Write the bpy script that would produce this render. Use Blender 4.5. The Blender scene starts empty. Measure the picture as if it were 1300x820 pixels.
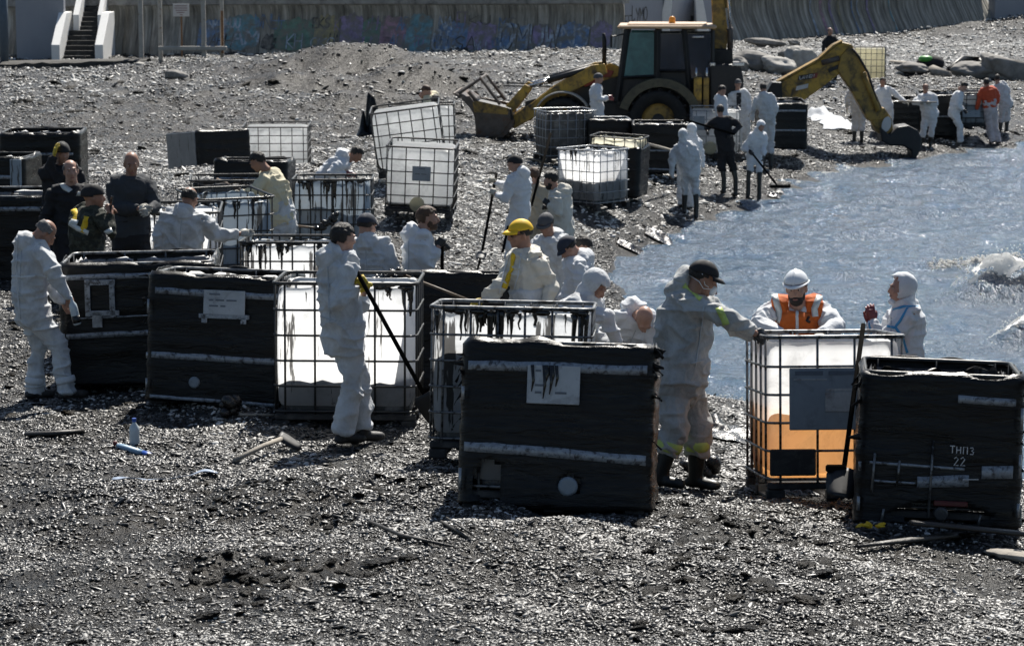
import bpy, bmesh, math, random
import numpy as np
from mathutils import Vector, Matrix
from mathutils.bvhtree import BVHTree
random.seed(7)
RNG = np.random.default_rng(11)
R = math.radians
SC = bpy.context.scene
COL = SC.collection

# ------------------------------------------------------------------ camera, sky, sun, exposure
F = 3400.0                     # focal length in units of the 1300 px wide frame
PITCH = math.atan(502.0 / F)
CAMZ = 6.0                     # above sea level
CF = Vector((0, math.cos(PITCH), -math.sin(PITCH)))
CU = Vector((0, math.sin(PITCH), math.cos(PITCH)))
CC = Vector((0, 0, CAMZ))
cam_d = bpy.data.cameras.new("camera")
cam = bpy.data.objects.new("camera", cam_d)
COL.objects.link(cam)
cam.location = CC
cam.rotation_euler = (math.pi / 2 - PITCH, 0, 0)
cam_d.sensor_width = 36.0
cam_d.lens = 36.0 * F / 1300.0
cam_d.clip_start = 0.5
cam_d.clip_end = 3000.0
cam_d.dof.use_dof = True
cam_d.dof.focus_distance = 20.5
cam_d.dof.aperture_fstop = 8.0
SC.camera = cam

SUN_EL, SUN_AZ = R(51), R(14)   # azimuth: clockwise from +Y (towards +X)
w = bpy.data.worlds.new("World")
SC.world = w
w.use_nodes = True
nt = w.node_tree
nt.nodes.clear()
wo = nt.nodes.new("ShaderNodeOutputWorld")
bg = nt.nodes.new("ShaderNodeBackground")
sky = nt.nodes.new("ShaderNodeTexSky")
sky.sky_type = 'NISHITA'
sky.sun_disc = False
sky.sun_elevation = SUN_EL
sky.sun_rotation = SUN_AZ
sky.air_density = 1.0
sky.dust_density = 0.6
bg.inputs[1].default_value = 0.05
nt.links.new(sky.outputs[0], bg.inputs[0])
nt.links.new(bg.outputs[0], wo.inputs[0])
sl = bpy.data.lights.new("sun", 'SUN')
sl.energy = 5.0
sl.angle = R(0.5)
sl.color = (1.0, 0.955, 0.88)
so = bpy.data.objects.new("sun", sl)
COL.objects.link(so)
sdir = Vector((math.sin(SUN_AZ) * math.cos(SUN_EL), math.cos(SUN_AZ) * math.cos(SUN_EL), math.sin(SUN_EL)))
so.rotation_euler = sdir.to_track_quat('Z', 'Y').to_euler()
so.location = sdir * 100
SC.view_settings.view_transform = 'Standard'
SC.view_settings.look = 'None'
SC.view_settings.exposure = 0.68
SC.view_settings.gamma = 1.0

# ------------------------------------------------------------------ pixel <-> world (1300x820 frame)
def ray(px, py):
    return CF + Vector(((px - 650) / F, 0, 0)) + CU * ((410 - py) / F)

def pt(px, py, d):
    return CC + ray(px, py) * d

# ------------------------------------------------------------------ numpy noise
_T2 = RNG.random((256, 256))
_T3 = RNG.random((48, 48, 48))

def vn(x, y, seed=0):
    x = np.asarray(x, float) + seed * 17.31; y = np.asarray(y, float) + seed * 7.77
    xi = np.floor(x).astype(int); yi = np.floor(y).astype(int)
    fx = x - xi; fy = y - yi
    fx = fx * fx * (3 - 2 * fx); fy = fy * fy * (3 - 2 * fy)
    a = _T2[xi & 255, yi & 255]; b = _T2[(xi + 1) & 255, yi & 255]
    c = _T2[xi & 255, (yi + 1) & 255]; d = _T2[(xi + 1) & 255, (yi + 1) & 255]
    return (a + (b - a) * fx) * (1 - fy) + (c + (d - c) * fx) * fy

def fbm(x, y, o=4, seed=0, g=0.5):
    s = 0.0; a = 1.0; t = 0.0
    for i in range(o):
        s = s + a * vn(x * 2 ** i, y * 2 ** i, seed + i); t += a; a *= g
    return s / t - 0.5

def vn3(P, f, seed=0):
    P = np.asarray(P) * f + seed * 5.37
    I = np.floor(P).astype(int); f_ = P - I; f_ = f_ * f_ * (3 - 2 * f_)
    out = 0
    for dx in (0, 1):
        for dy in (0, 1):
            for dz in (0, 1):
                wgt = (f_[:, 0] if dx else 1 - f_[:, 0]) * (f_[:, 1] if dy else 1 - f_[:, 1]) * (f_[:, 2] if dz else 1 - f_[:, 2])
                out = out + wgt * _T3[(I[:, 0] + dx) % 48, (I[:, 1] + dy) % 48, (I[:, 2] + dz) % 48]
    return out

# ------------------------------------------------------------------ terrain: how far the beach lies below the camera
CTRL = [  # pixel x, pixel y, metres below the camera
    (-200, 860, 3.7), (0, 820, 3.7), (650, 820, 3.6), (1300, 820, 3.8), (1600, 830, 4.2), (100, 700, 3.95), (700, 690, 3.74), (702, 650, 3.74), (1300, 720, 3.95),
    (600, 640, 3.72), (820, 652, 3.74), (1100, 672, 3.92), (1290, 674, 3.95), (960, 634, 4.1), (870, 622, 4.12), (1100, 600, 4.45),
    (45, 512, 4.25), (150, 492, 4.22), (270, 517, 4.12), (440, 547, 4.14), (500, 547, 4.14), (560, 583, 4.08), (-150, 500, 4.2), (-250, 650, 4.0),
    (165, 413, 4.15), (230, 435, 4.45), (340, 345, 4.55), (430, 440, 4.5), (540, 480, 4.62), (475, 490, 4.62), (672, 510, 4.35), (708, 455, 5.0),
    (1010, 582, 4.6), (1140, 565, 4.75), (740, 510, 4.6), (800, 525, 4.5),
    (655, 342, 5.25), (530, 300, 4.85), (530, 272, 4.7), (530, 225, 4.45), (535, 210, 4.5), (430, 290, 4.9), (265, 228, 5.1), (352, 220, 5.35), (50, 260, 4.2), (0, 365, 4.2), (60, 340, 4.2),
    (-250, 260, 4.3), (120, 180, 4.9), (745, 272, 5.42), (775, 250, 5.45), (835, 222, 5.5), (835, 186, 5.42), (640, 172, 5.25), (715, 180, 5.3), (905, 200, 5.6), (997, 188, 5.6),
    (1172, 187, 5.84), (1256, 178, 5.84), (1215, 177, 5.8), (870, 266, 5.84), (920, 231, 5.76), (962, 234, 5.84), (1083, 178, 5.75), (1274, 166, 5.7),
    (1000, 95, 4.75), (1100, 105, 5.15), (1250, 100, 5.0), (500, 67, 4.9), (300, 68, 5.05), (780, 66, 4.7), (90, 82, 5.2), (-200, 84, 5.2), (1000, 50, 5.0), (1150, 43, 5.0), (1262, 20, 4.6), (1400, 15, 4.6),
    (100, 130, 5.1), (600, 120, 5.0), (860, 70, 4.9), (1500, 100, 5.2), (1500, 130, 5.7),
    # waterline
    (1302, 176, 5.96), (1100, 208, 5.96), (1000, 237, 5.96), (895, 275, 5.96), (840, 298, 5.96), (790, 322, 5.96), (762, 348, 5.96), (775, 390, 5.94), (815, 440, 5.94), (885, 503, 5.95), (945, 513, 5.95), (1100, 556, 5.95), (1300, 622, 5.95), (1480, 690, 5.95),
    # under water
    (850, 330, 6.4), (950, 300, 6.7), (900, 420, 6.6), (1050, 440, 6.8), (1200, 400, 7.2), (1200, 240, 7.0), (1250, 540, 6.6), (1600, 500, 8), (1600, 250, 8), (1500, 165, 6.3), (1700, 700, 7.0),
]
BUMPS = [  # px, py(guess), depth m, height, radius x, radius y
    (440, 98, 1.0, 3.6, 1.7), (530, 114, 0.75, 2.0, 1.2), (330, 84, 0.30, 2.6, 2.5), (370, 116, .55, 1.9, 1.0), (470, 136, .5, 2.2, 1.0), (170, 140, .4, 4.0, 1.2), (250, 125, .3, 2.5, 1.5), (120, 150, .3, 3, 1.5), (180, 110, 0.35, 4.0, 3.0), (80, 160, 0.30, 3, 3),
    (110, 620, 0.10, .7, .9), (330, 640, 0.12, 1.1, .8), (520, 740, 0.14, 1.0, .8), (220, 760, 0.11, .8, .7), (860, 760, 0.12, 1.2, .8), (900, 690, 0.08, .6, .5),
]
_cp = []
for (px, py, h) in CTRL:
    D = ray(px, py); q = min(h, 6.0)      # points under water lie below the spot where the water is seen
    _cp.append((D.x * q / -D.z, D.y * q / -D.z, CAMZ - h))
_cp = np.array(_cp)
for (x, y, z) in ((-300, 120, 1.2), (300, 220, 1.6), (-300, 400, 3), (300, 400, 3), (0, 400, 3), (-60, 0, 2.3), (60, 0, 0.6), (0, -40, 3), (-100, -60, 3), (150, 40, -6), (300, 60, -9), (250, -60, -4)):
    _cp = np.vstack([_cp, (x, y, z)])

def _warp(x, y):   # metric in which the spacing of the points is more even
    y = np.asarray(y, float); x = np.asarray(x, float)
    r = np.sqrt(np.maximum(y, 4.0) ** 2 + 25)
    return x / r * 10, np.log(r) * 10 + np.minimum(y - 4.0, 0) * .3

_wx, _wy = _warp(_cp[:, 0], _cp[:, 1])
_K = np.sqrt((_wx[:, None] - _wx[None]) ** 2 + (_wy[:, None] - _wy[None]) ** 2 + .02)
_A = np.block([[_K - 0.002 * np.eye(len(_wx)), np.ones((len(_wx), 1))], [np.ones((1, len(_wx))), np.zeros((1, 1))]])
_W = np.linalg.solve(_A, np.append(_cp[:, 2], 0))
_bp = []
for (px, py, hh, rx, ry) in BUMPS:
    D = ray(px, py); h = 5.0 if py < 300 else 3.85
    _bp.append((D.x * h / -D.z, D.y * h / -D.z, hh, rx, ry))

def LUMP(x, y):      # small heaps and ruts churned up by feet and shovels
    n = 1 - np.abs(fbm(x * 1.5 + 3 * y * .2, y * 1.25, 3, 77, .55) * 3.2)
    near = np.clip((30 - y) / 10, .35, 1)
    return near * (.075 * np.clip(n, -1, 1) * (.4 + 1.2 * vn(x * .45, y * .4, 33)) + .05 * fbm(x * 6, y * 5, 2, 19))

TONES = [  # pixel, radii in metres, how much browner (second list: paler) the beach is there
    (430, 100, 7, 5, 1.0), (540, 115, 4, 5, .7), (300, 150, 7, 5, .8), (80, 165, 7, 4, .8), (480, 150, 4, 4, .7), (180, 100, 6, 4, .35), (620, 330, 2, 2, .3), (640, 640, 1.5, .8, .6), (200, 690, 1.6, .9, .4), (1000, 740, 1.6, .7, .5), (400, 800, 2, .5, .6), (860, 700, 1, .6, .5), (100, 560, 2, 1, .3)]
PALES = [(700, 95, 6, 7, .8), (560, 72, 8, 3, .7), (340, 72, 5, 1.6, .8), (1050, 75, 9, 8, .9), (1200, 60, 10, 8, .9), (120, 108, 7, 3, .5), (600, 250, 5, 6, .5), (240, 205, 2.5, 5, .8), (700, 160, 6, 4, .3), (1150, 760, 1.4, .8, .6), (90, 480, 2, 1.6, .5), (230, 560, 2.2, .8, .3), (470, 640, 1.3, .6, .4), (1000, 140, 5, 5, .4)]

def tone_at(x, y):
    b = np.zeros(np.shape(x)); p = np.zeros(np.shape(x))
    for L, acc in ((TONES, b), (PALES, p)):
        for (px, py, rx, ry, k) in L:
            h = 5.0 if py < 300 else 3.95
            D = ray(px, py); cx, cy = D.x * h / -D.z, D.y * h / -D.z
            acc += k * np.exp(-((x - cx) / rx) ** 2 - ((y - cy) / ry) ** 2)
    wet = np.clip(1 - ground(x, y, False) / .45, 0, 1)
    p = p - wet * .8
    n = fbm(np.asarray(x) * .55, np.asarray(y) * .4, 4, 55) * 2.2
    return np.clip(b + n * .55, 0, 1), np.clip(p - b * .5 - n * .35, 0, 1)

def ground(x, y, fine=True):
    x = np.atleast_1d(np.asarray(x, float)); y = np.atleast_1d(np.asarray(y, float))
    wx, wy = _warp(x, y)
    z = np.full(x.shape, _W[-1])
    for i in range(len(_wx)):
        z = z + _W[i] * np.sqrt((wx - _wx[i]) ** 2 + (wy - _wy[i]) ** 2 + .02)
    for (bx, by, hh, rx, ry) in _bp:
        z = z + hh * np.exp(-((x - bx) / rx) ** 2 - ((y - by) / ry) ** 2)
    if fine:
        a = np.clip((z + .0) / .5, .12, 1)
        z = z + a * (0.17 * fbm(x * .8, y * .55, 3, 3) + 0.13 * fbm(x * 2.1, y * 1.7, 3, 9) + LUMP(x, y)) * np.clip(.8 + (y - 20) * .012, .8, 1.6)
    return z

def gz(x, y):
    return float(ground(x, y)[0])

def on_ground(px, py):
    D = ray(px, py)
    t = np.arange(9, 160, .08)
    zz = CAMZ + D.z * t
    g = ground(D.x * t, D.y * t)
    k = np.argmax(zz < g)
    return CC + D * float(t[k])

# ------------------------------------------------------------------ object helpers
def link(o, parent=None):
    COL.objects.link(o)
    if parent is not None:
        o.parent = parent
    return o

def tag(o, label=None, cat=None, group=None, kind=None):
    for k, v in (('label', label), ('category', cat), ('group', group), ('kind', kind)):
        if v:
            o[k] = v
    return o

def empty(name, loc=(0, 0, 0), label=None, cat=None, group=None, rot=(0, 0, 0)):
    o = bpy.data.objects.new(name, None)
    o.empty_display_size = .2
    o.location = loc
    o.rotation_euler = rot
    link(o)
    return tag(o, label, cat, group)

class MB:
    """collects faces and links them as one mesh object"""
    def __init__(s):
        s.v = []; s.f = []; s.m = []
    def add(s, vs, fs, m=0):
        n = len(s.v)
        s.v.extend([tuple(v) for v in vs]); s.f.extend([tuple(i + n for i in f) for f in fs]); s.m.extend([m] * len(fs))
        return s
    def box(s, c, size, m=0, rot=None, taper=1.0):
        x, y, z = size[0] / 2, size[1] / 2, size[2] / 2
        vs = [Vector((sx * x * (taper if sz > 0 else 1), sy * y * (taper if sz > 0 else 1), sz * z)) for sz in (-1, 1) for sy in (-1, 1) for sx in (-1, 1)]
        if rot is not None:
            vs = [rot @ v for v in vs]
        vs = [v + Vector(c) for v in vs]
        return s.add(vs, [(0, 2, 3, 1), (4, 5, 7, 6), (0, 1, 5, 4), (1, 3, 7, 5), (3, 2, 6, 7), (2, 0, 4, 6)], m)
    def bbox(s, c, size, b=.02, m=0, rot=None):
        """box with chamfered edges"""
        x, y, z = size[0] / 2, size[1] / 2, size[2] / 2
        b = min(b, x * .9, y * .9, z * .9)
        prof = [(-z, b), (-z + b, 0), (z - b, 0), (z, b)]
        rings = []
        for (zz, i) in prof:
            ax, ay = x - i, y - i
            rings.append([(-ax + b, -ay, zz), (ax - b, -ay, zz), (ax, -ay + b, zz), (ax, ay - b, zz), (ax - b, ay, zz), (-ax + b, ay, zz), (-ax, ay - b, zz), (-ax, -ay + b, zz)])
        vs = [Vector(p) for r_ in rings for p in r_]
        if rot is not None:
            vs = [rot @ v for v in vs]
        vs = [v + Vector(c) for v in vs]
        fs = [tuple(range(7, -1, -1)), tuple(range(24, 32))]
        for k in range(3):
            for j in range(8):
                fs.append((k * 8 + j, k * 8 + (j + 1) % 8, k * 8 + 8 + (j + 1) % 8, k * 8 + 8 + j))
        return s.add(vs, fs, m)
    def tube(s, pts, rad, n=8, m=0, caps=True, closed=False, flat=1.0, up=None):
        pts = [Vector(p) for p in pts]
        k = len(pts)
        rad = [rad] * k if isinstance(rad, (int, float)) else rad
        T = []
        for i in range(k):
            a = pts[(i - 1) % k] if (closed or i > 0) else pts[i]
            b = pts[(i + 1) % k] if (closed or i < k - 1) else pts[i]
            d = b - a
            T.append(d.normalized() if d.length > 1e-9 else Vector((0, 0, 1)))
        ref = Vector(up) if up is not None else (Vector((0, 0, 1)) if abs(T[0].z) < .9 else Vector((1, 0, 0)))
        X = (ref - T[0] * ref.dot(T[0])).normalized()
        vs = []
        for i in range(k):
            X = (X - T[i] * X.dot(T[i])).normalized()
            Y = T[i].cross(X)
            for j in range(n):
                a = 2 * math.pi * j / n
                vs.append(pts[i] + (X * math.cos(a) * flat + Y * math.sin(a)) * rad[i])
        fs = []
        for i in range(k if closed else k - 1):
            for j in range(n):
                i2 = (i + 1) % k
                fs.append((i * n + j, i * n + (j + 1) % n, i2 * n + (j + 1) % n, i2 * n + j))
        if caps and not closed:
            fs.append(tuple(range(n - 1, -1, -1))); fs.append(tuple((k - 1) * n + j for j in range(n)))
        return s.add(vs, fs, m)
    def ell(s, c, r, m=0, rot=None, nu=14, nv=9):
        vs = [Vector((0, 0, -r[2]))]
        for i in range(1, nv):
            a = -math.pi / 2 + math.pi * i / nv
            for j in range(nu):
                b = 2 * math.pi * j / nu
                vs.append(Vector((r[0] * math.cos(a) * math.cos(b), r[1] * math.cos(a) * math.sin(b), r[2] * math.sin(a))))
        vs.append(Vector((0, 0, r[2])))
        if rot is not None:
            vs = [rot @ v for v in vs]
        vs = [v + Vector(c) for v in vs]
        fs = [(0, 1 + (j + 1) % nu, 1 + j) for j in range(nu)]
        for i in range(nv - 2):
            for j in range(nu):
                a = 1 + i * nu + j; b = 1 + i * nu + (j + 1) % nu
                fs.append((a, b, b + nu, a + nu))
        t = 1 + (nv - 2) * nu
        fs += [(t + j, t + (j + 1) % nu, len(vs) - 1) for j in range(nu)]
        return s.add(vs, fs, m)
    def prism(s, poly, y0, y1, m=0, frame=None):
        """polygon in (x, z) extruded from y0 to y1; frame maps (x, y, z) to a point"""
        fr = frame or (lambda x, y, z: Vector((x, y, z)))
        n = len(poly)
        area = sum(poly[i][0] * poly[(i + 1) % n][1] - poly[(i + 1) % n][0] * poly[i][1] for i in range(n))
        if area < 0:
            poly = poly[::-1]
        vs = [fr(x, y0, z) for x, z in poly] + [fr(x, y1, z) for x, z in poly]
        fs = [tuple(range(n)), tuple(range(2 * n - 1, n - 1, -1))]
        for i in range(n):
            j = (i + 1) % n
            fs.append((j, i, n + i, n + j))
        return s.add(vs, fs, m)
    def grid(s, P, cu=False, cv=False, m=0, skip=None):
        """P[i][j] points"""
        a = len(P); b = len(P[0])
        fs = []
        for i in range(a if cu else a - 1):
            for j in range(b if cv else b - 1):
                if skip and skip(i, j):
                    continue
                fs.append((i * b + j, i * b + (j + 1) % b, ((i + 1) % a) * b + (j + 1) % b, ((i + 1) % a) * b + j))
        return s.add([p for r_ in P for p in r_], fs, m)
    def mesh(s, name, mats, smooth=False):
        me = bpy.data.meshes.new(name)
        me.from_pydata(s.v, [], s.f)
        for m in (mats if isinstance(mats, (list, tuple)) else [mats]):
            me.materials.append(m)
        if any(s.m):
            me.polygons.foreach_set('material_index', s.m)
        if smooth:
            me.polygons.foreach_set('use_smooth', [True] * len(s.f))
        me.update()
        return me
    def build(s, name, mats, parent=None, smooth=False, loc=None, solid=0, bevel=0):
        o = bpy.data.objects.new(name, s.mesh(name, mats, smooth))
        if loc is not None:
            o.location = loc
        link(o, parent)
        if solid:
            md = o.modifiers.new('solidify', 'SOLIDIFY'); md.thickness = solid; md.offset = 0
        if bevel:
            md = o.modifiers.new('bevel', 'BEVEL'); md.width = bevel; md.segments = 2; md.limit_method = 'ANGLE'
        return o

def np_mesh(name, V, Fq, mats, smooth=True):
    me = bpy.data.meshes.new(name)
    Fq = np.asarray(Fq, dtype=np.int32)
    me.vertices.add(len(V)); me.vertices.foreach_set('co', np.asarray(V, dtype=np.float32).ravel())
    me.loops.add(Fq.size); me.loops.foreach_set('vertex_index', Fq.ravel())
    me.polygons.add(len(Fq)); me.polygons.foreach_set('loop_start', np.arange(0, Fq.size, Fq.shape[1], dtype=np.int32))
    me.polygons.foreach_set('use_smooth', np.full(len(Fq), smooth))
    for m in (mats if isinstance(mats, (list, tuple)) else [mats]):
        me.materials.append(m)
    me.update(calc_edges=True); me.validate()
    return me

# ------------------------------------------------------------------ materials
def ramp(nt, fac, stops, mode='LINEAR'):
    n = nt.nodes.new('ShaderNodeValToRGB')
    n.color_ramp.interpolation = mode
    el = n.color_ramp.elements
    while len(el) < len(stops):
        el.new(.5)
    for e, (p, c) in zip(el, stops):
        e.position = p
        e.color = (c, c, c, 1) if isinstance(c, (int, float)) else (*c, 1)
    nt.links.new(fac, n.inputs[0])
    return n.outputs[0]

def noise_node(nt, scale, detail=4, rough=.6, vec=None, dist=0):
    n = nt.nodes.new('ShaderNodeTexNoise')
    n.inputs['Scale'].default_value = scale; n.inputs['Detail'].default_value = detail; n.inputs['Roughness'].default_value = rough
    n.inputs['Distortion'].default_value = dist
    if vec is not None:
        nt.links.new(vec, n.inputs['Vector'])
    return n.outputs[0]

def mapping(nt, scale=(1, 1, 1), kind='Object', loc=(0, 0, 0)):
    tc = nt.nodes.new('ShaderNodeTexCoord'); mp = nt.nodes.new('ShaderNodeMapping')
    mp.inputs['Scale'].default_value = scale; mp.inputs['Location'].default_value = loc
    nt.links.new(tc.outputs[kind], mp.inputs[0])
    return mp.outputs[0]

def mixc(nt, fac, a, b, mode='MIX'):
    n = nt.nodes.new('ShaderNodeMix'); n.data_type = 'RGBA'; n.blend_type = mode
    for sock, v in ((n.inputs[0], fac), (n.inputs[6], a), (n.inputs[7], b)):
        if hasattr(v, 'is_output'):
            nt.links.new(v, sock)
        elif isinstance(v, (int, float)):
            sock.default_value = v if sock == n.inputs[0] else (v, v, v, 1)
        else:
            sock.default_value = (*v, 1)
    return n.outputs[2]

def mat(name, col, rough=.6, var=.25, scale=8, metal=0, bump=0, bscale=40, spec=.5, dirt=None, dscale=3, dlo=.5, dhi=.7, rvar=.15, coat=0):
    """principled surface with noisy colour, roughness, optional bump and patches of dirt"""
    m = bpy.data.materials.new(name); m.use_nodes = True
    nt = m.node_tree; b = nt.nodes['Principled BSDF']
    v = mapping(nt)
    n = noise_node(nt, scale, 5, .65, v)
    lo = tuple(max(0, c * (1 - var)) for c in col); hi = tuple(min(1, c * (1 + var)) for c in col)
    c = ramp(nt, n, [(.3, lo), (.7, hi)])
    if dirt is not None:
        dn = noise_node(nt, dscale, 6, .7, v, .4)
        c = mixc(nt, ramp(nt, dn, [(dlo, 0.), (dhi, 1.)]), c, dirt)
    nt.links.new(c, b.inputs['Base Color'])
    nt.links.new(ramp(nt, n, [(.3, max(0, rough - rvar)), (.7, min(1, rough + rvar))]), b.inputs['Roughness'])
    b.inputs['Metallic'].default_value = metal
    b.inputs['Specular IOR Level'].default_value = spec
    b.inputs['Coat Weight'].default_value = coat
    if bump:
        bn = nt.nodes.new('ShaderNodeBump'); bn.inputs['Strength'].default_value = bump; bn.inputs['Distance'].default_value = .02
        nt.links.new(noise_node(nt, bscale, 6, .65, v), bn.inputs['Height']); nt.links.new(bn.outputs[0], b.inputs['Normal'])
    return m

def cloth(name, col, trans=.25, dirt=(.20, .185, .165), amount=.5, rough=.75, crinkle=.4, cs=16):
    """thin non-woven cloth that lets some light through"""
    m = bpy.data.materials.new(name); m.use_nodes = True
    nt = m.node_tree; b = nt.nodes['Principled BSDF']; out = nt.nodes['Material Output']
    v = mapping(nt)
    dn = noise_node(nt, 4.5, 6, .7, v, .5)
    base = ramp(nt, noise_node(nt, 14, 4, .6, v), [(.3, tuple(c * .9 for c in col)), (.7, col)])
    c = mixc(nt, ramp(nt, dn, [(1 - amount - .12, 0.), (1 - amount + .25, .75)]), base, dirt)
    nt.links.new(c, b.inputs['Base Color'])
    b.inputs['Roughness'].default_value = rough; b.inputs['Specular IOR Level'].default_value = .3
    b.inputs['Sheen Weight'].default_value = .15
    bn = nt.nodes.new('ShaderNodeBump'); bn.inputs['Strength'].default_value = crinkle; bn.inputs['Distance'].default_value = .025
    nt.links.new(noise_node(nt, cs, 3, .55, v, 1.2), bn.inputs['Height']); nt.links.new(bn.outputs[0], b.inputs['Normal'])
    tr = nt.nodes.new('ShaderNodeBsdfTranslucent'); nt.links.new(c, tr.inputs[0])
    mx = nt.nodes.new('ShaderNodeMixShader'); mx.inputs[0].default_value = trans
    nt.links.new(b.outputs[0], mx.inputs[1]); nt.links.new(tr.outputs[0], mx.inputs[2]); nt.links.new(mx.outputs[0], out.inputs[0])
    return m

MT = {}
MT['suit'] = cloth('white_suit', (.74, .765, .785), .15, amount=.42)
MT['suit_clean'] = cloth('clean_white_suit', (.81, .835, .86), .15, amount=.22)
MT['suit_dirty'] = cloth('soiled_suit', (.54, .55, .545), .10, dirt=(.10, .095, .085), amount=.45)
MT['suit_cream'] = cloth('cream_suit', (.77, .74, .65), .14, amount=.36)
MT['suit_yellow'] = cloth('yellowed_suit', (.80, .73, .52), .16, amount=.3)
MT['suit_pink'] = cloth('pale_trousers', (.70, .62, .62), .12, amount=.4)
MT['tan'] = cloth('tan_jacket', (.42, .37, .29), .05, amount=.3)
MT['black_cloth'] = mat('black_cloth', (.013, .013, .016), .85, .4, 12, bump=.3, bscale=50)
MT['camo'] = mat('olive_camouflage', (.055, .06, .04), .85, .55, 14, bump=.3, dirt=(.022, .024, .018), dscale=14, dlo=.45, dhi=.5)
MT['grey_shirt'] = mat('charcoal_shirt', (.035, .04, .047), .85, .25, 10, bump=.25)
MT['orange_cloth'] = cloth('orange_cloth', (.75, .17, .03), .18, dirt=(.4, .09, .03), amount=.35)
MT['red_cloth'] = cloth('red_orange_top', (.62, .10, .04), .12, amount=.2, dirt=(.3, .05, .03))
MT['yellow_cloth'] = mat('yellow_cloth', (.72, .48, .02), .7, .12, 20, bump=.15)
MT['reflect'] = mat('reflective_tape', (.62, .64, .62), .4, .1, 20, metal=.2)
MT['lime'] = mat('lime_reflective_tape', (.55, .68, .18), .5, .12, 20)
MT['blue_tape'] = mat('blue_seam_tape', (.06, .32, .58), .5, .1, 20)
MT['skin'] = mat('skin', (.42, .245, .18), .5, .12, 18, spec=.4, rvar=.05)
MT['skin_tan'] = mat('weathered_skin', (.33, .18, .125), .5, .12, 18, spec=.4, rvar=.05)
MT['eye_white'] = mat('eye_white', (.55, .53, .5), .3, .02)
MT['dark'] = mat('dark_pupil', (.01, .008, .006), .3, .05)
MT['lips'] = mat('lips', (.28, .11, .09), .5, .05)
MT['hair_dark'] = mat('dark_hair', (.018, .014, .011), .6, .4, 60, bump=.5, bscale=120)
MT['hair_brown'] = mat('brown_hair', (.08, .042, .022), .6, .4, 60, bump=.5, bscale=120)
MT['hair_grey'] = mat('grey_hair', (.14, .13, .125), .7, .3, 60, bump=.4, bscale=120)
MT['cap_black'] = mat('black_cap', (.014, .014, .016), .8, .2, 20)
MT['cap_grey'] = mat('grey_cap', (.075, .078, .085), .8, .2, 20)
MT['cap_navy'] = mat('navy_cap', (.025, .032, .05), .8, .2, 20)
MT['cap_yellow'] = mat('yellow_cap', (.80, .50, .015), .65, .08, 20)
MT['helmet'] = mat('white_helmet', (.78, .80, .82), .3, .05, 6, coat=.3)
MT['glove_black'] = mat('black_glove', (.012, .012, .013), .5, .3, 20, spec=.6)
MT['glove_yellow'] = mat('yellow_glove', (.55, .40, .03), .6, .25, 20, dirt=(.12, .09, .03), dscale=12)
MT['glove_pale'] = mat('pale_glove', (.48, .46, .40), .6, .15, 20, dirt=(.15, .14, .12), dscale=14)
MT['glove_red'] = mat('red_glove', (.16, .014, .018), .35, .25, 20, spec=.7)
MT['rubber'] = mat('black_rubber', (.017, .019, .017), .45, .3, 14, dirt=(.09, .085, .075), dscale=6, dlo=.55, dhi=.75)
MT['shoe'] = mat('dark_shoe', (.02, .019, .018), .6, .3, 14, dirt=(.1, .09, .08), dscale=8)
# ------------------------------------------------------------------ beach
def fan_grid(us, ds, zf, k=0.26, c=1.2):
    U, D = np.meshgrid(us, ds)
    X = U * (k * np.maximum(D, 0) + c); Y = D
    Z = zf(X.ravel(), Y.ravel())
    V = np.stack([X.ravel(), Y.ravel(), Z], 1)
    nr, nc = len(ds), len(us)
    i = np.arange((nr - 1) * (nc - 1)); r = i // (nc - 1); q = i % (nc - 1)
    a = r * nc + q
    return V, np.stack([a, a + 1, a + 1 + nc, a + nc], 1)

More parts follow.
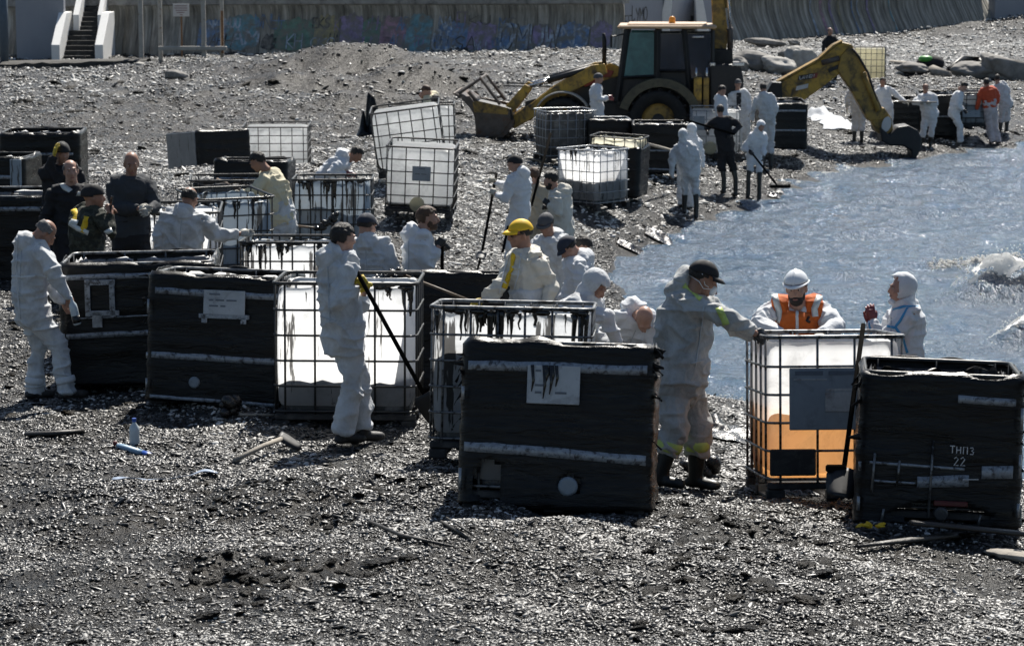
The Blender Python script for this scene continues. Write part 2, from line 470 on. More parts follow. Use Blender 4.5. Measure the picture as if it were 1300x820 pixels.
def ground_material():
    m = bpy.data.materials.new('oiled_shingle'); m.use_nodes = True
    nt = m.node_tree; b = nt.nodes['Principled BSDF']
    tc = nt.nodes.new('ShaderNodeTexCoord'); v = tc.outputs['Object']
    at = nt.nodes.new('ShaderNodeAttribute'); at.attribute_name = 'brown'
    ap = nt.nodes.new('ShaderNodeAttribute'); ap.attribute_name = 'pale'
    mid = noise_node(nt, 2.6, 7, .72, v, .8)
    vo = nt.nodes.new('ShaderNodeTexVoronoi'); vo.inputs['Scale'].default_value = 30
    nt.links.new(v, vo.inputs['Vector'])
    vf = nt.nodes.new('ShaderNodeTexVoronoi'); vf.inputs['Scale'].default_value = 75
    nt.links.new(v, vf.inputs['Vector'])
    stone = ramp(nt, vo.outputs['Color'], [(.0, (.008, .008, .008)), (.5, (.018, .0175, .0165)), (.8, (.05, .048, .044)), (.94, (.18, .175, .165)), (1, (.40, .39, .37))])
    tar = mixc(nt, ramp(nt, mid, [(.47, 0.), (.66, .85)]), stone, (.014, .013, .012))
    matn = ramp(nt, noise_node(nt, 16, 5, .7, v, .6), [(.35, (.012, .010, .0075)), (.6, (.036, .030, .022)), (.75, (.085, .073, .055))])
    c = mixc(nt, ramp(nt, at.outputs['Fac'], [(.15, 0.), (.7, .9)]), tar, matn)
    pal = ramp(nt, vo.outputs['Color'], [(.0, (.05, .049, .046)), (.5, (.11, .107, .10)), (.85, (.19, .185, .175)), (1, (.45, .44, .42))])
    c = mixc(nt, ramp(nt, ap.outputs['Fac'], [(.1, 0.), (.8, .8)]), c, pal)
    nt.links.new(c, b.inputs['Base Color'])
    nt.links.new(ramp(nt, mid, [(.35, .55), (.62, .28)]), b.inputs['Roughness'])
    b.inputs['Specular IOR Level'].default_value = .22
    b1 = nt.nodes.new('ShaderNodeBump'); b1.inputs['Strength'].default_value = 1; b1.inputs['Distance'].default_value = .03
    nt.links.new(ramp(nt, vo.outputs['Distance'], [(0, 1.), (.7, 0.)]), b1.inputs['Height'])
    b2 = nt.nodes.new('ShaderNodeBump'); b2.inputs['Strength'].default_value = .9; b2.inputs['Distance'].default_value = .012
    nt.links.new(ramp(nt, vf.outputs['Distance'], [(0, 1.), (.7, 0.)]), b2.inputs['Height']); nt.links.new(b1.outputs[0], b2.inputs['Normal'])
    b3 = nt.nodes.new('ShaderNodeBump'); b3.inputs['Strength'].default_value = 1; b3.inputs['Distance'].default_value = .09
    nt.links.new(mid, b3.inputs['Height']); nt.links.new(b2.outputs[0], b3.inputs['Normal'])
    nt.links.new(b3.outputs[0], b.inputs['Normal'])
    return m

MT['ground'] = ground_material()
us = np.concatenate([[-40, -12, -5, -2.6, -1.9], np.linspace(-1.4, 1.4, 310), [1.9, 2.6, 5, 12, 40]])
ds = np.concatenate([[-60, -20, 0, 5, 8], np.geomspace(11.5, 125, 500), [135, 150, 180, 230, 320, 450, 900]])
V, Q = fan_grid(us, ds, ground)
V[:, 2] = np.where(V[:, 1] > 140, np.maximum(V[:, 2], 1.0), V[:, 2])
g = bpy.data.objects.new('ground', np_mesh('ground', V, Q, MT['ground']))
tb, tp = tone_at(V[:, 0], V[:, 1])
for nm_, a_ in (('brown', tb), ('pale', tp)):
    q = g.data.attributes.new(nm_, 'FLOAT', 'POINT'); q.data.foreach_set('value', a_.astype(np.float32))
link(g); tag(g, 'shingle beach dark with oil sloping down to the sea', kind='structure')

# ------------------------------------------------------------------ sea
def sea_z(x, y):
    amp = np.clip((y - 20) * .025, .5, 1.5)
    a = 0.040 * np.sin(x * 1.1 + y * 2.6 + 3 * fbm(x * .3, y * .3, 2, 5)) + 0.018 * np.sin(-x * 1.9 + y * 4.1 + 4 * fbm(x * .4, y * .4, 2, 15))
    z = a + 0.22 * fbm(x * 1.3, y * 1.5, 4, 21, .66)
    return z * amp + SEA_RIDGES(x, y)

_rd = [((1300, 378), (1218, 372), .42, .55), ((1330, 440), (1270, 432), .30, .40), ((1300, 335), (1180, 335), .14, .5), ((1290, 290), (1010, 300), .06, .6), ((1330, 500), (1200, 470), .06, .5)]
_rw = []
for (a, b, h, wd) in _rd:
    A = ray(*a); B = ray(*b)
    _rw.append((A.x * 6 / -A.z, A.y * 6 / -A.z, B.x * 6 / -B.z, B.y * 6 / -B.z, h, wd))

def SEA_RIDGES(x, y):
    z = 0
    for (ax, ay, bx, by, h, wd) in _rw:
        L = math.hypot(ax - bx, ay - by) or 1
        ex, ey = (ax - bx) / L, (ay - by) / L
        t = (x - bx) * ex + (y - by) * ey
        s = (x - bx) * -ey + (y - by) * ex + .35 * fbm(x * .8, y * .8, 2, 31)
        z = z + h * np.clip(t / L * 1.6 + .25, 0, 1) * np.exp(-(s / wd) ** 2) * (t < L + 6)
    return z

def sea_material():
    m = bpy.data.materials.new('sea_water'); m.use_nodes = True
    nt = m.node_tree; b = nt.nodes['Principled BSDF']
    v = mapping(nt, (1, .75, 1))
    n1 = noise_node(nt, .5, 5, .6, v, .6)
    n2 = noise_node(nt, 5.5, 5, .68, mapping(nt, (1, .5, 1)), .5)
    n3 = noise_node(nt, 20, 3, .6, mapping(nt, (1, .26, 1)), .3)
    oil = ramp(nt, n1, [(.58, 0.), (.72, .8)])
    c = mixc(nt, oil, (.055, .100, .155), (.022, .028, .034))
    nt.links.new(c, b.inputs['Base Color'])
    b.inputs['Roughness'].default_value = .13
    b.inputs['IOR'].default_value = 1.34
    b1 = nt.nodes.new('ShaderNodeBump'); b1.inputs['Strength'].default_value = 1.0; b1.inputs['Distance'].default_value = .17
    nt.links.new(n2, b1.inputs['Height'])
    b2 = nt.nodes.new('ShaderNodeBump'); b2.inputs['Strength'].default_value = .9; b2.inputs['Distance'].default_value = .06
    ch = noise_node(nt, 1.1, 4, .6, v, .4); nt.links.new(ramp(nt, ch, [(.38, .09), (.62, .27)]), b.inputs['Roughness']); nt.links.new(ramp(nt, ch, [(.36, .35), (.6, 1.)]), b2.inputs['Strength']); nt.links.new(ramp(nt, ch, [(.36, .5), (.6, 1.)]), b1.inputs['Strength'])
    nt.links.new(n3, b2.inputs['Height']); nt.links.new(b1.outputs[0], b2.inputs['Normal']); nt.links.new(b2.outputs[0], b.inputs['Normal'])
    return m

MT['sea'] = sea_material()
V, Q = fan_grid(np.concatenate([np.linspace(-.1, 1.45, 300), [2, 3, 5, 9, 20]]), np.concatenate([np.geomspace(24, 95, 340), [110, 140, 200, 300]]), sea_z)
g = bpy.data.objects.new('sea', np_mesh('sea', V, Q, MT['sea']))
link(g); tag(g, 'choppy blue sea glittering against the light', kind='structure')

# foam where the waves break: froth heaped on the ridges, thinning to specks
MT['foam'] = cloth('sea_foam', (.96, .95, .92), .6, dirt=(.78, .74, .62), amount=.32, rough=.5, crinkle=1.0, cs=30)
def foam(path, width, height, label, count, seed, rr=(.012, .06)):
    rg = np.random.default_rng(seed)
    a, b = [ray(*p) for p in path]
    a = Vector((a.x * 6 / -a.z, a.y * 6 / -a.z, 0)); b = Vector((b.x * 6 / -b.z, b.y * 6 / -b.z, 0))
    ax = (b - a).normalized(); side = Vector((ax.y, -ax.x, 0)); L = (b - a).length
    mb = MB()
    n, m = int(L * 22) + 8, 34
    T_, S_ = np.meshgrid(np.linspace(0, 1, n), np.linspace(-1, 1, m), indexing='ij')
    wl_ = width * (.9 - .45 * T_) * (.75 + .5 * vn(T_ * 7, T_ * 0, seed))
    Xx = a.x + ax.x * L * T_ + side.x * S_ * wl_; Yy = a.y + ax.y * L * T_ + side.y * S_ * wl_
    en = (1 - T_ * .8) * np.clip(1 - np.abs(S_) ** 1.8, 0, 1) * np.clip(T_ / .22, 0, 1) ** .7
    Zz = sea_z(Xx.ravel(), Yy.ravel()).reshape(Xx.shape) - .02 + height * en * (.45 + .75 * vn(T_ * L * 2.2, S_ * 1.5, seed + 3)) + (.02 + height * .22) * en ** .3 * fbm(T_ * L * 5, S_ * 4.5, 4, seed + 7, .62)
    hole = vn(T_ * L * 5, S_ * 5, seed + 11) * .7 + vn(T_ * L * 13, S_ * 13, seed + 12) * .3
    mb.grid([[(Xx[i, j], Yy[i, j], Zz[i, j]) for j in range(m)] for i in range(n)], skip=lambda i, j: hole[i, j] < .20 + .42 * abs(S_[i, j]) ** 2 + .25 * T_[i, j] ** 2 + .5 * max(0, .15 - T_[i, j]) / .15)
    for i in range(count):
        t = rg.random() ** .9; q = rg.normal(0, .55) * width * (.6 + t * .4)
        x = a.x + ax.x * L * t + side.x * q; y = a.y + ax.y * L * t + side.y * q
        env = (1 - t * .75) * math.exp(-(q / width) ** 2 * 1.2)
        z = float(sea_z(np.array([x]), np.array([y]))[0]) + height * env * rg.random() * 1.5
        r_ = rr[0] + (rr[1] - rr[0]) * rg.random() ** 3
        mb.ell((x, y, z), (r_ * rg.uniform(1, 2.0), r_ * rg.uniform(1, 1.6), r_ * rg.uniform(.6, 1)), 0, Matrix.Rotation(rg.uniform(-.7, .7), 3, 'Y'), 5, 4)
    tag(mb.build('foam', MT['foam'], None, True), label, 'foam', kind='stuff')
foam(((1400, 384), (1208, 372)), .75, .62, 'white foam of a wave breaking near the right edge', 420, 1, (.005, .018))
foam(((1400, 444), (1262, 432)), .5, .35, 'small foaming crest below the big breaking wave', 160, 4, (.005, .016))
foam(((1330, 630), (1230, 590)), .25, .02, 'thin wash of foam at the water line', 300, 8, (.006, .02))
for i_, (pa, pb) in enumerate((((1180, 190), (1100, 208)), ((1100, 208), (1000, 238)), ((1000, 239), (895, 277)), ((893, 279), (800, 322)), ((880, 499), (960, 512)))):
    foam((pa, pb), .32, .02, ('thin froth along the far curve of the shore', 'froth washing the shore beside the excavator bucket', 'froth along the shore beside the rake', 'froth at the bay below the mid beach tanks', 'froth behind the boots of the big man')[i_], 60, 30 + i_, (.005, .014))
foam(((1300, 338), (1180, 338)), .3, .05, 'line of froth behind the breaking wave', 260, 12, (.008, .03))

# ------------------------------------------------------------------ sea wall
def wall_material(name, smooth=False):
    m = bpy.data.materials.new(name); m.use_nodes = True
    nt = m.node_tree; b = nt.nodes['Principled BSDF']
    v = mapping(nt, (1, 1, 1), 'UV')
    vs = mapping(nt, (3.2, .22, 1), 'UV')
    st = noise_node(nt, 1.3, 5, .75, vs, .2)
    bl = noise_node(nt, .9, 5, .6, v, .4)
    if smooth:
        c = ramp(nt, bl, [(.3, (.29, .30, .33)), (.7, (.38, .39, .42))])
    else:
        c = ramp(nt, st, [(.30, (.08, .075, .068)), (.44, (.21, .20, .172)), (.56, (.36, .343, .30)), (.68, (.55, .53, .48))])
        c = mixc(nt, ramp(nt, bl, [(.5, 0.), (.75, .55)]), c, (.12, .115, .10))
    nt.links.new(c, b.inputs['Base Color']); b.inputs['Roughness'].default_value = .9
    bn = nt.nodes.new('ShaderNodeBump'); bn.inputs['Strength'].default_value = .5; bn.inputs['Distance'].default_value = .04
    nt.links.new(st, bn.inputs['Height']); nt.links.new(bn.outputs[0], b.inputs['Normal'])
    return m

MT['wall'] = wall_material('weathered_concrete')
MT['wall_smooth'] = wall_material('smooth_concrete', True)
MT['white_conc'] = mat('whitewashed_concrete', (.84, .83, .80), .85, .06, 3, bump=.2, dirt=(.48, .46, .42), dscale=2.2, dlo=.60, dhi=.8)
MT['coping'] = mat('coping_concrete', (.30, .29, .27), .9, .3, 2, bump=.3, dirt=(.08, .075, .07), dscale=1.5)

PROFILE = [(0, -.5, 0), (0, 0, 0), (.13, .3, 0), (.34, .7, 0), (.50, 1.1, 0), (.56, 1.45, 0), (.52, 1.7, 0), (.40, 1.86, 0)]   # setback, height

class Wall:
    def __init__(s, pts):
        """plan points (x, y, base z)"""
        P = [Vector(p) for p in pts]
        # smooth resample (Catmull-Rom)
        out = []
        for i in range(len(P) - 1):
            p0 = P[max(i - 1, 0)]; p1 = P[i]; p2 = P[i + 1]; p3 = P[min(i + 2, len(P) - 1)]
            for k in range(12):
                t = k / 12
                out.append(.5 * ((2 * p1) + (p2 - p0) * t + (2 * p0 - 5 * p1 + 4 * p2 - p3) * t * t + (3 * p1 - p0 - 3 * p2 + p3) * t ** 3))
        out.append(P[-1]); s.p = out
        s.l = [0]
        for a, b in zip(out, out[1:]):
            s.l.append(s.l[-1] + (b - a).length)
        s.L = s.l[-1]
    def at(s, u):
        u = min(max(u, 0), s.L - 1e-4)
        k = max(i for i in range(len(s.l)) if s.l[i] <= u)
        k = min(k, len(s.p) - 2)
        t = (u - s.l[k]) / (s.l[k + 1] - s.l[k])
        p = s.p[k].lerp(s.p[k + 1], t); d = (s.p[k + 1] - s.p[k]); d.z = 0; d.normalize()
        return p, d, Vector((-d.y, d.x, 0))     # point, along, setback direction (away from the beach)
    def surf(s, u, h, off=0, sc=1.0):
        p, d, nb = s.at(u)
        hs = [q[1] * sc for q in PROFILE[1:]]; bs = [q[0] * sc for q in PROFILE[1:]]
        return p + nb * (float(np.interp(h, hs, bs)) - off) + Vector((0, 0, h))
    def u_at_px(s, px):
        best = min(range(400), key=lambda i: abs(proj(s.at(s.L * i / 399)[0])[0] - px))
        return s.L * best / 399

def proj(p):
    q = Vector(p) - CC
    d = q.dot(CF)
    return 650 + F * q.x / d, 410 - F * q.dot(CU) / d, d

def wall_run(wl, root, pw, sc=1.0, m='wall', u0=0, u1=None):
    u1 = wl.L if u1 is None else u1
    n = max(1, round((u1 - u0) / pw)); pw = (u1 - u0) / n
    for i in range(n):
        a = u0 + i * pw + .012; b = u0 + (i + 1) * pw - .012
        jit = random.uniform(-.015, .015)
        P = []; uv = []
        for k in range(5):
            u = a + (b - a) * k / 4
            p, d, nb = wl.at(u)
            row = [p + nb * (q[0] * sc + jit) + Vector((0, 0, q[1] * sc)) for q in PROFILE]
            P.append(row); uv.append(u)
        mb = MB(); nP = len(PROFILE); mb.grid(P)
        o = mb.build('panel', MT[m], root, True)
        o.data.flip_normals()
        ul = o.data.uv_layers.new(name='uv')
        hl = np.cumsum([0] + [math.dist(PROFILE[j][:2], PROFILE[j + 1][:2]) for j in range(nP - 1)])
        vi = np.empty(len(o.data.loops), dtype=np.int32); o.data.loops.foreach_get('vertex_index', vi)
        ul.data.foreach_set('uv', np.stack([np.array(uv)[vi // nP], hl[vi % nP]], 1).ravel().astype(np.float32))
        md = o.modifiers.new('solidify', 'SOLIDIFY'); md.thickness = .25; md.offset = -1
    # coping along the top
    mb = MB()
    rows = []
    for k in range(41):
        p, d, nb = wl.at(u0 + (u1 - u0) * k / 40)
        h = PROFILE[-1][1] * sc
        rows.append([p + nb * x + Vector((0, 0, z)) for x, z in ((.36 * sc, h + .004), (.30 * sc, h + .05), (.30 * sc, h + .42), (.36 * sc, h + .47), (1.6, h + .47), (1.6, h + .004))])
    mb.grid(rows, cv=True)
    mb.add(rows[0], [(0, 1, 2, 3, 4, 5)]); mb.add(rows[-1], [(5, 4, 3, 2, 1, 0)])
    o = mb.build('coping', MT['coping'], root); o.data.flip_normals()

def plan(px, py, s):
    p = pt(px, py, F / s); return (p.x, p.y, p.z)

left_wall = Wall([plan(-220, 72, 31), plan(120, 68, 31.5), plan(400, 67, 32), plan(620, 68, 32.6), plan(788, 68, 33)])
r1 = empty('seawall', left_wall.p[0], 'long curved concrete sea wall streaked dark and sprayed with blue graffiti', 'sea wall')
right_wall = Wall([plan(905, 54, 29.0), plan(1000, 50, 28), plan(1100, 47, 27), plan(1190, 38, 25.8), plan(1262, 20, 24.4)])
r2 = empty('seawall', right_wall.p[0], 'curved ribbed sea wall running back behind the boulders', 'sea wall')
def at_root(root):
    bpy.context.view_layer.update()
    for c in root.children:
        c.matrix_parent_inverse = root.matrix_world.inverted()
wall_run(left_wall, r1, 1.15)
wall_run(right_wall, r2, .72, 1.12)
# smooth flat stretch behind the loader and the pale wall beyond the right end
mid = empty('concrete_wall', plan(850, 62, 31), 'flat smooth grey wall with black lettering behind the loader', 'wall')
A, B = Vector(plan(786, 66, 32.4)), Vector(plan(915, 60, 29.6))
def flat_wall(A, B, h, root, m, thick=.4):
    d = (B - A); d.z = 0; L = d.length; d.normalize(); nb = Vector((-d.y, d.x, 0))
    mb = MB()
    P = [A + Vector((0, 0, -.6)), B + Vector((0, 0, -.6)), B + Vector((0, 0, h)), A + Vector((0, 0, h))]
    mb.add(P + [p + nb * thick for p in P], [(0, 1, 2, 3), (7, 6, 5, 4), (3, 2, 6, 7), (0, 3, 7, 4), (1, 5, 6, 2)])
    o = mb.build('panel', MT[m], root)
    o.data.uv_layers.new(name='uv')
    return d, nb
dm, nbm = flat_wall(A, B, 3.2, mid, 'wall_smooth')
endw = empty('concrete_wall', plan(1290, 18, 24), 'plain pale grey wall at the far right end of the sea wall', 'wall')
flat_wall(Vector(plan(1263, 19, 24.5)), Vector(plan(1420, 10, 23)), 3.0, endw, 'wall_smooth')

# graffiti: painted strokes that follow the wall surface
GP = {'blue': (.12, .21, .36), 'pale': (.36, .42, .50), 'teal': (.12, .27, .32), 'violet': (.25, .20, .33), 'ink': (.015, .016, .02), 'ochre': (.30, .26, .13), 'green': (.10, .20, .15), 'pink': (.32, .19, .25)}
for k, c in GP.items():
    MT['g_' + k] = mat('spray_' + k, tuple(x * .95 + .03 for x in c), .85, .45, 4, dirt=(.20, .19, .165), dscale=3, dlo=.42, dhi=.62)

LETTERS = {'A': [[(0, 0), (.5, 1), (1, 0)], [(.2, .4), (.8, .4)]], 'E': [[(1, 1), (0, 1), (0, 0), (1, 0)], [(0, .5), (.7, .5)]], 'F': [[(1, 1), (0, 1), (0, 0)], [(0, .5), (.7, .5)]],
           'O': [[(.3, 0), (0, .3), (0, .7), (.3, 1), (.7, 1), (1, .7), (1, .3), (.7, 0), (.3, 0)]], 'L': [[(.1, 1.2), (0, .1), (.25, 0), (.9, .15)]], 'Y': [[(0, 1), (.45, .5)], [(1, 1), (.3, -.25)]],
           'M': [[(0, 0), (0, 1), (.5, .4), (1, 1), (1, 0)]], 'U': [[(0, 1), (0, .3), (.3, 0), (.7, 0), (1, .3), (1, 1)]], 'S': [[(1, .85), (.6, 1), (.1, .8), (.3, .55), (.9, .4), (.8, .08), (.3, 0), (0, .15)]],
           'W': [[(0, 1), (.25, 0), (.5, .7), (.75, 0), (1, 1)]], 'K': [[(0, 0), (0, 1)], [(1, 1), (0, .45), (1, 0)]], 'N': [[(0, 0), (0, 1), (1, 0), (1, 1)]], 'I': [[(.5, 0), (.5, 1)]], 'R': [[(0, 0), (0, 1), (.8, .9), (.8, .6), (0, .5), (1, 0)]], 'T': [[(0, 1), (1, 1)], [(.5, 1), (.5, 0)]], 'H': [[(0, 0), (0, 1)], [(1, 1), (1, 0)], [(0, .5), (1, .5)]]}

def stroke_on(fn, line, wd, mb, sub=5):
    """a flat ribbon along a polyline in surface coordinates; fn(u, h) is a point just off the surface"""
    pts = []
    for (a, b) in zip(line, line[1:]):
        for k in range(sub):
            pts.append((a[0] + (b[0] - a[0]) * k / sub, a[1] + (b[1] - a[1]) * k / sub))
    pts.append(line[-1])
    P = []
    for i, p in enumerate(pts):
        q = pts[min(i + 1, len(pts) - 1)]; o = pts[max(i - 1, 0)]
        dx, dy = q[0] - o[0], q[1] - o[1]; l = math.hypot(dx, dy) or 1
        nx, ny = -dy / l * wd / 2, dx / l * wd / 2
        P.append([fn(p[0] + nx, p[1] + ny), fn(p[0] - nx, p[1] - ny)])
    mb.grid(P)

def letters(fn, text, u, h, hw, hh, wd, m, parent, gap=1.2, slant=0):
    for i, ch in enumerate(text):
        mb = MB()
        for line in LETTERS[ch]:
            stroke_on(fn, [(u + i * hw * gap + x * hw + slant * y * hw, h + y * hh) for x, y in line], wd, mb)
        mb.build('graffiti_letter', MT[m], parent, solid=.004)

fw = lambda u, h: left_wall.surf(u, max(h, .02), .040)
def gblob(u0, u1, h0, h1, m):
    mb = MB(); P = []
    for i in range(13):
        t = i / 12
        u = u0 + (u1 - u0) * t; e = math.sin(math.pi * min(max(t, .02), .98)) ** .4
        lo = h0 + (1 - e) * .2 + random.uniform(-.03, .03); hi = h1 - (1 - e) * .3 + random.uniform(-.08, .08)
        P.append([left_wall.surf(u, max(lo + (hi - lo) * k / 8, .02), .030) for k in range(9)])
    mb.grid(P); mb.build('graffiti_patch', MT['g_' + m], r1, solid=.003)
for (a, b, h0, h1, m) in ((250, 285, .1, 1.3, 'blue'), (285, 325, .1, 1.5, 'teal'), (345, 395, .1, 1.35, 'green'), (396, 425, .2, 1.45, 'ochre'), (428, 456, .1, 1.5, 'violet'), (456, 480, .2, 1.3, 'green'), (480, 512, .1, 1.4, 'pink'), (513, 546, .0, 1.5, 'teal'), (552, 590, .05, 1.2, 'blue'), (590, 628, .1, 1.2, 'violet'), (630, 645, .1, 1.1, 'blue'), (655, 668, .1, 1.1, 'blue'), (668, 700, .1, 1.05, 'violet'), (706, 745, .1, 1.15, 'blue'), (330, 350, .1, .7, 'ink'), (360, 375, .3, .8, 'green'), (478, 500, .1, .8, 'pink'), (748, 775, .2, 1.2, 'violet')):
    gblob(left_wall.u_at_px(a), left_wall.u_at_px(b), h0, h1, m)
letters(fw, 'OI', left_wall.u_at_px(548), .1, .36, .75, .10, 'g_pale', r1)
letters(fw, 'SA', left_wall.u_at_px(575), .1, .4, .55, .05, 'g_ink', r1)
letters(fw, 'OMUW', left_wall.u_at_px(632), .2, .50, .9, .10, 'g_pale', r1, 1.22)
letters(fw, 'OMUW', left_wall.u_at_px(634), .17, .50, .95, .03, 'g_ink', r1, 1.22)
letters(fw, 'NS', left_wall.u_at_px(710), .2, .5, .85, .08, 'g_pale', r1)
letters(fw, 'AM', left_wall.u_at_px(292), .3, .5, .6, .09, 'g_pale', r1)
rg_ = random.Random(5)
for px_ in range(262, 630, 26):
    for hh in (.15, .85):
        if rg_.random() < .75:
            letters(fw, ''.join(rg_.choice('OSUNEAMKRTWH') for _ in range(rg_.choice((2, 2, 3)))), left_wall.u_at_px(px_ + rg_.uniform(-6, 6)), hh + rg_.uniform(-.05, .15), rg_.uniform(.16, .3), rg_.uniform(.3, .6), rg_.uniform(.03, .07), 'g_' + rg_.choice(('ink', 'pale', 'blue', 'pale', 'violet')), r1, 1.15, rg_.uniform(-.1, .25))
letters(fw, 'KU', left_wall.u_at_px(590), 1.1, .4, .35, .03, 'g_ink', r1)
fr = lambda u, h: right_wall.surf(u, max(h, .02), .034, 1.12)
for (px, m) in ((1040, 'pale'), (1052, 'pink'), (1064, 'violet'), (1092, 'blue'), (1099, 'pale'), (1112, 'violet'), (930, 'blue'), (1075, 'ochre'), (1140, 'teal')):
    u = right_wall.u_at_px(px); mb = MB()
    stroke_on(fr, [(u, .1), (u + .06, .7), (u + .02, 1.3), (u + .1, 1.75)], random.uniform(.12, .24), mb, 7)
    mb.build('graffiti_patch', MT['g_' + m], r2, solid=.003)
fm = lambda u, h: A + dm * u - nbm * .012 + Vector((0, 0, h))
letters(fm, 'OEF', .15, .95, .30, .42, .05, 'g_ink', mid, 1.3)
letters(fm, 'LYMO', 1.25, 1.15, .34, .50, .06, 'g_ink', mid, 1.2)
for r_ in (r1, r2, mid, endw):
    at_root(r_)

# ------------------------------------------------------------------ white staircases
MT['step'] = mat('dark_step', (.035, .035, .034), .85, .4, 4, dirt=(.16, .155, .145), dscale=3, dlo=.55, dhi=.72)
def staircase(px, py, s, w, n, rise, tread, label, landing=True, wl=1.2):
    p = pt(px, py, F / s); base = Vector((p.x, p.y, p.z - .05))
    root = empty('staircase', base, label, 'staircase')
    for i in range(n):
        mb = MB(); mb.bbox((0, tread * (i + .5), rise * (i + .5)), (w, tread + .03, rise - .004), .012)
        mb.build('step', MT['step'], root)
    for sx in (-1, 1):
        x = sx * (w / 2 + .17); dpt = tread * n
        poly = [(-.5, -.5), (-.5, .82), (dpt * .75 - .2, rise * n + .72), (dpt + .6, rise * n + .72), (dpt + .6, -.5)]
        mb = MB()
        vs = [(x - .16, y, z) for y, z in poly] + [(x + .16, y, z) for y, z in poly]
        mb.add(vs, [(4, 3, 2, 1, 0), (5, 6, 7, 8, 9)] + [(i, (i + 1) % 5, 5 + (i + 1) % 5, 5 + i) for i in range(5)])
        mb.build('side_wall', MT['white_conc'], root, bevel=.02)
    return root
st = staircase(101, 82, 32.5, 1.35, 7, .185, .30, 'white walled concrete staircase with dark steps rising to the promenade')
# upper flight going on behind, seen between two narrow white walls
for (x0, x1) in ((-.55, -.32), (.42, .60)):
    mb = MB(); poly = [(2.1, 1.0), (2.1, 1.9), (3.6, 2.9), (4.6, 2.9), (4.6, 1.0)]
    vs = [(x0, y, z) for y, z in poly] + [(x1, y, z) for y, z in poly]
    mb.add(vs, [(4, 3, 2, 1, 0), (5, 6, 7, 8, 9)] + [(i, (i + 1) % 5, 5 + (i + 1) % 5, 5 + i) for i in range(5)])
    mb.build('side_wall', MT['white_conc'], st)
for i in range(6):
    mb = MB(); mb.bbox((.05, 2.45 + .3 * i, 1.35 + .18 * i), (.74, .32, .176), .01); mb.build('step', MT['step'], st)
mb = MB(); mb.box((-1.75, 1.6, .9), (1.9, .4, 3.6)); mb.build('flank_wall', MT['wall_smooth'], st).data.uv_layers.new(name='uv')
st2 = staircase(866, 66, 31, 1.2, 8, .18, .30, 'white side walls of a second staircase behind the loader cab')
for sx in (-1, 1):
    mb = MB()
    vs = []
    for y in (-.75, -.55):
        vs += [(sx * .98 - .32, y, -.4), (sx * .98 + .32, y, -.4), (sx * .55 + .12, y, 2.7), (sx * .55 - .12, y, 2.7)]
    mb.add(vs, [(0, 1, 2, 3), (7, 6, 5, 4), (0, 4, 5, 1), (1, 5, 6, 2), (2, 6, 7, 3), (3, 7, 4, 0)])
    mb.build('buttress', MT['white_conc'], st2, bevel=.02)

# ------------------------------------------------------------------ frame of posts with a notice, pole, ledge
MT['post'] = mat('pale_grey_paint', (.42, .40, .36), .8, .15, 6, dirt=(.20, .12, .06), dscale=5, dlo=.55, dhi=.72)
MT['rust'] = mat('rusty_steel', (.22, .12, .06), .8, .4, 9)
MT['sign_white'] = mat('faded_white_board', (.62, .60, .58), .7, .08, 6)
MT['sign_print'] = mat('faded_red_print', (.32, .20, .19), .8, .15, 6)
MT['bluegrey'] = mat('blue_grey_paint', (.10, .13, .16), .6, .2, 6)
pf = pt(245, 69, F / 33.5); fr_root = empty('post_frame', pf, 'frame of pale posts with a low rusty rail in front of the sea wall', 'post frame')
SX = 1 / 33.5
for (px, w_, dy, m) in ((179.5, .17, 0, 'post'), (200, .16, .9, 'post'), (259, .17, 0, 'post'), (279, .14, .9, 'post')):
    mb = MB(); mb.bbox(((px - 245) * SX, dy, 1.55), (w_, w_, 3.9), .02); mb.build('post', MT[m], fr_root)
mb = MB(); mb.bbox((.0, -.1, .22), (2.6, .14, .16), .02); mb.build('rail', MT['post'], fr_root)
mb = MB(); mb.bbox((.45, .55, .16), (1.3, .5, .10), .02); mb.build('rail', MT['post'], fr_root)
mb = MB(); mb.tube([(1.04, .8, .0), (1.04, .8, 1.6)], .05, 8); mb.build('rust_strip', MT['rust'], fr_root)
ps = pt(231, 66, F / 33.2); sg = empty('notice_sign', ps, 'small faded white notice board on a thin post', 'sign')
mb = MB(); mb.tube([(0, 0, -.2), (0, 0, 1.35)], .035, 8); mb.build('post', MT['rust'], sg)
mb = MB(); mb.bbox((0, -.05, 1.58), (.62, .03, .48), .008); bd = mb.build('board', MT['sign_white'], sg)
mb = MB()
for k, wd in enumerate((.46, .5, .44, .3, .12)):
    mb.box((random.uniform(-.02, .02), -.068, 1.74 - .085 * k), (wd, .003, .032))
mb.build('printed_text', MT['sign_print'], bd)
pp = on_ground(6, 84)
mb = MB(); mb.tube([(0, 0, -.3), (0, 0, 3.6)], .17, 12); tag(mb.build('lamp_pole', MT['bluegrey'], None, True, pp), 'thick blue grey pole at the left end of the sea wall', 'pole')
MT['ledge'] = mat('dark_ledge', (.05, .047, .042), .9, .35, 4, bump=.6, bscale=9)
a0, a1 = pt(-120, 92, F / 34), pt(186, 86, F / 34)
mb = MB(); P = []
for i in range(31):
    t = i / 30; c = a0.lerp(a1, t); j = random.uniform(-.06, .06)
    P.append([c + Vector((0, -.1 + j, -.5)), c + Vector((0, -.05 + j, .24 + j * .6)), c + Vector((0, .2, .30)), c + Vector((0, 1.2, .30)), c + Vector((0, 1.3, -.5))])
mb.grid(P); tag(mb.build('ledge', MT['ledge'], None, False), 'low dark broken ledge at the foot of the staircase', 'ledge')
p = pt(186, 84, F / 34.5); mb = MB(); mb.bbox((0, 0, 0), (.75, .9, .16), .03, 0, Matrix.Rotation(.18, 3, 'Y'))
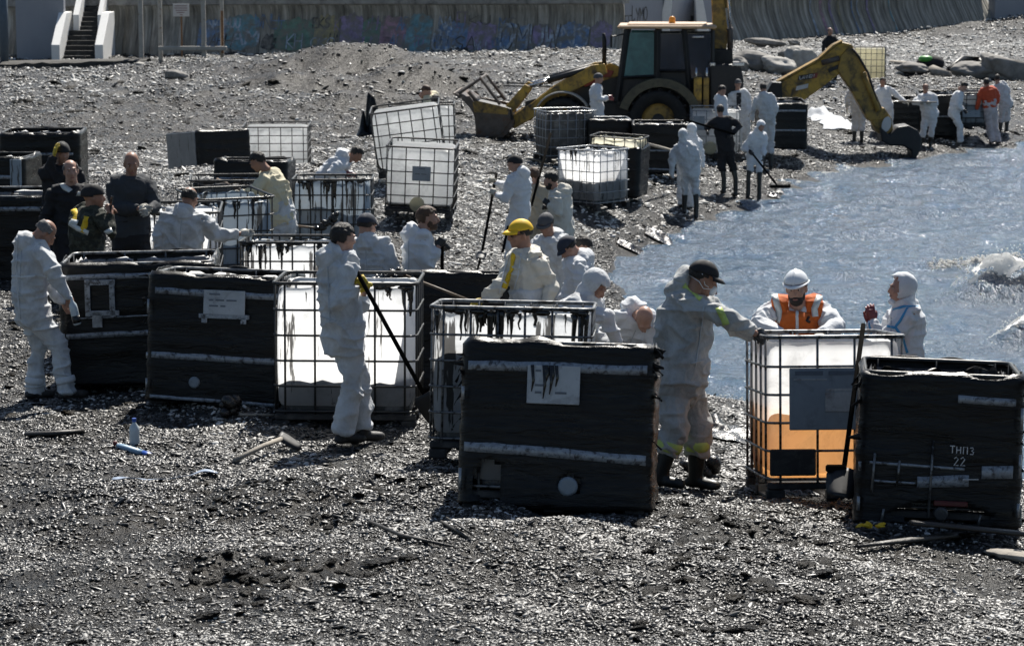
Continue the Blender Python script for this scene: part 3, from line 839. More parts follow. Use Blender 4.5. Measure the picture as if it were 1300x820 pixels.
tag(mb.build('concrete_slab', MT['coping'], None, False, p), 'tilted pale concrete slab at the end of the dark ledge', 'slab')

# ------------------------------------------------------------------ boulders and shore debris at the back
MT['rock'] = mat('grey_boulder', (.40, .385, .355), .9, .35, 3, bump=.6, bscale=7)
MT['rock_dark'] = mat('dark_boulder', (.22, .21, .195), .85, .4, 3, bump=.6, bscale=7)
MT['drift'] = mat('bleached_driftwood', (.30, .27, .23), .85, .3, 6, bump=.5, bscale=20)
MT['darkwood'] = mat('dark_wet_wood', (.03, .026, .022), .5, .4, 8, bump=.4, bscale=25)
def boulder(px, py, sx, sy, sz, m, label, seed, block=False, rz=0.0, cat='boulder', name='boulder', s=None):
    p = on_ground(px, py)
    bm = bmesh.new(); bmesh.ops.create_icosphere(bm, subdivisions=4, radius=1)
    V = np.array([v.co[:] for v in bm.verts])
    if block:
        V = np.sign(V) * np.abs(V) ** .45
    n = 1 + .5 * (vn3(V + 3, 1.3, seed) - .5) + .22 * (vn3(V + 3, 3.5, seed + 3) - .5) + .1 * (vn3(V + 3, 9, seed + 5) - .5)
    V = V * n[:, None] * np.array([sx, sy, sz]) / 2
    for v, c in zip(bm.verts, V):
        v.co = c
    me = bpy.data.meshes.new(name); bm.to_mesh(me); bm.free(); me.materials.append(MT[m])
    me.polygons.foreach_set('use_smooth', [True] * len(me.polygons))
    o = bpy.data.objects.new(name, me); o.location = p + Vector((0, 0, sz * .33)); o.rotation_euler = (0, .1 if not block else .18, rz); link(o)
    return tag(o, label, cat, 'boulders behind the excavator arm')
boulder(957, 90, 1.5, 1.1, .75, 'rock_dark', 'broad dark boulder left of the block shaped one', 2)
boulder(988, 92, 1.2, 1.0, .6, 'rock', 'low rounded grey boulder in front of the square block', 3)
boulder(1014, 86, .95, .8, .85, 'rock', 'square pale concrete block leaning among the boulders', 4, True, .5)
boulder(1004, 76, .9, .9, .5, 'rock_dark', 'small dark boulder behind the square block', 5)
boulder(935, 92, .9, .9, .6, 'rock_dark', 'small dark boulder at the left end of the boulder row', 6)
boulder(1240, 99, 1.7, 1.0, .62, 'rock_dark', 'hump backed dark boulder behind the man in the orange top', 7)
boulder(1286, 100, 2.1, 1.1, .8, 'rock_dark', 'large flat sided dark boulder at the right edge', 8, True, .1)
boulder(1158, 92, 1.2, .9, .4, 'rock_dark', 'flat dark boulder right of the cream tank', 9)
boulder(970, 58, 1.7, .5, .35, 'rock_dark', 'long dark lump on the pale shingle behind the boulders', 10)
boulder(1008, 57, .5, .4, .25, 'rock_dark', 'little dark lump right of the long one behind the boulders', 12)
boulder(222, 100, .7, .6, .32, 'rock_dark', 'grey rubble lump beside the shingle mound', 11)
boulder(935, 44, 1.1, .6, .5, 'rock', 'pale stone at the foot of the ribbed sea wall', 13)
boulder(692, 205, .8, .4, .12, 'rock', 'low sandy stone beside the standing pole', 14)
def log(name, pts, rads, m, label, cat, flat=1.0, lift=.04):
    """round or flat piece of wood lying over ground points given in the photo"""
    P = [on_ground(px, py) + Vector((0, 0, lift + (q if len(a) == 0 else a[0]))) for (px, py, *a) in pts for q in (0,)]
    c = P[0].copy()
    mb = MB(); mb.tube([p - c for p in P], rads, 8, flat=flat)
    return tag(mb.build(name, MT[m], None, True, c), label, cat)
log('driftwood_log', [(1130, 80), (1155, 84), (1185, 93), (1205, 97)], [.06, .12, .24, .12], 'drift', 'bleached driftwood log right of the cream tank', 'driftwood')
log('driftwood_log', [(1205, 90), (1222, 80, .1), (1245, 82, .1), (1262, 94)], [.10, .14, .13, .06], 'darkwood', 'dark bent branch arching over the hump backed boulder', 'driftwood')
MT['green'] = mat('green_plastic', (.06, .30, .05), .5, .3, 6)
p = on_ground(1181, 90); mb = MB()
mb.ell((0, 0, .25), (.5, .35, .3)); sk = mb.build('rubbish_sack', MT['black_cloth'], None, True, p); tag(sk, 'dark sack with a green patch lying behind the driftwood log', 'sack')
mb = MB(); mb.ell((-.2, -.18, .42), (.26, .2, .12)); mb.build('green_patch', MT['green'], sk, True)
# ------------------------------------------------------------------ tanks in cages (intermediate bulk containers)
def tank_plastic(name, col, trans, stain=.5, stain_col=(.03, .027, .024), drip=True, grime=(.35, .36, .36)):
    m = bpy.data.materials.new(name); m.use_nodes = True
    nt = m.node_tree; b = nt.nodes['Principled BSDF']; out = nt.nodes['Material Output']
    v = mapping(nt, (1, 1, 1)); vd = mapping(nt, (1, 1, .09))
    c = ramp(nt, noise_node(nt, 5, 5, .6, v), [(.3, tuple(x * .9 for x in col)), (.75, col)])
    c = mixc(nt, ramp(nt, noise_node(nt, 2.4, 6, .72, v, .5), [(.48, 0.), (.74, .7)]), c, grime)
    dn = noise_node(nt, 17, 4, .65, vd, .1)
    c = mixc(nt, ramp(nt, dn, [(1 - stain, 0.), (1 - stain + .04, .9)]), c, stain_col)
    nt.links.new(c, b.inputs['Base Color']); b.inputs['Roughness'].default_value = .35
    tr = nt.nodes.new('ShaderNodeBsdfTranslucent'); nt.links.new(c, tr.inputs[0])
    mx = nt.nodes.new('ShaderNodeMixShader'); mx.inputs[0].default_value = trans
    nt.links.new(b.outputs[0], mx.inputs[1]); nt.links.new(tr.outputs[0], mx.inputs[2]); nt.links.new(mx.outputs[0], out.inputs[0])
    return m

MT['tank_white'] = tank_plastic('white_tank_plastic', (.91, .92, .93), .83, .39)
MT['tank_clean'] = tank_plastic('clean_tank_plastic', (.92, .93, .93), .82, .31)
MT['tank_drip'] = tank_plastic('oil_streaked_tank_plastic', (.86, .88, .90), .78, .46)
MT['tank_cream'] = tank_plastic('cream_tank_plastic', (.89, .85, .68), .8, .28)
MT['tank_blue'] = tank_plastic('grey_blue_tank_plastic', (.36, .44, .52), .25, .45)
MT['tank_grey'] = tank_plastic('weathered_grey_tank_plastic', (.22, .235, .25), .12, .40)
MT['tank_dark'] = tank_plastic('oil_blackened_tank_plastic', (.035, .036, .04), .05, .45)
def film(name, col, rough, dirt):
    m = bpy.data.materials.new(name); m.use_nodes = True
    nt = m.node_tree; b = nt.nodes['Principled BSDF']; b.inputs['Specular IOR Level'].default_value = .3
    v = mapping(nt, (1, 1, 1)); vh = mapping(nt, (.6, .6, 3.2))
    n = noise_node(nt, 4, 5, .6, vh, .6)
    c = ramp(nt, n, [(.35, tuple(x * .6 for x in col)), (.65, tuple(x * 1.3 for x in col))])
    c = mixc(nt, ramp(nt, noise_node(nt, 6, 6, .7, v, .3), [(.62, 0.), (.8, .45)]), c, dirt)
    nt.links.new(c, b.inputs['Base Color'])
    nt.links.new(ramp(nt, n, [(.3, rough - .12), (.7, rough + .2)]), b.inputs['Roughness'])
    bn = nt.nodes.new('ShaderNodeBump'); bn.inputs['Strength'].default_value = .55; bn.inputs['Distance'].default_value = .02
    nt.links.new(noise_node(nt, 9, 5, .6, vh, 1.0), bn.inputs['Height']); nt.links.new(bn.outputs[0], b.inputs['Normal'])
    return m
MT['film'] = film('black_film', (.006, .0063, .007), .32, (.03, .03, .03))
MT['cage'] = mat('galvanised_tube', (.20, .205, .21), .45, .3, 18, metal=.55, dirt=(.02, .018, .016), dscale=9, dlo=.48, dhi=.58)
MT['cage_dark'] = mat('oily_tube', (.045, .044, .042), .4, .4, 18, metal=.3, dirt=(.2, .2, .2), dscale=14, dlo=.62, dhi=.7)
MT['cage_light'] = mat('bright_tube', (.34, .35, .36), .4, .2, 18, metal=.6, dirt=(.03, .03, .03), dscale=9, dlo=.55, dhi=.65)
MT['pallet'] = mat('dark_pallet', (.025, .024, .024), .7, .4, 9, dirt=(.08, .075, .07), dscale=6)
MT['plate'] = mat('grey_label_plate', (.25, .285, .32), .5, .12, 7, metal=.1, dirt=(.10, .10, .10), dscale=4, dlo=.55, dhi=.8)
MT['plate_pale'] = mat('pale_label_plate', (.40, .43, .46), .5, .12, 7, dirt=(.10, .10, .10), dscale=5, dlo=.5, dhi=.75)
MT['strap'] = mat('silvery_strap', (.27, .30, .34), .45, .3, 30, dirt=(.05, .05, .055), dscale=22, dlo=.5, dhi=.62, metal=.2)
MT['print'] = mat('dull_print', (.12, .14, .17), .6, .2, 20)
MT['paper'] = mat('stained_paper', (.42, .42, .42), .8, .2, 20, dirt=(.15, .13, .12), dscale=10)
MT['sludge'] = mat('black_sludge', (.012, .010, .009), .25, .4, 9, bump=.8, bscale=14, spec=.6)
MT['sludge_grey'] = tank_plastic('settled_sludge', (.022, .026, .03), .02, .42, (.012, .012, .012))
MT['drip'] = mat('oil_drip', (.010, .009, .008), .25, .3, 20, spec=.6)
MT['cap_ring'] = mat('dull_white_cap', (.20, .24, .28), .5, .15, 10, dirt=(.1, .1, .1), dscale=8)
MT['orange_tint'] = tank_plastic('orange_liquid', (.86, .42, .15), .70, .36, (.42, .15, .04), grime=(.90, .56, .27))
MT['red_valve'] = mat('dark_red_valve', (.10, .012, .012), .5, .3, 14)

def rrect(w, d, r, n=6, off=0.0, inset=0.0):
    """rounded rectangle, front edge on y = 0, counter-clockwise from the front left corner"""
    x0, x1, y0, y1 = -w / 2 + inset, w / 2 - inset, inset, d - inset
    r = max(r - inset, .005)
    out = []
    for (cx, cy, a0) in ((x1 - r, y0 + r, -90), (x1 - r, y1 - r, 0), (x0 + r, y1 - r, 90), (x0 + r, y0 + r, 180)):
        for k in range(n + 1):
            a = R(a0 + 90 * k / n)
            out.append((cx + r * math.cos(a), cy + r * math.sin(a)))
    return out

def dense(loop, step):
    out = []
    for (a, b) in zip(loop, loop[1:] + loop[:1]):
        L = math.dist(a, b); n = max(1, round(L / step))
        for k in range(n):
            out.append((a[0] + (b[0] - a[0]) * k / n, a[1] + (b[1] - a[1]) * k / n))
    return out

_bar = {}
def ibc(px, py, s, label, kind='white', yaw=0.0, roll=0.0, pitch=None, w=1.2, d=1.0, h=1.14, tank='tank_white', cage='cage', rings=5, nv=5, nd=4,
        level=None, liquid='sludge_grey', open_top=True, plate=None, straps=(), holes=(), bands=True, seed=0, zoff=0.0, cap=None, grp=None, top_h=None, drips=0, ragged=.05, tilt_note=None):
    p = pt(px, py, F / s)
    if pitch is None:      # it stands on sloping shingle
        ya = R(yaw); dx, dy = -math.sin(ya), math.cos(ya)
        z_ = ground([p.x, p.x + dx * d], [p.y, p.y + dy * d], False)
        pitch = math.degrees(math.atan((z_[1] - z_[0]) / d)); pitch = min(max(pitch, -10), 4)
    root = empty('bulk_container', (p.x, p.y, p.z + zoff), label, 'bulk tank', grp or ('tanks wrapped in black film' if kind == 'wrapped' else 'caged tanks standing on the beach'), (R(pitch), R(roll), R(yaw)))
    rnd = random.Random(seed)
    ph = .13
    # pallet: a frame on nine feet
    mb = MB()
    for y in (.06, d / 2, d - .06):
        mb.bbox((0, y, ph - .03), (w - .02, .11, .05), .008)
    for x in (-w / 2 + .07, 0, w / 2 - .07):
        for y in (.06, d / 2, d - .06):
            mb.bbox((x, y, ph / 2 - .03), (.13, .105, ph - .055), .01)
        mb.bbox((x, d / 2, .008), (.11, d - .03, .022), .005)
    mb.build('pallet', MT['pallet'], root)
    # tank: a moulded shell, open at the top where it has been cut
    tz0, tz1 = ph + .005, h - .035
    mb = MB()
    ins = .035
    lv = [(tz0, .10), (tz0 + .03, .03), (tz0 + .09, 0)] + [(tz0 + .09 + (tz1 - tz0 - .16) * k / 8, .0) for k in range(1, 9)]
    if open_top:
        lv += [(tz1 - .02, .006), (tz1, .02)]
    else:
        lv += [(tz1 - .04, .012), (tz1 - .01, .05), (tz1, .12)]
    rows = []
    for k, (z, i_) in enumerate(lv):
        bulge = .012 * math.sin(math.pi * (z - tz0) / (tz1 - tz0)) if 2 < k < len(lv) - 2 else 0
        jag = (lambda: rnd.uniform(-ragged, ragged * .3)) if open_top and k == len(lv) - 1 else (lambda: 0)
        rows.append([(x, y, z + jag()) for x, y in dense(rrect(w, d, .13, 6, 0, ins + i_ - bulge), .09)])
    n = min(len(r_) for r_ in rows)
    base = dense(rrect(w, d, .13, 6, 0, ins), .09); n = len(base)
    rows = []
    for k, (z, i_) in enumerate(lv):
        bulge = .012 * math.sin(math.pi * (z - tz0) / (tz1 - tz0)) if 2 < k < len(lv) - 2 else 0
        row = []
        for j, (x, y) in enumerate(base):
            fx = 1 - 2 * (i_ - bulge) / w; fy = 1 - 2 * (i_ - bulge) / d
            jz = rnd.uniform(-ragged, ragged * .3) if open_top and k == len(lv) - 1 else 0
            rib = .010 * math.sin(x * 26) if 3 <= k <= len(lv) - 3 else 0
            row.append((x * fx, d / 2 + (y - d / 2) * (fy) + (rib if y < .2 else 0), z + jz))
        rows.append(row)
    mb.grid(rows, cv=True)
    mb.add(rows[0], [tuple(range(n - 1, -1, -1))])
    if not open_top:
        mb.add(rows[-1], [tuple(range(n))])
    tk = mb.build('tank', MT[tank], root, True)
    # what is left in it
    if level:
        mb = MB()
        rows = []
        zz0, zz1 = tz0 + .012, tz0 + (tz1 - tz0) * level
        for k in range(5):
            rows.append([(x * .972, d / 2 + (y - d / 2) * .965, zz0 + (zz1 - zz0) * k / 4 + (.0 if k < 4 or liquid == 'orange_tint' else .16 * level * (vn([x * 2.2], [y * 2.2], seed + 1)[0] - .5) * 2)) for x, y in base])
        mb.grid(rows, cv=True)
        if liquid != 'orange_tint':
            top = len(mb.v); ring = rows[-1]
            mid = [(x * .5, d / 2 + (y - d / 2) * .5, zz1 + rnd.uniform(-.06, .05)) for x, y, z in ring]
            mb.grid([ring, mid], cv=True); mb.add(mid, [tuple(range(len(mid)))])
        mb.build('oily_residue' if liquid != 'orange_tint' else 'orange_liquid', MT[liquid], tk, True)
    # cage: rings and bars, each its own tube
    def key(nm, fn):
        k = (nm, w, d, h, cage)
        if k not in _bar:
            q = MB(); fn(q); _bar[k] = q.mesh(nm, MT[cage], True)
        return _bar[k]
    def put(nm, me, loc=(0, 0, 0), rz=0):
        o = bpy.data.objects.new(nm, me); o.location = loc; o.rotation_euler = (0, 0, rz); return link(o, root)
    ring = key('cage_ring', lambda q: q.tube([(x, y, 0) for x, y in rrect(w, d, .09, 5)], .0095, 6, closed=True))
    trg = key('top_rail', lambda q: q.tube([(x, y, 0) for x, y in rrect(w, d, .09, 5)], .015, 8, closed=True))
    barm = key('cage_bar', lambda q: q.tube([(0, 0, ph - .01), (0, 0, h)], .0095, 6, caps=True))
    zs = [ph + .02 + (h - ph - .03) * k / rings for k in range(rings)]
    for z in zs:
        put('cage_ring', ring, (0, 0, z))
    put('top_rail', trg, (0, 0, h))
    if kind != 'wrapped' or nv > 0:
        for k in range(nv):
            x = -w / 2 + .1 + (w - .2) * k / max(nv - 1, 1)
            put('cage_bar', barm, (x, .009, 0)); put('cage_bar', barm, (x, d - .009, 0))
        for k in range(nd):
            y = .1 + (d - .2) * k / max(nd - 1, 1)
            put('cage_bar', barm, (-w / 2 + .009, y, 0)); put('cage_bar', barm, (w / 2 - .009, y, 0))
    # black film wound round the cage
    if kind == 'wrapped':
        loop = dense(rrect(w + .05, d + .05, .10, 5), .042)
        nz = 32; z0 = .03; z1 = (top_h or h) + .012
        lx = np.array([q[0] for q in loop]); ly = np.array([q[1] for q in loop]) - .025
        cx, cy = 0, d / 2
        nxv = np.sign(lx) * np.clip((np.abs(lx) - (w / 2 - .12)) / .12, 0, 1); nyv = np.sign(ly - cy) * np.clip((np.abs(ly - cy) - (d / 2 - .12)) / .12, 0, 1)
        nl = np.hypot(nxv, nyv) + 1e-6; nxv /= nl; nyv /= nl
        per = np.cumsum(np.hypot(np.diff(lx, prepend=lx[-1]), np.diff(ly, prepend=ly[-1])))
        rows = []
        for k in range(nz + 1):
            z = z0 + (z1 - z0) * k / nz
            rel = np.full(len(loop), z)
            o_ = .008 * sum(math.exp(-((z - q) / .028) ** 2) for q in zs + [h])
            fold = .020 * (fbm(per * 1.6 + z * 3.5, per * 0 + z * 6, 3, seed + 3)) + .010 * fbm(per * 7, per * 0 + z * 13, 2, seed + 8)
            slump = 0
            if z < .35:
                slump = .05 * (1 - z / .35) * np.abs(fbm(per * 2.5, per * 0 + z * 2, 3, seed + 5)) * 2
            off = o_ + fold + slump + .010
            if k == nz:
                rel = rel + .045 * fbm(per * 5, per * 0, 3, seed + 6) * 2
                off = off - .03
            if k == 0:
                rel = rel + .05 * fbm(per * 4, per * 0, 2, seed + 7)
            rows.append([(lx[j] + nxv[j] * off[j], ly[j] + nyv[j] * off[j], rel[j]) for j in range(len(loop))])
        def skip(i, j):
            if not holes:
                return False
            x, y, z = rows[i][j]
            if y > .12:
                return False
            for (hx, hz, rx, rz) in holes:
                if ((x - hx) / rx) ** 2 + ((z - hz) / rz) ** 2 < 1:
                    return True
            return False
        mb = MB(); mb.grid(rows, cv=True, skip=skip)
        wr = mb.build('black_film', MT['film'], root, True)
        md = wr.modifiers.new('solidify', 'SOLIDIFY'); md.thickness = .005; md.offset = -1
        if s > 100:      # where the film has worn through along the corners, and its torn fringe
            for sx in (-1, 1):
                q = MB(); fl = MB()
                z = .12
                while z < h - .15:
                    L = rnd.uniform(.04, .16)
                    if rnd.random() < (.75 if sx < 0 else .45):
                        q.tube([(sx * (w / 2 + .012), -.046, z), (sx * (w / 2 + .012), -.048, z + L)], .011, 6)
                    z += L + rnd.uniform(.05, .18)
                for k in range(16 if sx > 0 else 9):
                    zz = h - abs(rnd.gauss(0, .22)); x0 = sx * (w / 2 + .02); y0 = -.03 + rnd.uniform(-.02, .2)
                    P = []; dx = sx * rnd.uniform(.02, .07); dz = rnd.uniform(-.09, .03); wd = rnd.uniform(.015, .05)
                    for i in range(5):
                        t = i / 4; P.append([(x0 + dx * t + .01 * math.sin(t * 5 + k), y0 - .04 * t * rnd.random(), zz + dz * t * t - wd * .5 * (1 - t * .6)), (x0 + dx * t * 1.1, y0 - .02, zz + dz * t + wd * .5 * (1 - t * .7))])
                    fl.grid(P)
                if q.f:
                    q.build('exposed_bar', MT['cage_light'], root, True)
                o_ = fl.build('torn_film', MT['film'], root, True, solid=.003); o_['kind'] = 'stuff'
        fr_off = lambda x, z: -.062 - .012 * vn([x * 5], [z * 5], seed)[0]
        # silvery strips showing where straps run round
        for (x0, x1, zc, hh, slope) in straps:
            mb = MB(); P = []
            for k in range(25):
                t = k / 24; x = x0 + (x1 - x0) * t; z = zc + slope * (x - x0) + .006 * (vn([x * 2.5], [2.5], seed + int(zc * 10))[0] - .5)
                hv = hh * (.92 + .16 * vn([x * 9], [7.7], seed)[0])
                kx = int(min(max((z - z0) / (z1 - z0), 0), 1) * nz)
                yb = min((r_[1] for q in rows[max(kx - 1, 0):kx + 3] for r_ in q if abs(r_[0] - x) < .06 and r_[1] < .3), default=-.05) - .004
                P.append([(x, yb, z), (x, yb - .003, z + hv / 2), (x, yb, z + hv)])
            mb.grid(P); mb.build('strap', MT['strap'], root, True, solid=.003)
    # plates and print
    if plate:
        for (xc, zc, pw, phh, m, nlines) in plate:
            mb = MB(); yy = -.075 if kind == 'wrapped' else -.016
            mb.bbox((xc, yy, zc), (pw, .012, phh), .004)
            pl = mb.build('label_plate', MT[m], root)
            if nlines:
                mb = MB()
                for k in range(nlines):
                    x = xc - pw / 2 + .05
                    while x < xc + pw / 2 - .1:
                        L = rnd.uniform(.03, .10)
                        if rnd.random() < .6:
                            mb.box((x + L / 2, yy - .0075, zc + phh / 2 - .035 - k * (phh - .06) / max(nlines, 1)), (L, .002, .014))
                        x += L + .02
                if mb.f:
                    mb.build('printed_text', MT['print'], pl)
    if cap:
        xc, zc, rr, m = cap
        mb = MB(); yy = -.055 if kind == 'wrapped' else -.02
        mb.tube([(xc, .05, zc), (xc, yy, zc), (xc, yy - .012, zc)], [rr, rr, rr * .8], 18)
        mb.build('outlet_cap', MT[m], root, False, bevel=.006)
    if drips:
        mb = MB()
        xs = [rnd.uniform(-w / 2 + .05, w / 2 - .05) for _ in range(max(3, drips // 4))]
        for k in range(drips):
            x = rnd.choice(xs) + rnd.gauss(0, .05); x = min(max(x, -w / 2 + .05), w / 2 - .05)
            L = min(.03 + rnd.expovariate(7.0), h * .6); zt = h - .05 - rnd.uniform(.0, .03); r0 = rnd.uniform(.004, .016)
            j = lambda: rnd.uniform(-.008, .008)
            mb.tube([(x, .03, zt + .04), (x + j(), .024, zt), (x + j(), .022, zt - L * .4), (x + j(), .022, zt - L * .75), (x + j(), .024, zt - L)], [r0 * 2.2, r0 * 1.3, r0, r0 * rnd.uniform(.4, .9), r0 * rnd.uniform(.3, 1.1)], 6)
        for k in range(drips // 2):
            x = rnd.uniform(-w / 2 + .05, w / 2 - .05)
            mb.ell((x, .005, h - rnd.uniform(.0, .03)), (rnd.uniform(.02, .07), .016, rnd.uniform(.012, .03)), 0, None, 8, 5)
        mb.build('oil_drips', MT['drip'], root, True)['kind'] = 'stuff'
    return root

GW = 'tanks wrapped in black film'
GC = 'caged tanks standing on the beach'
# front row
A_ = ibc(1189, 674, 195, 'squat black wrapped tank nearest the sea with scrawled white letters', 'wrapped', yaw=-7, roll=1.2, pitch=-4.5, w=1.0, d=1.15, h=1.02, tank='tank_dark', cage='cage_dark', seed=3, level=.6, liquid='sludge', nv=3, nd=3,
         straps=((-.14, .19, .285, .075, .06), (.27, .47, .36, .085, .05), (.10, .47, .845, .05, -.02), (-.45, .16, .43, .018, -.035), (-.42, -.15, .31, .014, -.02)), holes=((-.0, .10, .30, .07),), cap=(.02, .12, .05, 'tank_dark'))
mb = MB()
for (x, z0, z1) in ((-.06, .10, .60), (-.27, .29, .46), (-.43, .24, .50), (.26, .06, .13), (-.36, .06, .14)):
    mb.tube([(x, -.075, z0), (x + .012, -.078, z1)], .0085, 6)
mb.build('exposed_bar', MT['cage'], A_, True)
mb = MB(); mb.bbox((.08, -.05, .19), (.22, .02, .035), .006); mb.build('red_valve', MT['red_valve'], A_)
mb = MB()
MT['chalk'] = mat('white_scrawl', (.6, .6, .6), .8, .1, 20)
def scrawl(ch, x, z, sz):
    L = {'T': [[(0, 1), (.9, 1)], [(.45, 1), (.45, 0)]], 'H': [[(0, 0), (0, 1)], [(.7, 1), (.7, 0)], [(0, .5), (.7, .5)]], 'P': [[(0, 0), (0, 1), (.7, 1), (.7, 0)]],
         '3': [[(0, .95), (.5, 1), (.6, .75), (.25, .55), (.65, .35), (.5, .03), (0, .05)]], '2': [[(0, .8), (.3, 1), (.6, .75), (0, 0), (.65, .02)]]}[ch]
    for l in L:
        mb.tube([(x + a * sz * .8, -.083, z + b * sz) for a, b in l], .0035, 5)
for i, ch in enumerate('THP3'):
    scrawl(ch, .06 + i * .043, .525 - i * .002, .045)
for i, ch in enumerate('22'):
    scrawl(ch, .09 + i * .042, .445, .055)
mb.tube([(.15, -.082, .355), (.25, -.082, .36)], .003, 5)
mb.build('scrawled_letters', MT['chalk'], A_)
B_ = ibc(1062, 634, 178, 'caged white tank part full of orange liquid with a big grey plate', yaw=3, w=1.0, d=1.15, h=1.16, tank='tank_clean', cage='cage', rings=5, nv=4, nd=5, level=.53, liquid='orange_tint', open_top=True, ragged=.006, seed=5, grp=GC)
mb = MB(); mb.bbox((-.03, -.02, .72), (.62, .012, .44), .006); plb = mb.build('label_plate', MT['plate'], B_)
mb = MB(); mb.box((-.20, -.0285, .905), (.20, .003, .03)); mb.box((.05, -.0285, .905), (.22, .003, .028)); mb.build('printed_text', MT['print'], plb)
mb = MB(); mb.box((-.19, -.0285, .86), (.24, .003, .009)); mb.box((.02, -.0285, .785), (.20, .003, .02)); mb.build('pale_line', MT['paper'], plb)
mb = MB(); mb.bbox((.02, -.030, .70), (.21, .006, .14), .002); mb.build('paper_label', MT['paper'], plb)
mb = MB(); mb.bbox((-.315, -.018, .27), (.33, .03, .19), .01); mb.build('dark_panel', MT['pallet'], B_)
mb = MB(); mb.tube([(.36, .10, .24), (.36, -.01, .24), (.36, -.05, .22)], [.13, .12, .05], 16); mb.ell((.30, .0, .16), (.10, .05, .06)); mb.build('outlet_cap', MT['orange_tint'], B_, True)
C_ = ibc(702, 651, 203, 'largest black wrapped tank, middle foreground, with a stained white plate on its front', 'wrapped', yaw=-5, roll=1.2, pitch=-10, w=1.15, d=1.0, h=1.06, tank='tank_white', cage='cage', seed=8, level=.7, liquid='sludge', nv=5, nd=3,
         straps=((-.56, .56, .875, .06, .005), (-.57, .57, .37, .062, -.045)), plate=((-.02, .80, .33, .24, 'plate_pale', 4),), holes=((-.43, .16, .09, .15), (.09, .17, .055, .07)), cap=(.09, .17, .062, 'cap_ring'))
mb = MB()
for k in range(9):
    x = -.06 + random.gauss(0, .035); L = random.uniform(.06, .22)
    mb.tube([(x, -.084, .92), (x + .01, -.086, .92 - L * .6), (x, -.084, .92 - L)], [.011, .009, .003], 6)
mb.build('oil_drips', MT['drip'], C_, True)['kind'] = 'stuff'
D_ = ibc(646, 584, 172, 'caged white tank with black drips directly behind the big wrapped one', yaw=-3, roll=.8, w=1.2, d=1.0, h=1.12, tank='tank_drip', cage='cage', nv=6, nd=4, level=.72, seed=12, drips=34, ragged=.03, cap=(0, .24, .07, 'cap_ring'), grp=GC)
E_ = ibc(438, 545, 152, 'bright white caged tank with oil runs behind the man holding a shovel', yaw=-1.5, roll=.2, w=1.2, d=1.0, h=1.22, tank='tank_white', cage='cage_dark', rings=5, nv=5, nd=4, level=.30, seed=16, drips=9, ragged=.01, grp=GC)
F_ = ibc(272, 515, 147, 'black wrapped tank with a bracket framed pale plate left of the bright white tank', 'wrapped', yaw=-5, roll=1.5, w=1.15, d=1.0, h=1.12, tank='tank_white', cage='cage', seed=21, level=.75, liquid='sludge', nv=4, nd=3,
         straps=((-.53, .55, .955, .055, -.02), (-.55, .55, .40, .055, -.02), (-.56, .56, .05, .03, -.03)), plate=((.08, .90, .36, .21, 'plate_pale', 3), (.08, .78, .44, .04, 'strap', 0), (-.09, .75, .05, .06, 'strap', 0), (.25, .75, .05, .06, 'strap', 0)), cap=(-.17, .2, .05, 'cap_ring'))
G_ = ibc(178, 492, 139, 'wide black wrapped tank behind the stooping bald man with an empty pale bracket', 'wrapped', yaw=3, roll=-.8, w=1.35, d=1.0, h=1.14, tank='tank_white', cage='cage', seed=25, level=.8, liquid='sludge', nv=4, nd=3,
         straps=((-.65, .62, 1.0, .05, .01), (-.65, .62, .46, .05, .04), (-.60, .3, .64, .015, .03)), plate=((-.44, .84, .05, .34, 'strap', 0), (-.22, .83, .05, .34, 'strap', 0), (-.32, .98, .26, .05, 'strap', 0), (-.29, .70, .26, .05, 'strap', 0), (-.36, .64, .09, .14, 'plate_pale', 0)))
H_ = ibc(572, 500, 136, 'open black tank between the bright white tank and the man in the yellow cap', 'wrapped', yaw=-2, w=1.1, d=1.0, h=1.14, tank='tank_dark', cage='cage_dark', seed=31, level=.8, liquid='sludge', nv=3, nd=3)
I_ = ibc(372, 440, 118, 'open white tank streaked with oil behind the front row, left of the navy cap', yaw=-1, w=1.15, d=1.0, h=1.12, tank='tank_drip', cage='cage_dark', seed=35, level=.45, liquid='sludge', drips=22, ragged=.03)
JJ = ibc(222, 402, 116, 'white caged tank mostly hidden behind the balding man seen from behind', yaw=4, w=1.0, d=1.0, h=1.14, tank='tank_drip', cage='cage_dark', seed=37, level=.6, liquid='sludge', drips=14, grp=GC)
NN = ibc(296, 335, 96, 'dark open cage jammed between the blue grey tank and the low black one', yaw=6, w=1.1, d=1.0, h=1.10, tank='tank_dark', cage='cage_dark', seed=38, level=.8, liquid='sludge', nv=5, drips=10, grp=GC)
J_ = ibc(302, 372, 106, 'blue grey tank smeared with black paint under the reaching man\'s hand', yaw=24, w=.95, d=1.0, h=1.14, tank='tank_blue', cage='cage_dark', seed=39, level=.5, drips=16)
K_ = ibc(422, 336, 96, 'caged tank with thick black drips right of the man in the yellowed suit', yaw=1, w=1.05, d=1.0, h=1.12, tank='tank_blue', cage='cage_dark', seed=42, nv=7, level=.6, drips=24, liquid='sludge')
L_ = ibc(288, 230, 63, 'tank with one bare grey side and a black wrapped front', 'wrapped', yaw=38, w=1.2, d=1.2, h=1.02, tank='tank_white', cage='cage_dark', seed=46, level=.5, nv=4, straps=((-.55, .55, .28, .06, 0),))
mb = MB(); mb.bbox((-.645, .6, .55), (.03, 1.1, .95), .01); mb.build('bare_side', MT['tank_grey'], L_)
M_ = ibc(350, 221, 57, 'clean white caged tank behind the black fronted one, its far right end showing', yaw=0, w=1.45, d=1.0, h=1.04, tank='tank_clean', cage='cage_dark', seed=50, nv=6, open_top=False, grp=GC)
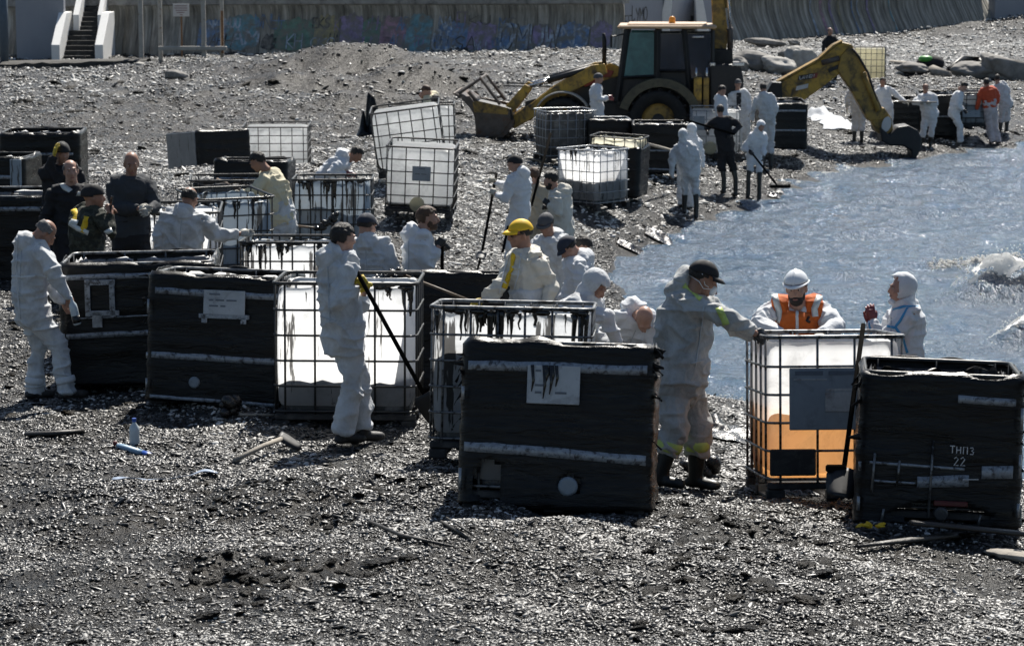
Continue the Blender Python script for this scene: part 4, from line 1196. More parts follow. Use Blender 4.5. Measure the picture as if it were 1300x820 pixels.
N_ = ibc(318, 296, 85, 'low open black tank with rounded rail left of the yellowed suit', 'wrapped', yaw=-3, w=1.05, d=1.0, h=1.08, tank='tank_white', cage='cage_dark', seed=54, level=.85, liquid='sludge', nv=3, straps=((-.5, .5, .78, .05, 0),))
O_ = ibc(52, 266, 86, 'black tank at the back of the left edge group behind the man shading his eyes', 'wrapped', yaw=2, w=1.12, d=1.0, h=1.12, tank='tank_white', cage='cage_dark', seed=58, level=.85, liquid='sludge', nv=3, straps=((-.5, .5, .8, .04, 0),))
P_ = ibc(-6, 296, 92, 'black tank with a bare grey corner cut by the left edge of the picture', 'wrapped', yaw=-4, w=.8, d=1.0, h=1.04, tank='tank_white', cage='cage_dark', seed=61, level=.8, nv=3, straps=((-.35, .35, .75, .05, 0),))
mb = MB(); mb.bbox((.32, -.05, .55), (.16, .03, .95), .01); mb.build('bare_side', MT['tank_blue'], P_)
Q_ = ibc(16, 368, 106, 'black wrapped tank with one pale strap cut by the left edge below the others', 'wrapped', yaw=3, w=1.1, d=1.0, h=1.12, tank='tank_white', cage='cage', seed=64, level=.85, liquid='sludge', nv=3, straps=((-.53, .53, .95, .055, 0),))
# middle distance
S_ = ibc(531, 276, 78, 'upright clean white caged tank with a small grey plate, in front of the tilted ones', yaw=-3, roll=2.5, w=1.12, d=1.0, h=1.14, tank='tank_clean', cage='cage_dark', seed=70, nv=5, open_top=False, plate=((.03, .72, .30, .24, 'plate', 2),), cap=(-.03, .21, .12, 'tank_cream'), level=.1, liquid='sludge', grp=GC)
R_ = ibc(524, 222, 73, 'white caged tank tilted to one side behind the upright clean one', yaw=0, roll=-7.5, w=1.2, d=1.0, h=1.14, tank='tank_clean', cage='cage_dark', seed=74, nv=6, open_top=False, grp=GC)
T_ = ibc(538, 212, 68, 'white caged tank behind the tilted one, only its rim and end showing', yaw=0, roll=-2, w=1.2, d=1.0, h=1.14, tank='tank_clean', cage='cage_dark', seed=77, nv=5, open_top=False, grp=GC)
U_ = ibc(731, 266, 66, 'caged white tank turned cornerwise with a low dark level inside', yaw=-42, pitch=0, w=1.08, d=1.0, h=1.14, tank='tank_white', cage='cage_light', seed=81, nv=6, nd=5, level=.46, liquid='sludge_grey', drips=8)
X_ = ibc(776, 250, 62.5, 'cream tank with a black covered side leaning behind the cornerwise one', 'wrapped', yaw=-14, pitch=0, roll=3, w=1.05, d=1.0, h=1.20, tank='tank_cream', cage='cage_dark', seed=85, nv=5, level=.6, top_h=1.02)
W_ = ibc(726, 206, 56.5, 'dark caged tank in front of the loader with its far bars showing through', yaw=18, w=1.2, d=1.0, h=1.14, tank='tank_dark', cage='cage_light', seed=88, nv=6, nd=5, level=.8, liquid='sludge')
W2_ = ibc(774, 208, 56.5, 'black tank with silvery bars squeezed beside a large black one', 'wrapped', yaw=4, w=.95, d=1.0, h=.98, tank='tank_blue', cage='cage_light', seed=91, nv=4, level=.8)
V_ = ibc(838, 222, 57, 'large black wrapped tank in front of the loader rear wheel', 'wrapped', yaw=-3, w=1.2, d=1.0, h=1.12, tank='tank_white', cage='cage_dark', seed=94, nv=3, level=.8, straps=((-.55, .55, .52, .04, 0), (-.55, .55, .12, .04, -.03)))
Y_ = ibc(909, 202, 52, 'white caged tank with a cream cap standing behind the man in dark clothes', yaw=0, w=1.18, d=1.0, h=1.18, tank='tank_clean', cage='cage_light', seed=97, nv=5, open_top=False, cap=(-.15, .27, .16, 'tank_cream'), plate=((-.43, .88, .28, .34, 'plate', 0),), grp=GC)
Z_ = ibc(995, 190, 51, 'neat black tank with two pale bands left of the excavator arm', 'wrapped', yaw=2, w=1.1, d=1.0, h=1.14, tank='tank_white', cage='cage_dark', seed=99, nv=3, level=.9, straps=((-.52, .52, .95, .05, 0), (-.52, .52, .46, .05, 0)))
AA_ = ibc(1102, 106, 38, 'cream caged tank standing alone up the beach behind the excavator arm', yaw=-10, w=1.1, d=1.0, h=1.2, tank='tank_cream', cage='cage', seed=102, nv=6, open_top=False, grp=GC)
BB1 = ibc(1144, 172, 46, 'slumped black wrapped tank behind the excavator bucket', 'wrapped', yaw=8, w=1.1, d=1.0, h=.95, tank='tank_dark', cage='cage_dark', seed=105, nv=3)
BB2 = ibc(1193, 174, 46, 'black wrapped tank between the two men in white near the water', 'wrapped', yaw=-4, w=1.15, d=1.0, h=1.15, tank='tank_white', cage='cage_dark', seed=108, nv=3, straps=((-.5, .5, .55, .04, 0),))
BB3 = ibc(1232, 165, 46, 'dark grey tank with smudged white marks left of the orange topped man', yaw=6, w=1.05, d=1.0, h=1.02, tank='tank_grey', cage='cage_dark', seed=111, nv=4, level=.8, plate=((.0, .45, .5, .2, 'plate', 2),))
for o in [o for o in COL.objects if o.name.startswith('bulk_container')]:
    z = gz(o.location.x, o.location.y)
    if abs(z - o.location.z) > .12:
        print('TANK', o['label'][:50], 'ground-z', round(z - o.location.z, 2))
# ------------------------------------------------------------------ people
_tmp_col = COL
def fuse(parts, voxel, smooth=2):
    """one continuous surface grown over overlapping closed pieces: returns vertices and quads"""
    me = bpy.data.meshes.new('tmp'); me.from_pydata(parts.v, [], parts.f); me.update()
    o = bpy.data.objects.new('tmp', me); COL.objects.link(o)
    md = o.modifiers.new('r', 'REMESH'); md.mode = 'VOXEL'; md.voxel_size = voxel; md.use_smooth_shade = True
    dg = bpy.context.evaluated_depsgraph_get()
    ev = o.evaluated_get(dg); em = ev.to_mesh()
    n = len(em.vertices); V = np.empty(n * 3, np.float32); em.vertices.foreach_get('co', V); V = V.reshape(-1, 3).astype(float)
    Q = np.empty(len(em.loops), np.int32); em.loops.foreach_get('vertex_index', Q)
    k = len(em.polygons)
    if len(Q) == 4 * k:
        Q = Q.reshape(-1, 4)
    else:
        Q = np.array([list(p.vertices)[:4] for p in em.polygons if len(p.vertices) == 4])
    ev.to_mesh_clear(); bpy.data.objects.remove(o); bpy.data.meshes.remove(me)
    for _ in range(smooth):
        V = lap(V, Q, .5)
    return V, Q

def lap(V, Q, f):
    S = np.zeros_like(V); C = np.zeros(len(V))
    for a, b in ((0, 1), (1, 2), (2, 3), (3, 0)):
        np.add.at(S, Q[:, a], V[Q[:, b]]); np.add.at(C, Q[:, a], 1)
        np.add.at(S, Q[:, b], V[Q[:, a]]); np.add.at(C, Q[:, b], 1)
    return V + (S / np.maximum(C, 1)[:, None] - V) * f

def normals(V, Q):
    n = np.cross(V[Q[:, 2]] - V[Q[:, 0]], V[Q[:, 3]] - V[Q[:, 1]])
    N_ = np.zeros_like(V)
    for a in range(4):
        np.add.at(N_, Q[:, a], n)
    return N_ / (np.linalg.norm(N_, axis=1)[:, None] + 1e-12)

def wrinkle(V, Q, amp, seed):
    Nn = normals(V, Q)
    c1, s1 = math.cos(.7), math.sin(.7)
    W1 = np.stack([V[:, 0] * c1 + V[:, 2] * s1, V[:, 1], (V[:, 2] * c1 - V[:, 0] * s1) * .38], 1) + .06 * vn3(V, 6, seed)[:, None]
    W2 = np.stack([V[:, 0], V[:, 1], V[:, 2] * 1.5], 1) * np.array([.55, .55, 1]) + .07 * vn3(V, 5, seed + 1)[:, None]
    a = 1 - np.abs(2 * vn3(W1, 8.5, seed) - 1)
    d = 1 - np.abs(2 * vn3(W2, 9.5, seed + 6) - 1)
    b = 1 - np.abs(2 * vn3(V, 19, seed + 2) - 1)
    c = vn3(V, 4.0, seed + 4) - .5
    return V + Nn * (amp * ((a ** 3 - .30) * 1.7 + (d ** 3 - .3) * 1.5 + (b ** 2 - .4) * .35 + c * 1.2))[:, None]

def hand_parts(curl=.45, spread=1.0):
    """palm and five fingers in (along, palm side, thumb side) coordinates"""
    mb = MB()
    mb.tube([(-.02, 0, 0), (.0, 0, 0), (.035, .002, .002), (.07, .003, .0), (.092, .002, 0), (.098, 0, 0)], [.024, .028, .040, .043, .040, .030], 10, flat=.40, up=(0, 1, 0))
    for (t, L, r, k) in ((.031, .072, .0092, .9), (.0105, .080, .0096, 1), (-.0105, .074, .0092, 1.05), (-.030, .058, .0082, 1.15)):
        p = Vector((.082, .002, t)); pts_ = [p]; a = 0
        for j, f in enumerate((.42, .33, .25)):
            a += curl * k * (.75, 1.25, .9)[j]
            p = p + Vector((math.cos(a) * L * f, math.sin(a) * L * f, (t * .10 * spread) * f * 2)); pts_.append(p)
        mb.tube(pts_, [r, r * 1.02, r * .95, r * .75], 8, up=(0, 0, 1))
    c = min(curl, .9)
    mb.tube([(.012, .004, .026), (.035, .012, .045), (.062, .016 + .014 * c, .056 - .010 * c), (.085, .020 + .028 * c, .054 - .024 * c)], [.014, .0125, .0105, .008], 8, up=(0, 1, 0))
    return mb
_hand = {}
def hand_mesh(curl, right, mname, vx=.0062):
    k = (curl, right, mname, vx)
    if k not in _hand:
        g_ = ('g', curl, vx)
        if g_ not in _hand:
            _hand[g_] = fuse(hand_parts(curl), vx, 1)
        V, Q = _hand[g_]
        _hand[k] = np_mesh('glove', V, Q, MT[mname])
    return _hand[k]

def head_parts():
    """local: face towards -Y, origin at the middle of the skull"""
    mb = MB()
    mb.ell((0, .018, .030), (.076, .096, .088))
    mb.ell((0, -.030, -.020), (.064, .066, .085))
    mb.ell((0, -.045, -.070), (.047, .048, .045))
    mb.ell((0, -.078, -.098), (.022, .020, .018))
    for s in (-1, 1):
        mb.ell((s * .038, -.068, -.028), (.024, .022, .022))
        mb.ell((s * .077, .012, -.012), (.010, .020, .034), 0, Matrix.Rotation(s * .25, 3, 'Z'))
        mb.ell((s * .028, -.085, .026), (.028, .014, .010))
    mb.tube([(0, -.086, .018), (0, -.104, -.004), (0, -.117, -.030), (0, -.100, -.042)], [.009, .010, .014, .010], 8)
    mb.ell((0, -.092, -.062), (.023, .010, .006)); mb.ell((0, -.090, -.072), (.020, .011, .007))
    mb.tube([(0, .022, -.03), (0, .028, -.10), (0, .040, -.18)], [.062, .058, .066], 12)
    return mb

def head_shell(fn, k, nu=40, nv=24, jit=.0, seed=0, close=True):
    """part of a shell round the skull: fn(x, y, z) on the unit sphere says which part; k scales the skull"""
    rows = []
    for i in range(nv + 1):
        a = -math.pi / 2 + math.pi * i / nv
        row = []
        for j in range(nu):
            b = 2 * math.pi * j / nu
            n = (math.cos(a) * math.cos(b), math.cos(a) * math.sin(b), math.sin(a))
            q = k
            if jit:
                q = k * (1 + jit * (vn3(np.array([n]), 5, seed)[0] - .5))
            row.append(Vector((n[0] * .076 * q, .012 + n[1] * .102 * q, .024 + n[2] * .094 * q)))
        rows.append(row)
    def skip(i, j):
        a = -math.pi / 2 + math.pi * (i + .5) / nv; b = 2 * math.pi * (j + .5) / nu
        return not fn(math.cos(a) * math.cos(b), math.cos(a) * math.sin(b), math.sin(a))
    mb = MB(); mb.grid(rows, cv=True, skip=skip)
    return mb

HAIR = {'short': lambda x, y, z: z > .30 - .0 * y and (z > .52 or y > -.62) or (y > .15 and z > -.62 + .12 * math.sin(x * 9)) or (abs(x) > .55 and y > -.25 and z > -.02),
        'crop': lambda x, y, z: (y > .0 and z > -.45 and z < .55) or (abs(x) > .6 and y > -.3 and -.05 < z < .45),
        'beard': lambda x, y, z: y < .1 and z < -.35 and z > -1}
BODY_STATS = []
MT['seam'] = mat('suit_seam', (.50, .53, .56), .8, .1, 20)

def ik(a, b, l1, l2, pole):
    d = b - a; L = d.length
    if L > (l1 + l2) * .995:
        b2 = a + d.normalized() * (l1 + l2) * .995 if L > 0 else b
        k = L / ((l1 + l2) * .995)
        if k < 1.25:
            l1 *= k * 1.003; l2 *= k * 1.003
        else:
            b = b2; d = b - a; L = d.length
    x = (l1 * l1 - l2 * l2 + L * L) / (2 * L)
    h = math.sqrt(max(l1 * l1 - x * x, 0))
    u = d.normalized(); p = pole - u * pole.dot(u)
    p = p.normalized() if p.length > 1e-6 else Vector((0, 0, 1))
    return a + u * x + p * h, b

def person(label, fx, s, face, head, H=1.76, fy=None, neck=None, pelvis=None, lw=None, rw=None, le=None, re=None, la=None, ra=None, hface=None, hpitch=0., hroll=0., hdy=None,
           suit='suit', legs=None, skin='skin', hair=None, hairm='hair_dark', cap=None, capm='cap_black', hood=None, gl='glove_pale', gr='glove_pale', curl=.5, boots='boot', bootm='rubber',
           bulk=1.0, beard=False, mask=False, vest=None, bands=None, fine=False, seed=0, lean=0., nolegs=False, lp=None, rp=None, pdy=0., stance=.20, kneefwd=.0, extra=None, collar=None, eyes=False, sh=None, amp=None):
    d0 = F / s
    vox = min(max(1.3 / s, .0094), .026)
    bvox = .0098 if fine else min(max(1.35 / s, .0140), .024)
    th = R(face)
    fwd = Vector((math.sin(th), -math.cos(th), 0)); rgt = Vector((-math.cos(th), -math.sin(th), 0)); up = Vector((0, 0, 1))
    Y0 = pt(fx, head[1] + .9 * H * s, d0).y
    def at(px, py, dy=0.0):
        """point on the line of sight at world depth Y0 + dy"""
        D = ray(px, py)
        return CC + D * ((Y0 + dy) / D.y)
    k = H / 1.76
    hd = at(*head) if len(head) == 3 else at(head[0], head[1], hdy or 0)
    root_xy = at(fx, 400)
    base = Vector((root_xy.x, Y0, gz(root_xy.x, Y0)))
    root = empty('person', base, label, 'person')
    if neck is None:
        nk = hd - up * .165 * k - fwd * .035
    else:
        nk = at(*neck)
    if pelvis is None:
        pv = Vector((base.x, Y0 + pdy, nk.z - .52 * k))
    else:
        pv = at(*pelvis)
    spine = nk - pv
    if spine.length > .68 * k:
        pv = nk - spine.normalized() * .62 * k; spine = nk - pv
    su = spine.normalized()
    lat = (rgt - su * rgt.dot(su)).normalized(); frt = (fwd - su * fwd.dot(su)).normalized()
    if frt.length < .5:
        frt = lat.cross(su)
    swd = (sh or .185) * k
    rs = nk - su * .055 * k + lat * swd; ls = nk - su * .055 * k - lat * swd
    rh = pv + lat * .088 * k; lh = pv - lat * .088 * k
    BODY_STATS.append((label[:44], round(pv.z - base.z, 2), round((hd.z + .11 - base.z), 2)))
    # arms
    def arm(sh_, wpos, elb, side):
        l1, l2 = .295 * k, .265 * k
        if wpos is None:
            w_ = sh_ - up * .52 * k + lat * side * .10 + fwd * .09
        else:
            w_ = at(*wpos)
        if elb is not None:
            e = at(*elb); 
            if (w_ - e).length > .34 * k:
                w_ = e + (w_ - e).normalized() * .34 * k
            return e, w_
        return ik(sh_, w_, l1, l2, -fwd * .6 - up * .7 + lat * side * .45)
    re_, rw_ = arm(rs, rw, re, 1); le_, lw_ = arm(ls, lw, le, -1)
    # legs
    def leg(h_, apos, side):
        if apos is None:
            x = base + rgt * side * stance / 2 * k
            a = Vector((x.x, x.y, gz(x.x, x.y) + .095))
        else:
            a = at(*apos); a.z = max(a.z, gz(a.x, a.y) + .08)
        l1, l2 = .43 * k, .43 * k
        L = (a - h_).length
        q = L / (l1 + l2) / (.985 - kneefwd)      # standing: nearly straight legs
        if q > 1 or kneefwd == 0:
            l1 *= q; l2 *= q
        kn, a = ik(h_, a, l1, l2, fwd + up * .1)
        return kn, a
    rk, ra_ = leg(rh, ra, 1); lk, la_ = leg(lh, la, -1)
    o_ = Vector(base)
    def tube(mb, pts_, rad, n=12, flat=1.0, upv=None):
        mb.tube([p - o_ for p in pts_], rad, n, flat=flat, up=upv)
    def torso(mb, off, t0=-.20, t1=1.04, fat=1.0):
        prof = [(-.26, .09, .085), (-.18, .150, .112), (0, .172, .125), (.22, .160, .118), (.42, .160, .120), (.62, .172, .128), (.80, .182, .124), (.90, .172, .108), (.97, .130, .088), (1.03, .075, .072), (1.12, .055, .058)]
        rows = []
        for (t, a, b) in prof:
            if t < t0 - 1e-6 or t > t1 + 1e-6:
                continue
            belly = .03 * (bulk - 1) * 8 * math.exp(-((t - .28) / .25) ** 2)
            curve = .028 * math.sin(math.pi * min(max(t, 0), 1))
            c = pv + spine * t - frt * (curve - belly * .5) - o_
            aa = (a * k * bulk + off) * fat; bb = (b * k * bulk + off) * fat + belly * .5
            rows.append([c + lat * aa * math.copysign(abs(math.cos(q)) ** .85, math.cos(q)) + frt * bb * math.sin(q) for q in [2 * math.pi * j / 20 for j in range(20)]])
        mb.grid(rows, cv=True)
        n = 20
        mb.add(rows[0], [tuple(range(n - 1, -1, -1))]); mb.add(rows[-1], [tuple(range(n))])
    # hands
    def hand_frame(w_, e, side, hint):
        dv = (w_ - e).normalized()
        pn = Vector(hint) if hint is not None else (-lat * side * .8 + fwd * -.1 - up * .25)
        pn = pn - dv * pn.dot(dv)
        pn = pn.normalized() if pn.length > 1e-3 else up.cross(dv).normalized()
        tv = dv.cross(pn) if side > 0 else pn.cross(dv)
        M = Matrix((dv, pn, tv)).transposed().to_4x4(); M.translation = w_ - o_
        return M
    MR = hand_frame(rw_, re_, 1, rp); ML = hand_frame(lw_, le_, -1, lp)
    # --- body: one continuous skin
    Rh = Matrix.Rotation(R(hface if hface is not None else face), 4, 'Z') @ Matrix.Rotation(R(hpitch), 4, 'X') @ Matrix.Rotation(R(hroll), 4, 'Y')
    Mh = Rh.copy(); Mh.translation = hd - o_
    hk = .98 * k ** .5
    Mh = Mh @ Matrix.Scale(hk, 4)
    body = MB()
    hp = head_parts(); body.add([Mh @ Vector(v) for v in hp.v], hp.f)
    tube(body, [nk - su * .07, nk + (hd - nk) * .35 + Vector((0, 0, 0)), hd - up * .03 - (Rh.to_3x3() @ Vector((0, -1, 0))) * .03], [.066, .058, .055])
    torso(body, -.030, -.2, .95)
    for (a, e, w_) in ((rs, re_, rw_), (ls, le_, lw_)):
        tube(body, [a - su * .0, a.lerp(e, .5), e, e.lerp(w_, .4), w_, w_ + (w_ - e).normalized() * .02], [.044 * k, .040 * k, .034 * k, .036 * k, .026 * k, .025 * k])
        tube(body, [nk - su * .06, a - su * .01], [.048, .044])
    for (h_, kn, an) in ((rh, rk, ra_), (lh, lk, la_)):
        tube(body, [h_, h_.lerp(kn, .5), kn, kn.lerp(an, .35), an], [.078, .066, .05, .05, .036])
    for side, M, g_ in ((1, MR, gr), (-1, ML, gl)):
        if g_ is None:
            hp2 = hand_parts(curl); body.add([M @ Vector(v) for v in hp2.v], [f if side > 0 else f[::-1] for f in hp2.f])
    V, Q = fuse(body, bvox, 1)
    bo = bpy.data.objects.new('body', np_mesh('body', V, Q, MT[skin])); link(bo, root)
    # --- clothes
    def garment(name, m, fn, amp, sd, vx=None):
        mb = MB(); fn(mb); V, Q = fuse(mb, vx or vox, 2); V = wrinkle(V, Q, amp, seed * 3 + sd)
        o = bpy.data.objects.new(name, np_mesh(name, V, Q, MT[m])); link(o, root); return o
    hoodback = hood in ('down', 'stand')
    bf = -(frt)
    def upper(mb):
        torso(mb, .022, -.18 if legs is None else -.0, 1.03)
        if hood in ('up', 'sheer'):
            tube(mb, [nk - su * .05, nk.lerp(hd, .5) + bf * .02, hd - up * .05 + bf * .03], [.105, .094, .088], 14)
        for (a, e, w_, sd) in ((rs, re_, rw_, 1), (ls, le_, lw_, -1)):
            a2 = a - su * .01
            tube(mb, [nk - su * .035 + lat * sd * .05, a2 + su * .006], [.075, .078])
            tube(mb, [a2 - lat * sd * .02, a2.lerp(e, .35), a2.lerp(e, .75), e, e.lerp(w_, .3), e.lerp(w_, .75), w_ - (w_ - e).normalized() * .005], [.082 * k, .076 * k, .070 * k, .064 * k, .064 * k, .052 * k, .040 * k])
        if hoodback:
            c = nk + bf * .075 + up * .015 - o_
            M3 = Matrix((lat, frt, su)).transposed()
            mb.ell(c, (.125, .070, .085), 0, M3)
            if hood == 'stand':
                mb.ell(c - bf * .012 + su * .055, (.100, .050, .115), 0, M3)
            mb.ell(c + bf * .055 - su * .03, (.10, .055, .085), 0, M3)
        if collar != 'none':
            tube(mb, [nk - su * .04, nk + (hd - nk) * .12], [.088, .080], 14)
    def lower(mb):
        torso(mb, .020, -.26, .42)
        for (h_, kn, an, sd) in ((rh, rk, ra_, 1), (lh, lk, la_, -1)):
            end = an - up * .035 if boots == 'shoe' else kn.lerp(an, .55)
            tube(mb, [h_ + up * .02, h_.lerp(kn, .3), h_.lerp(kn, .75), kn, kn.lerp(end, .4), kn.lerp(end, .85), end], [.112 * k, .104 * k, .088 * k, .080 * k, .080 * k, .082 * k, .080 * k])
    am = amp if amp is not None else .016
    if legs is None:
        def both(mb):
            upper(mb)
            if not nolegs:
                lower(mb)
        co = garment('coverall', suit, both, am, 1)
    else:
        co = garment('jacket', suit, upper, am, 1)
        if not nolegs:
            garment('trousers', legs, lower, am, 2)
    # boots
    if not nolegs:
        for (kn, an) in ((rk, ra_), (lk, la_)):
            mb = MB()
            ft = fwd.copy()
            g0 = Vector((an.x, an.y, min(an.z - .075, gz(an.x, an.y) + .02)))
            if boots == 'boot':
                tube(mb, [kn.lerp(an, .42), kn.lerp(an, .75), an, g0 + up * .05], [.066 * k, .060 * k, .054 * k, .052])
            else:
                tube(mb, [an + up * .04, an, g0 + up * .04], [.048, .050, .052])
            tube(mb, [g0 - ft * .085 + up * .035, g0 - ft * .05 + up * .038, g0 + ft * .05 + up * .04, g0 + ft * .12 + up * .032, g0 + ft * .17 + up * .028, g0 + ft * .195 + up * .026], [.030, .046, .049, .050, .042, .022], 12, .85, up)
            V, Q = fuse(mb, max(.015, vox), 1)
            bt = bpy.data.objects.new('boot' if boots == 'boot' else 'shoe', np_mesh('boot', V, Q, MT[bootm])); link(bt, root)
    # gloves
    for side, M, g_ in ((1, MR, gr), (-1, ML, gl)):
        if g_ is not None:
            go_ = bpy.data.objects.new('glove', hand_mesh(curl, side > 0, g_, .0064 if s > 100 else .0085)); link(go_, root)
            go_.matrix_local = M @ Matrix.Scale(1.06 * k, 4)
    # head gear; shells are placed with the head
    def on_head(mb, name, m, solid=.006, smooth=True):
        o = mb.build(name, MT[m], root, smooth, solid=solid); o.matrix_local = Mh; return o
    if eyes:
        for sx in (-1, 1):
            mb = MB(); mb.ell((sx * .029, -.081, .006), (.013, .010, .0075), 0); e_ = on_head(mb, 'eye', 'eye_white', 0)
            mb = MB(); mb.ell((sx * .029 , -.0895, .006), (.0062, .003, .0062)); mb.build('pupil', MT['dark'], e_, True)
            mb = MB(); mb.tube([(sx * .014, -.096, .026), (sx * .030, -.098, .033), (sx * .048, -.086, .027)], [.004, .0055, .003], 6, flat=.6); on_head(mb, 'eyebrow', hairm, 0)
        mb = MB(); mb.ell((0, -.0995, -.067), (.022, .006, .007)); on_head(mb, 'lips', 'lips', 0)
    if hair:
        on_head(head_shell(HAIR[hair], 1.055 if hair == 'short' else 1.03, 56, 36, .12, seed), 'hair', hairm, .010)
    if beard:
        mb = MB()
        mb.ell((0, -.052, -.083), (.056, .052, .048)); mb.ell((0, -.100, -.054), (.026, .010, .006))
        for sx in (-1, 1):
            mb.ell((sx * .052, -.02, -.055), (.016, .030, .040))
        on_head(mb, 'beard', hairm, 0)
    if cap in ('cap', 'beanie', 'helmet', 'softcap'):
        if cap == 'beanie':
            on_head(head_shell(lambda x, y, z: z > .05 - .18 * (y > 0), 1.14, 36, 20, .05, seed), 'beanie', capm, .012)
        elif cap == 'helmet':
            h_ = on_head(head_shell(lambda x, y, z: z > .2, 1.28, 40, 24), 'helmet', capm, .006)
            mb = MB(); rows = []
            for i in range(41):
                b = 2 * math.pi * i / 40; fr_ = max(0, -math.sin(b)) ** 2
                x, y = math.cos(b), math.sin(b)
                rows.append([Vector((x * .095, .012 + y * .128, .049)), Vector((x * (.106 + .004 * fr_), .012 + y * (.139 + .040 * fr_), .043 - .008 * fr_))])
            mb.grid(rows); mb.build('brim', MT[capm], h_, True, solid=.006)
            mb = MB(); mb.tube([(0, .012 + .131 * math.cos(a) , .024 + .121 * math.sin(a)) for a in np.linspace(.25, 2.9, 14)], .010, 8); mb.build('ridge', MT[capm], h_, True)
            mb = MB(); mb.tube([Vector((math.cos(a) * .088, .012 + math.sin(a) * .116, .036)) for a in np.linspace(0, 2 * math.pi, 30)[:-1]], .007, 6, closed=True); mb.build('head_band', MT['dark'], h_, True)
        else:
            c_ = on_head(head_shell(lambda x, y, z: z > .12 - .10 * y, 1.13 if cap == 'cap' else 1.15, 36, 22, .02, seed), 'cap', capm, .006)
            mb = MB(); rows = []
            for i in range(15):
                b = -math.pi / 2 + (i / 14 - .5) * 2.3
                x, y = math.cos(b), math.sin(b)
                dr = .055 if cap == 'cap' else .035
                rows.append([Vector((x * .086, .012 + y * .114, .046)), Vector((x * (.086 + dr * .25), .012 + y * (.114 + dr * .6), .042 - .004 * abs(x))), Vector((x * (.086 + dr * .45), .012 + y * (.114 + dr * 1.15), .026 - .012 * abs(x)))])
            mb.grid(rows); mb.build('visor', MT[capm], c_, True, solid=.005)
    if hood == 'up':
        on_head(head_shell(lambda x, y, z: not (y < -.42 and z < .72 and z > -.80) and z > -.93, 1.30, 44, 28, .07, seed), 'hood', suit, .006)
    if hood == 'sheer':
        on_head(head_shell(lambda x, y, z: not (y < -.55 and z < .45 and z > -.75) and z > -.93, 1.26, 44, 28, .06, seed), 'hood', suit, .004)
    if mask:
        mb = MB(); mb.ell((0, -.098, -.058), (.040, .034, .042)); mk = on_head(mb, 'dust_mask', 'helmet', 0)
        mb = MB(); mb.tube([(.0, -.128, -.066), (.004, -.134, -.066)], .012, 10); mb.build('valve', MT['red_valve'], mk)
        for zz, yy in ((.03, .08), (-.03, .06)):
            mb = MB(); mb.tube([(-.036, -.085, -.05), (-.074, -.02, -.05 + zz * .5), (-.083, .03, zz), (0, .12, zz + .01), (.083, .03, zz), (.074, -.02, -.05 + zz * .5), (.036, -.085, -.05)], .003, 6); mb.build('elastic', MT['helmet'], mk, True)
    if vest:
        mb = MB()
        def vs(mb):
            torso(mb, .060, -.0, .97)
            mb.ell(pv + spine * .74 + frt * .135 - o_, (.17, .10, .17), 0, Matrix((lat, frt, su)).transposed())
            for sd, a in ((1, rs), (-1, ls)):
                tube(mb, [nk - su * .03 + lat * sd * .06, a + su * .02 - lat * sd * .02], [.104, .116])
        ve = garment('vest', vest, vs, .010, 5)
        M3 = Matrix((lat, frt, su)).transposed()
    ctx = dict(root=root, o=o_, at=at, rs=rs, ls=ls, rk=rk, lk=lk, ra=ra_, la=la_, nk=nk, pv=pv, su=su, lat=lat, frt=frt, hd=hd, rw=rw_, lw=lw_, re=re_, le=le_, tube=tube, co=co, Mh=Mh, fwd=fwd, up=up, MR=MR, ML=ML, s=s)
    if fine and legs is None:      # seam or zip down the middle of the suit
        sd_ = frt if frt.y < 0 else -frt
        pp = [proj(nk - su * q + sd_ * .12 + lat * .01)[:2] for q in (.08, .2, .32, .44, .52)]
        tape(ctx, pp, .010, 'seam', 'centre_seam')
        q0 = pv + spine * .22
        pp = [proj(q0 + sd_ * .13 + lat * x)[:2] for x in (-.14, -.07, 0, .07, .14)]
        tape(ctx, pp, .012, 'seam', 'waist_elastic')
    for (which, t, wdt, m) in bands or ():
        kn, an = (rk, ra_) if which == 'r' else (lk, la_)
        c = kn.lerp(an, t); u = (an - kn).normalized()
        mb = MB(); tube(mb, [c - u * wdt / 2, c - u * wdt / 6, c + u * wdt / 6, c + u * wdt / 2], [.088 * k, .095 * k, .095 * k, .088 * k], 18); mb.build('leg_band', MT[m], root, True)
    return ctx

def tape(ctx, pix, wdt, m, name='seam_tape', tgt=None, off=.006):
    """ribbon lying on the garment along pixels of the photo, found by looking for the cloth there"""
    o = tgt or ctx['co']; me = o.data
    V = [v.co + ctx['o'] for v in me.vertices]
    bv = BVHTree.FromPolygons(V, [tuple(p.vertices) for p in me.polygons])
    P = []
    dense_ = []
    for a, b in zip(pix, pix[1:]):
        for k in range(5):
            dense_.append((a[0] + (b[0] - a[0]) * k / 5, a[1] + (b[1] - a[1]) * k / 5))
    dense_.append(pix[-1])
    for (px, py) in dense_:
        h, n, i, dd = bv.ray_cast(CC, ray(px, py).normalized())
        if h is not None:
            P.append((h + n * off, n))
    if len(P) < 2:
        return None
    rows = []
    for i, (p, n) in enumerate(P):
        d = P[min(i + 1, len(P) - 1)][0] - P[max(i - 1, 0)][0]
        sd = d.cross(n); sd = sd.normalized() * wdt / 2 if sd.length > 1e-6 else Vector((wdt / 2, 0, 0))
        rows.append([p - sd - ctx['o'] - n * .003, p - ctx['o'], p + sd - ctx['o'] - n * .003])
    mb = MB(); mb.grid(rows)
    return mb.build(name, MT[m], ctx['root'], True, solid=.003)

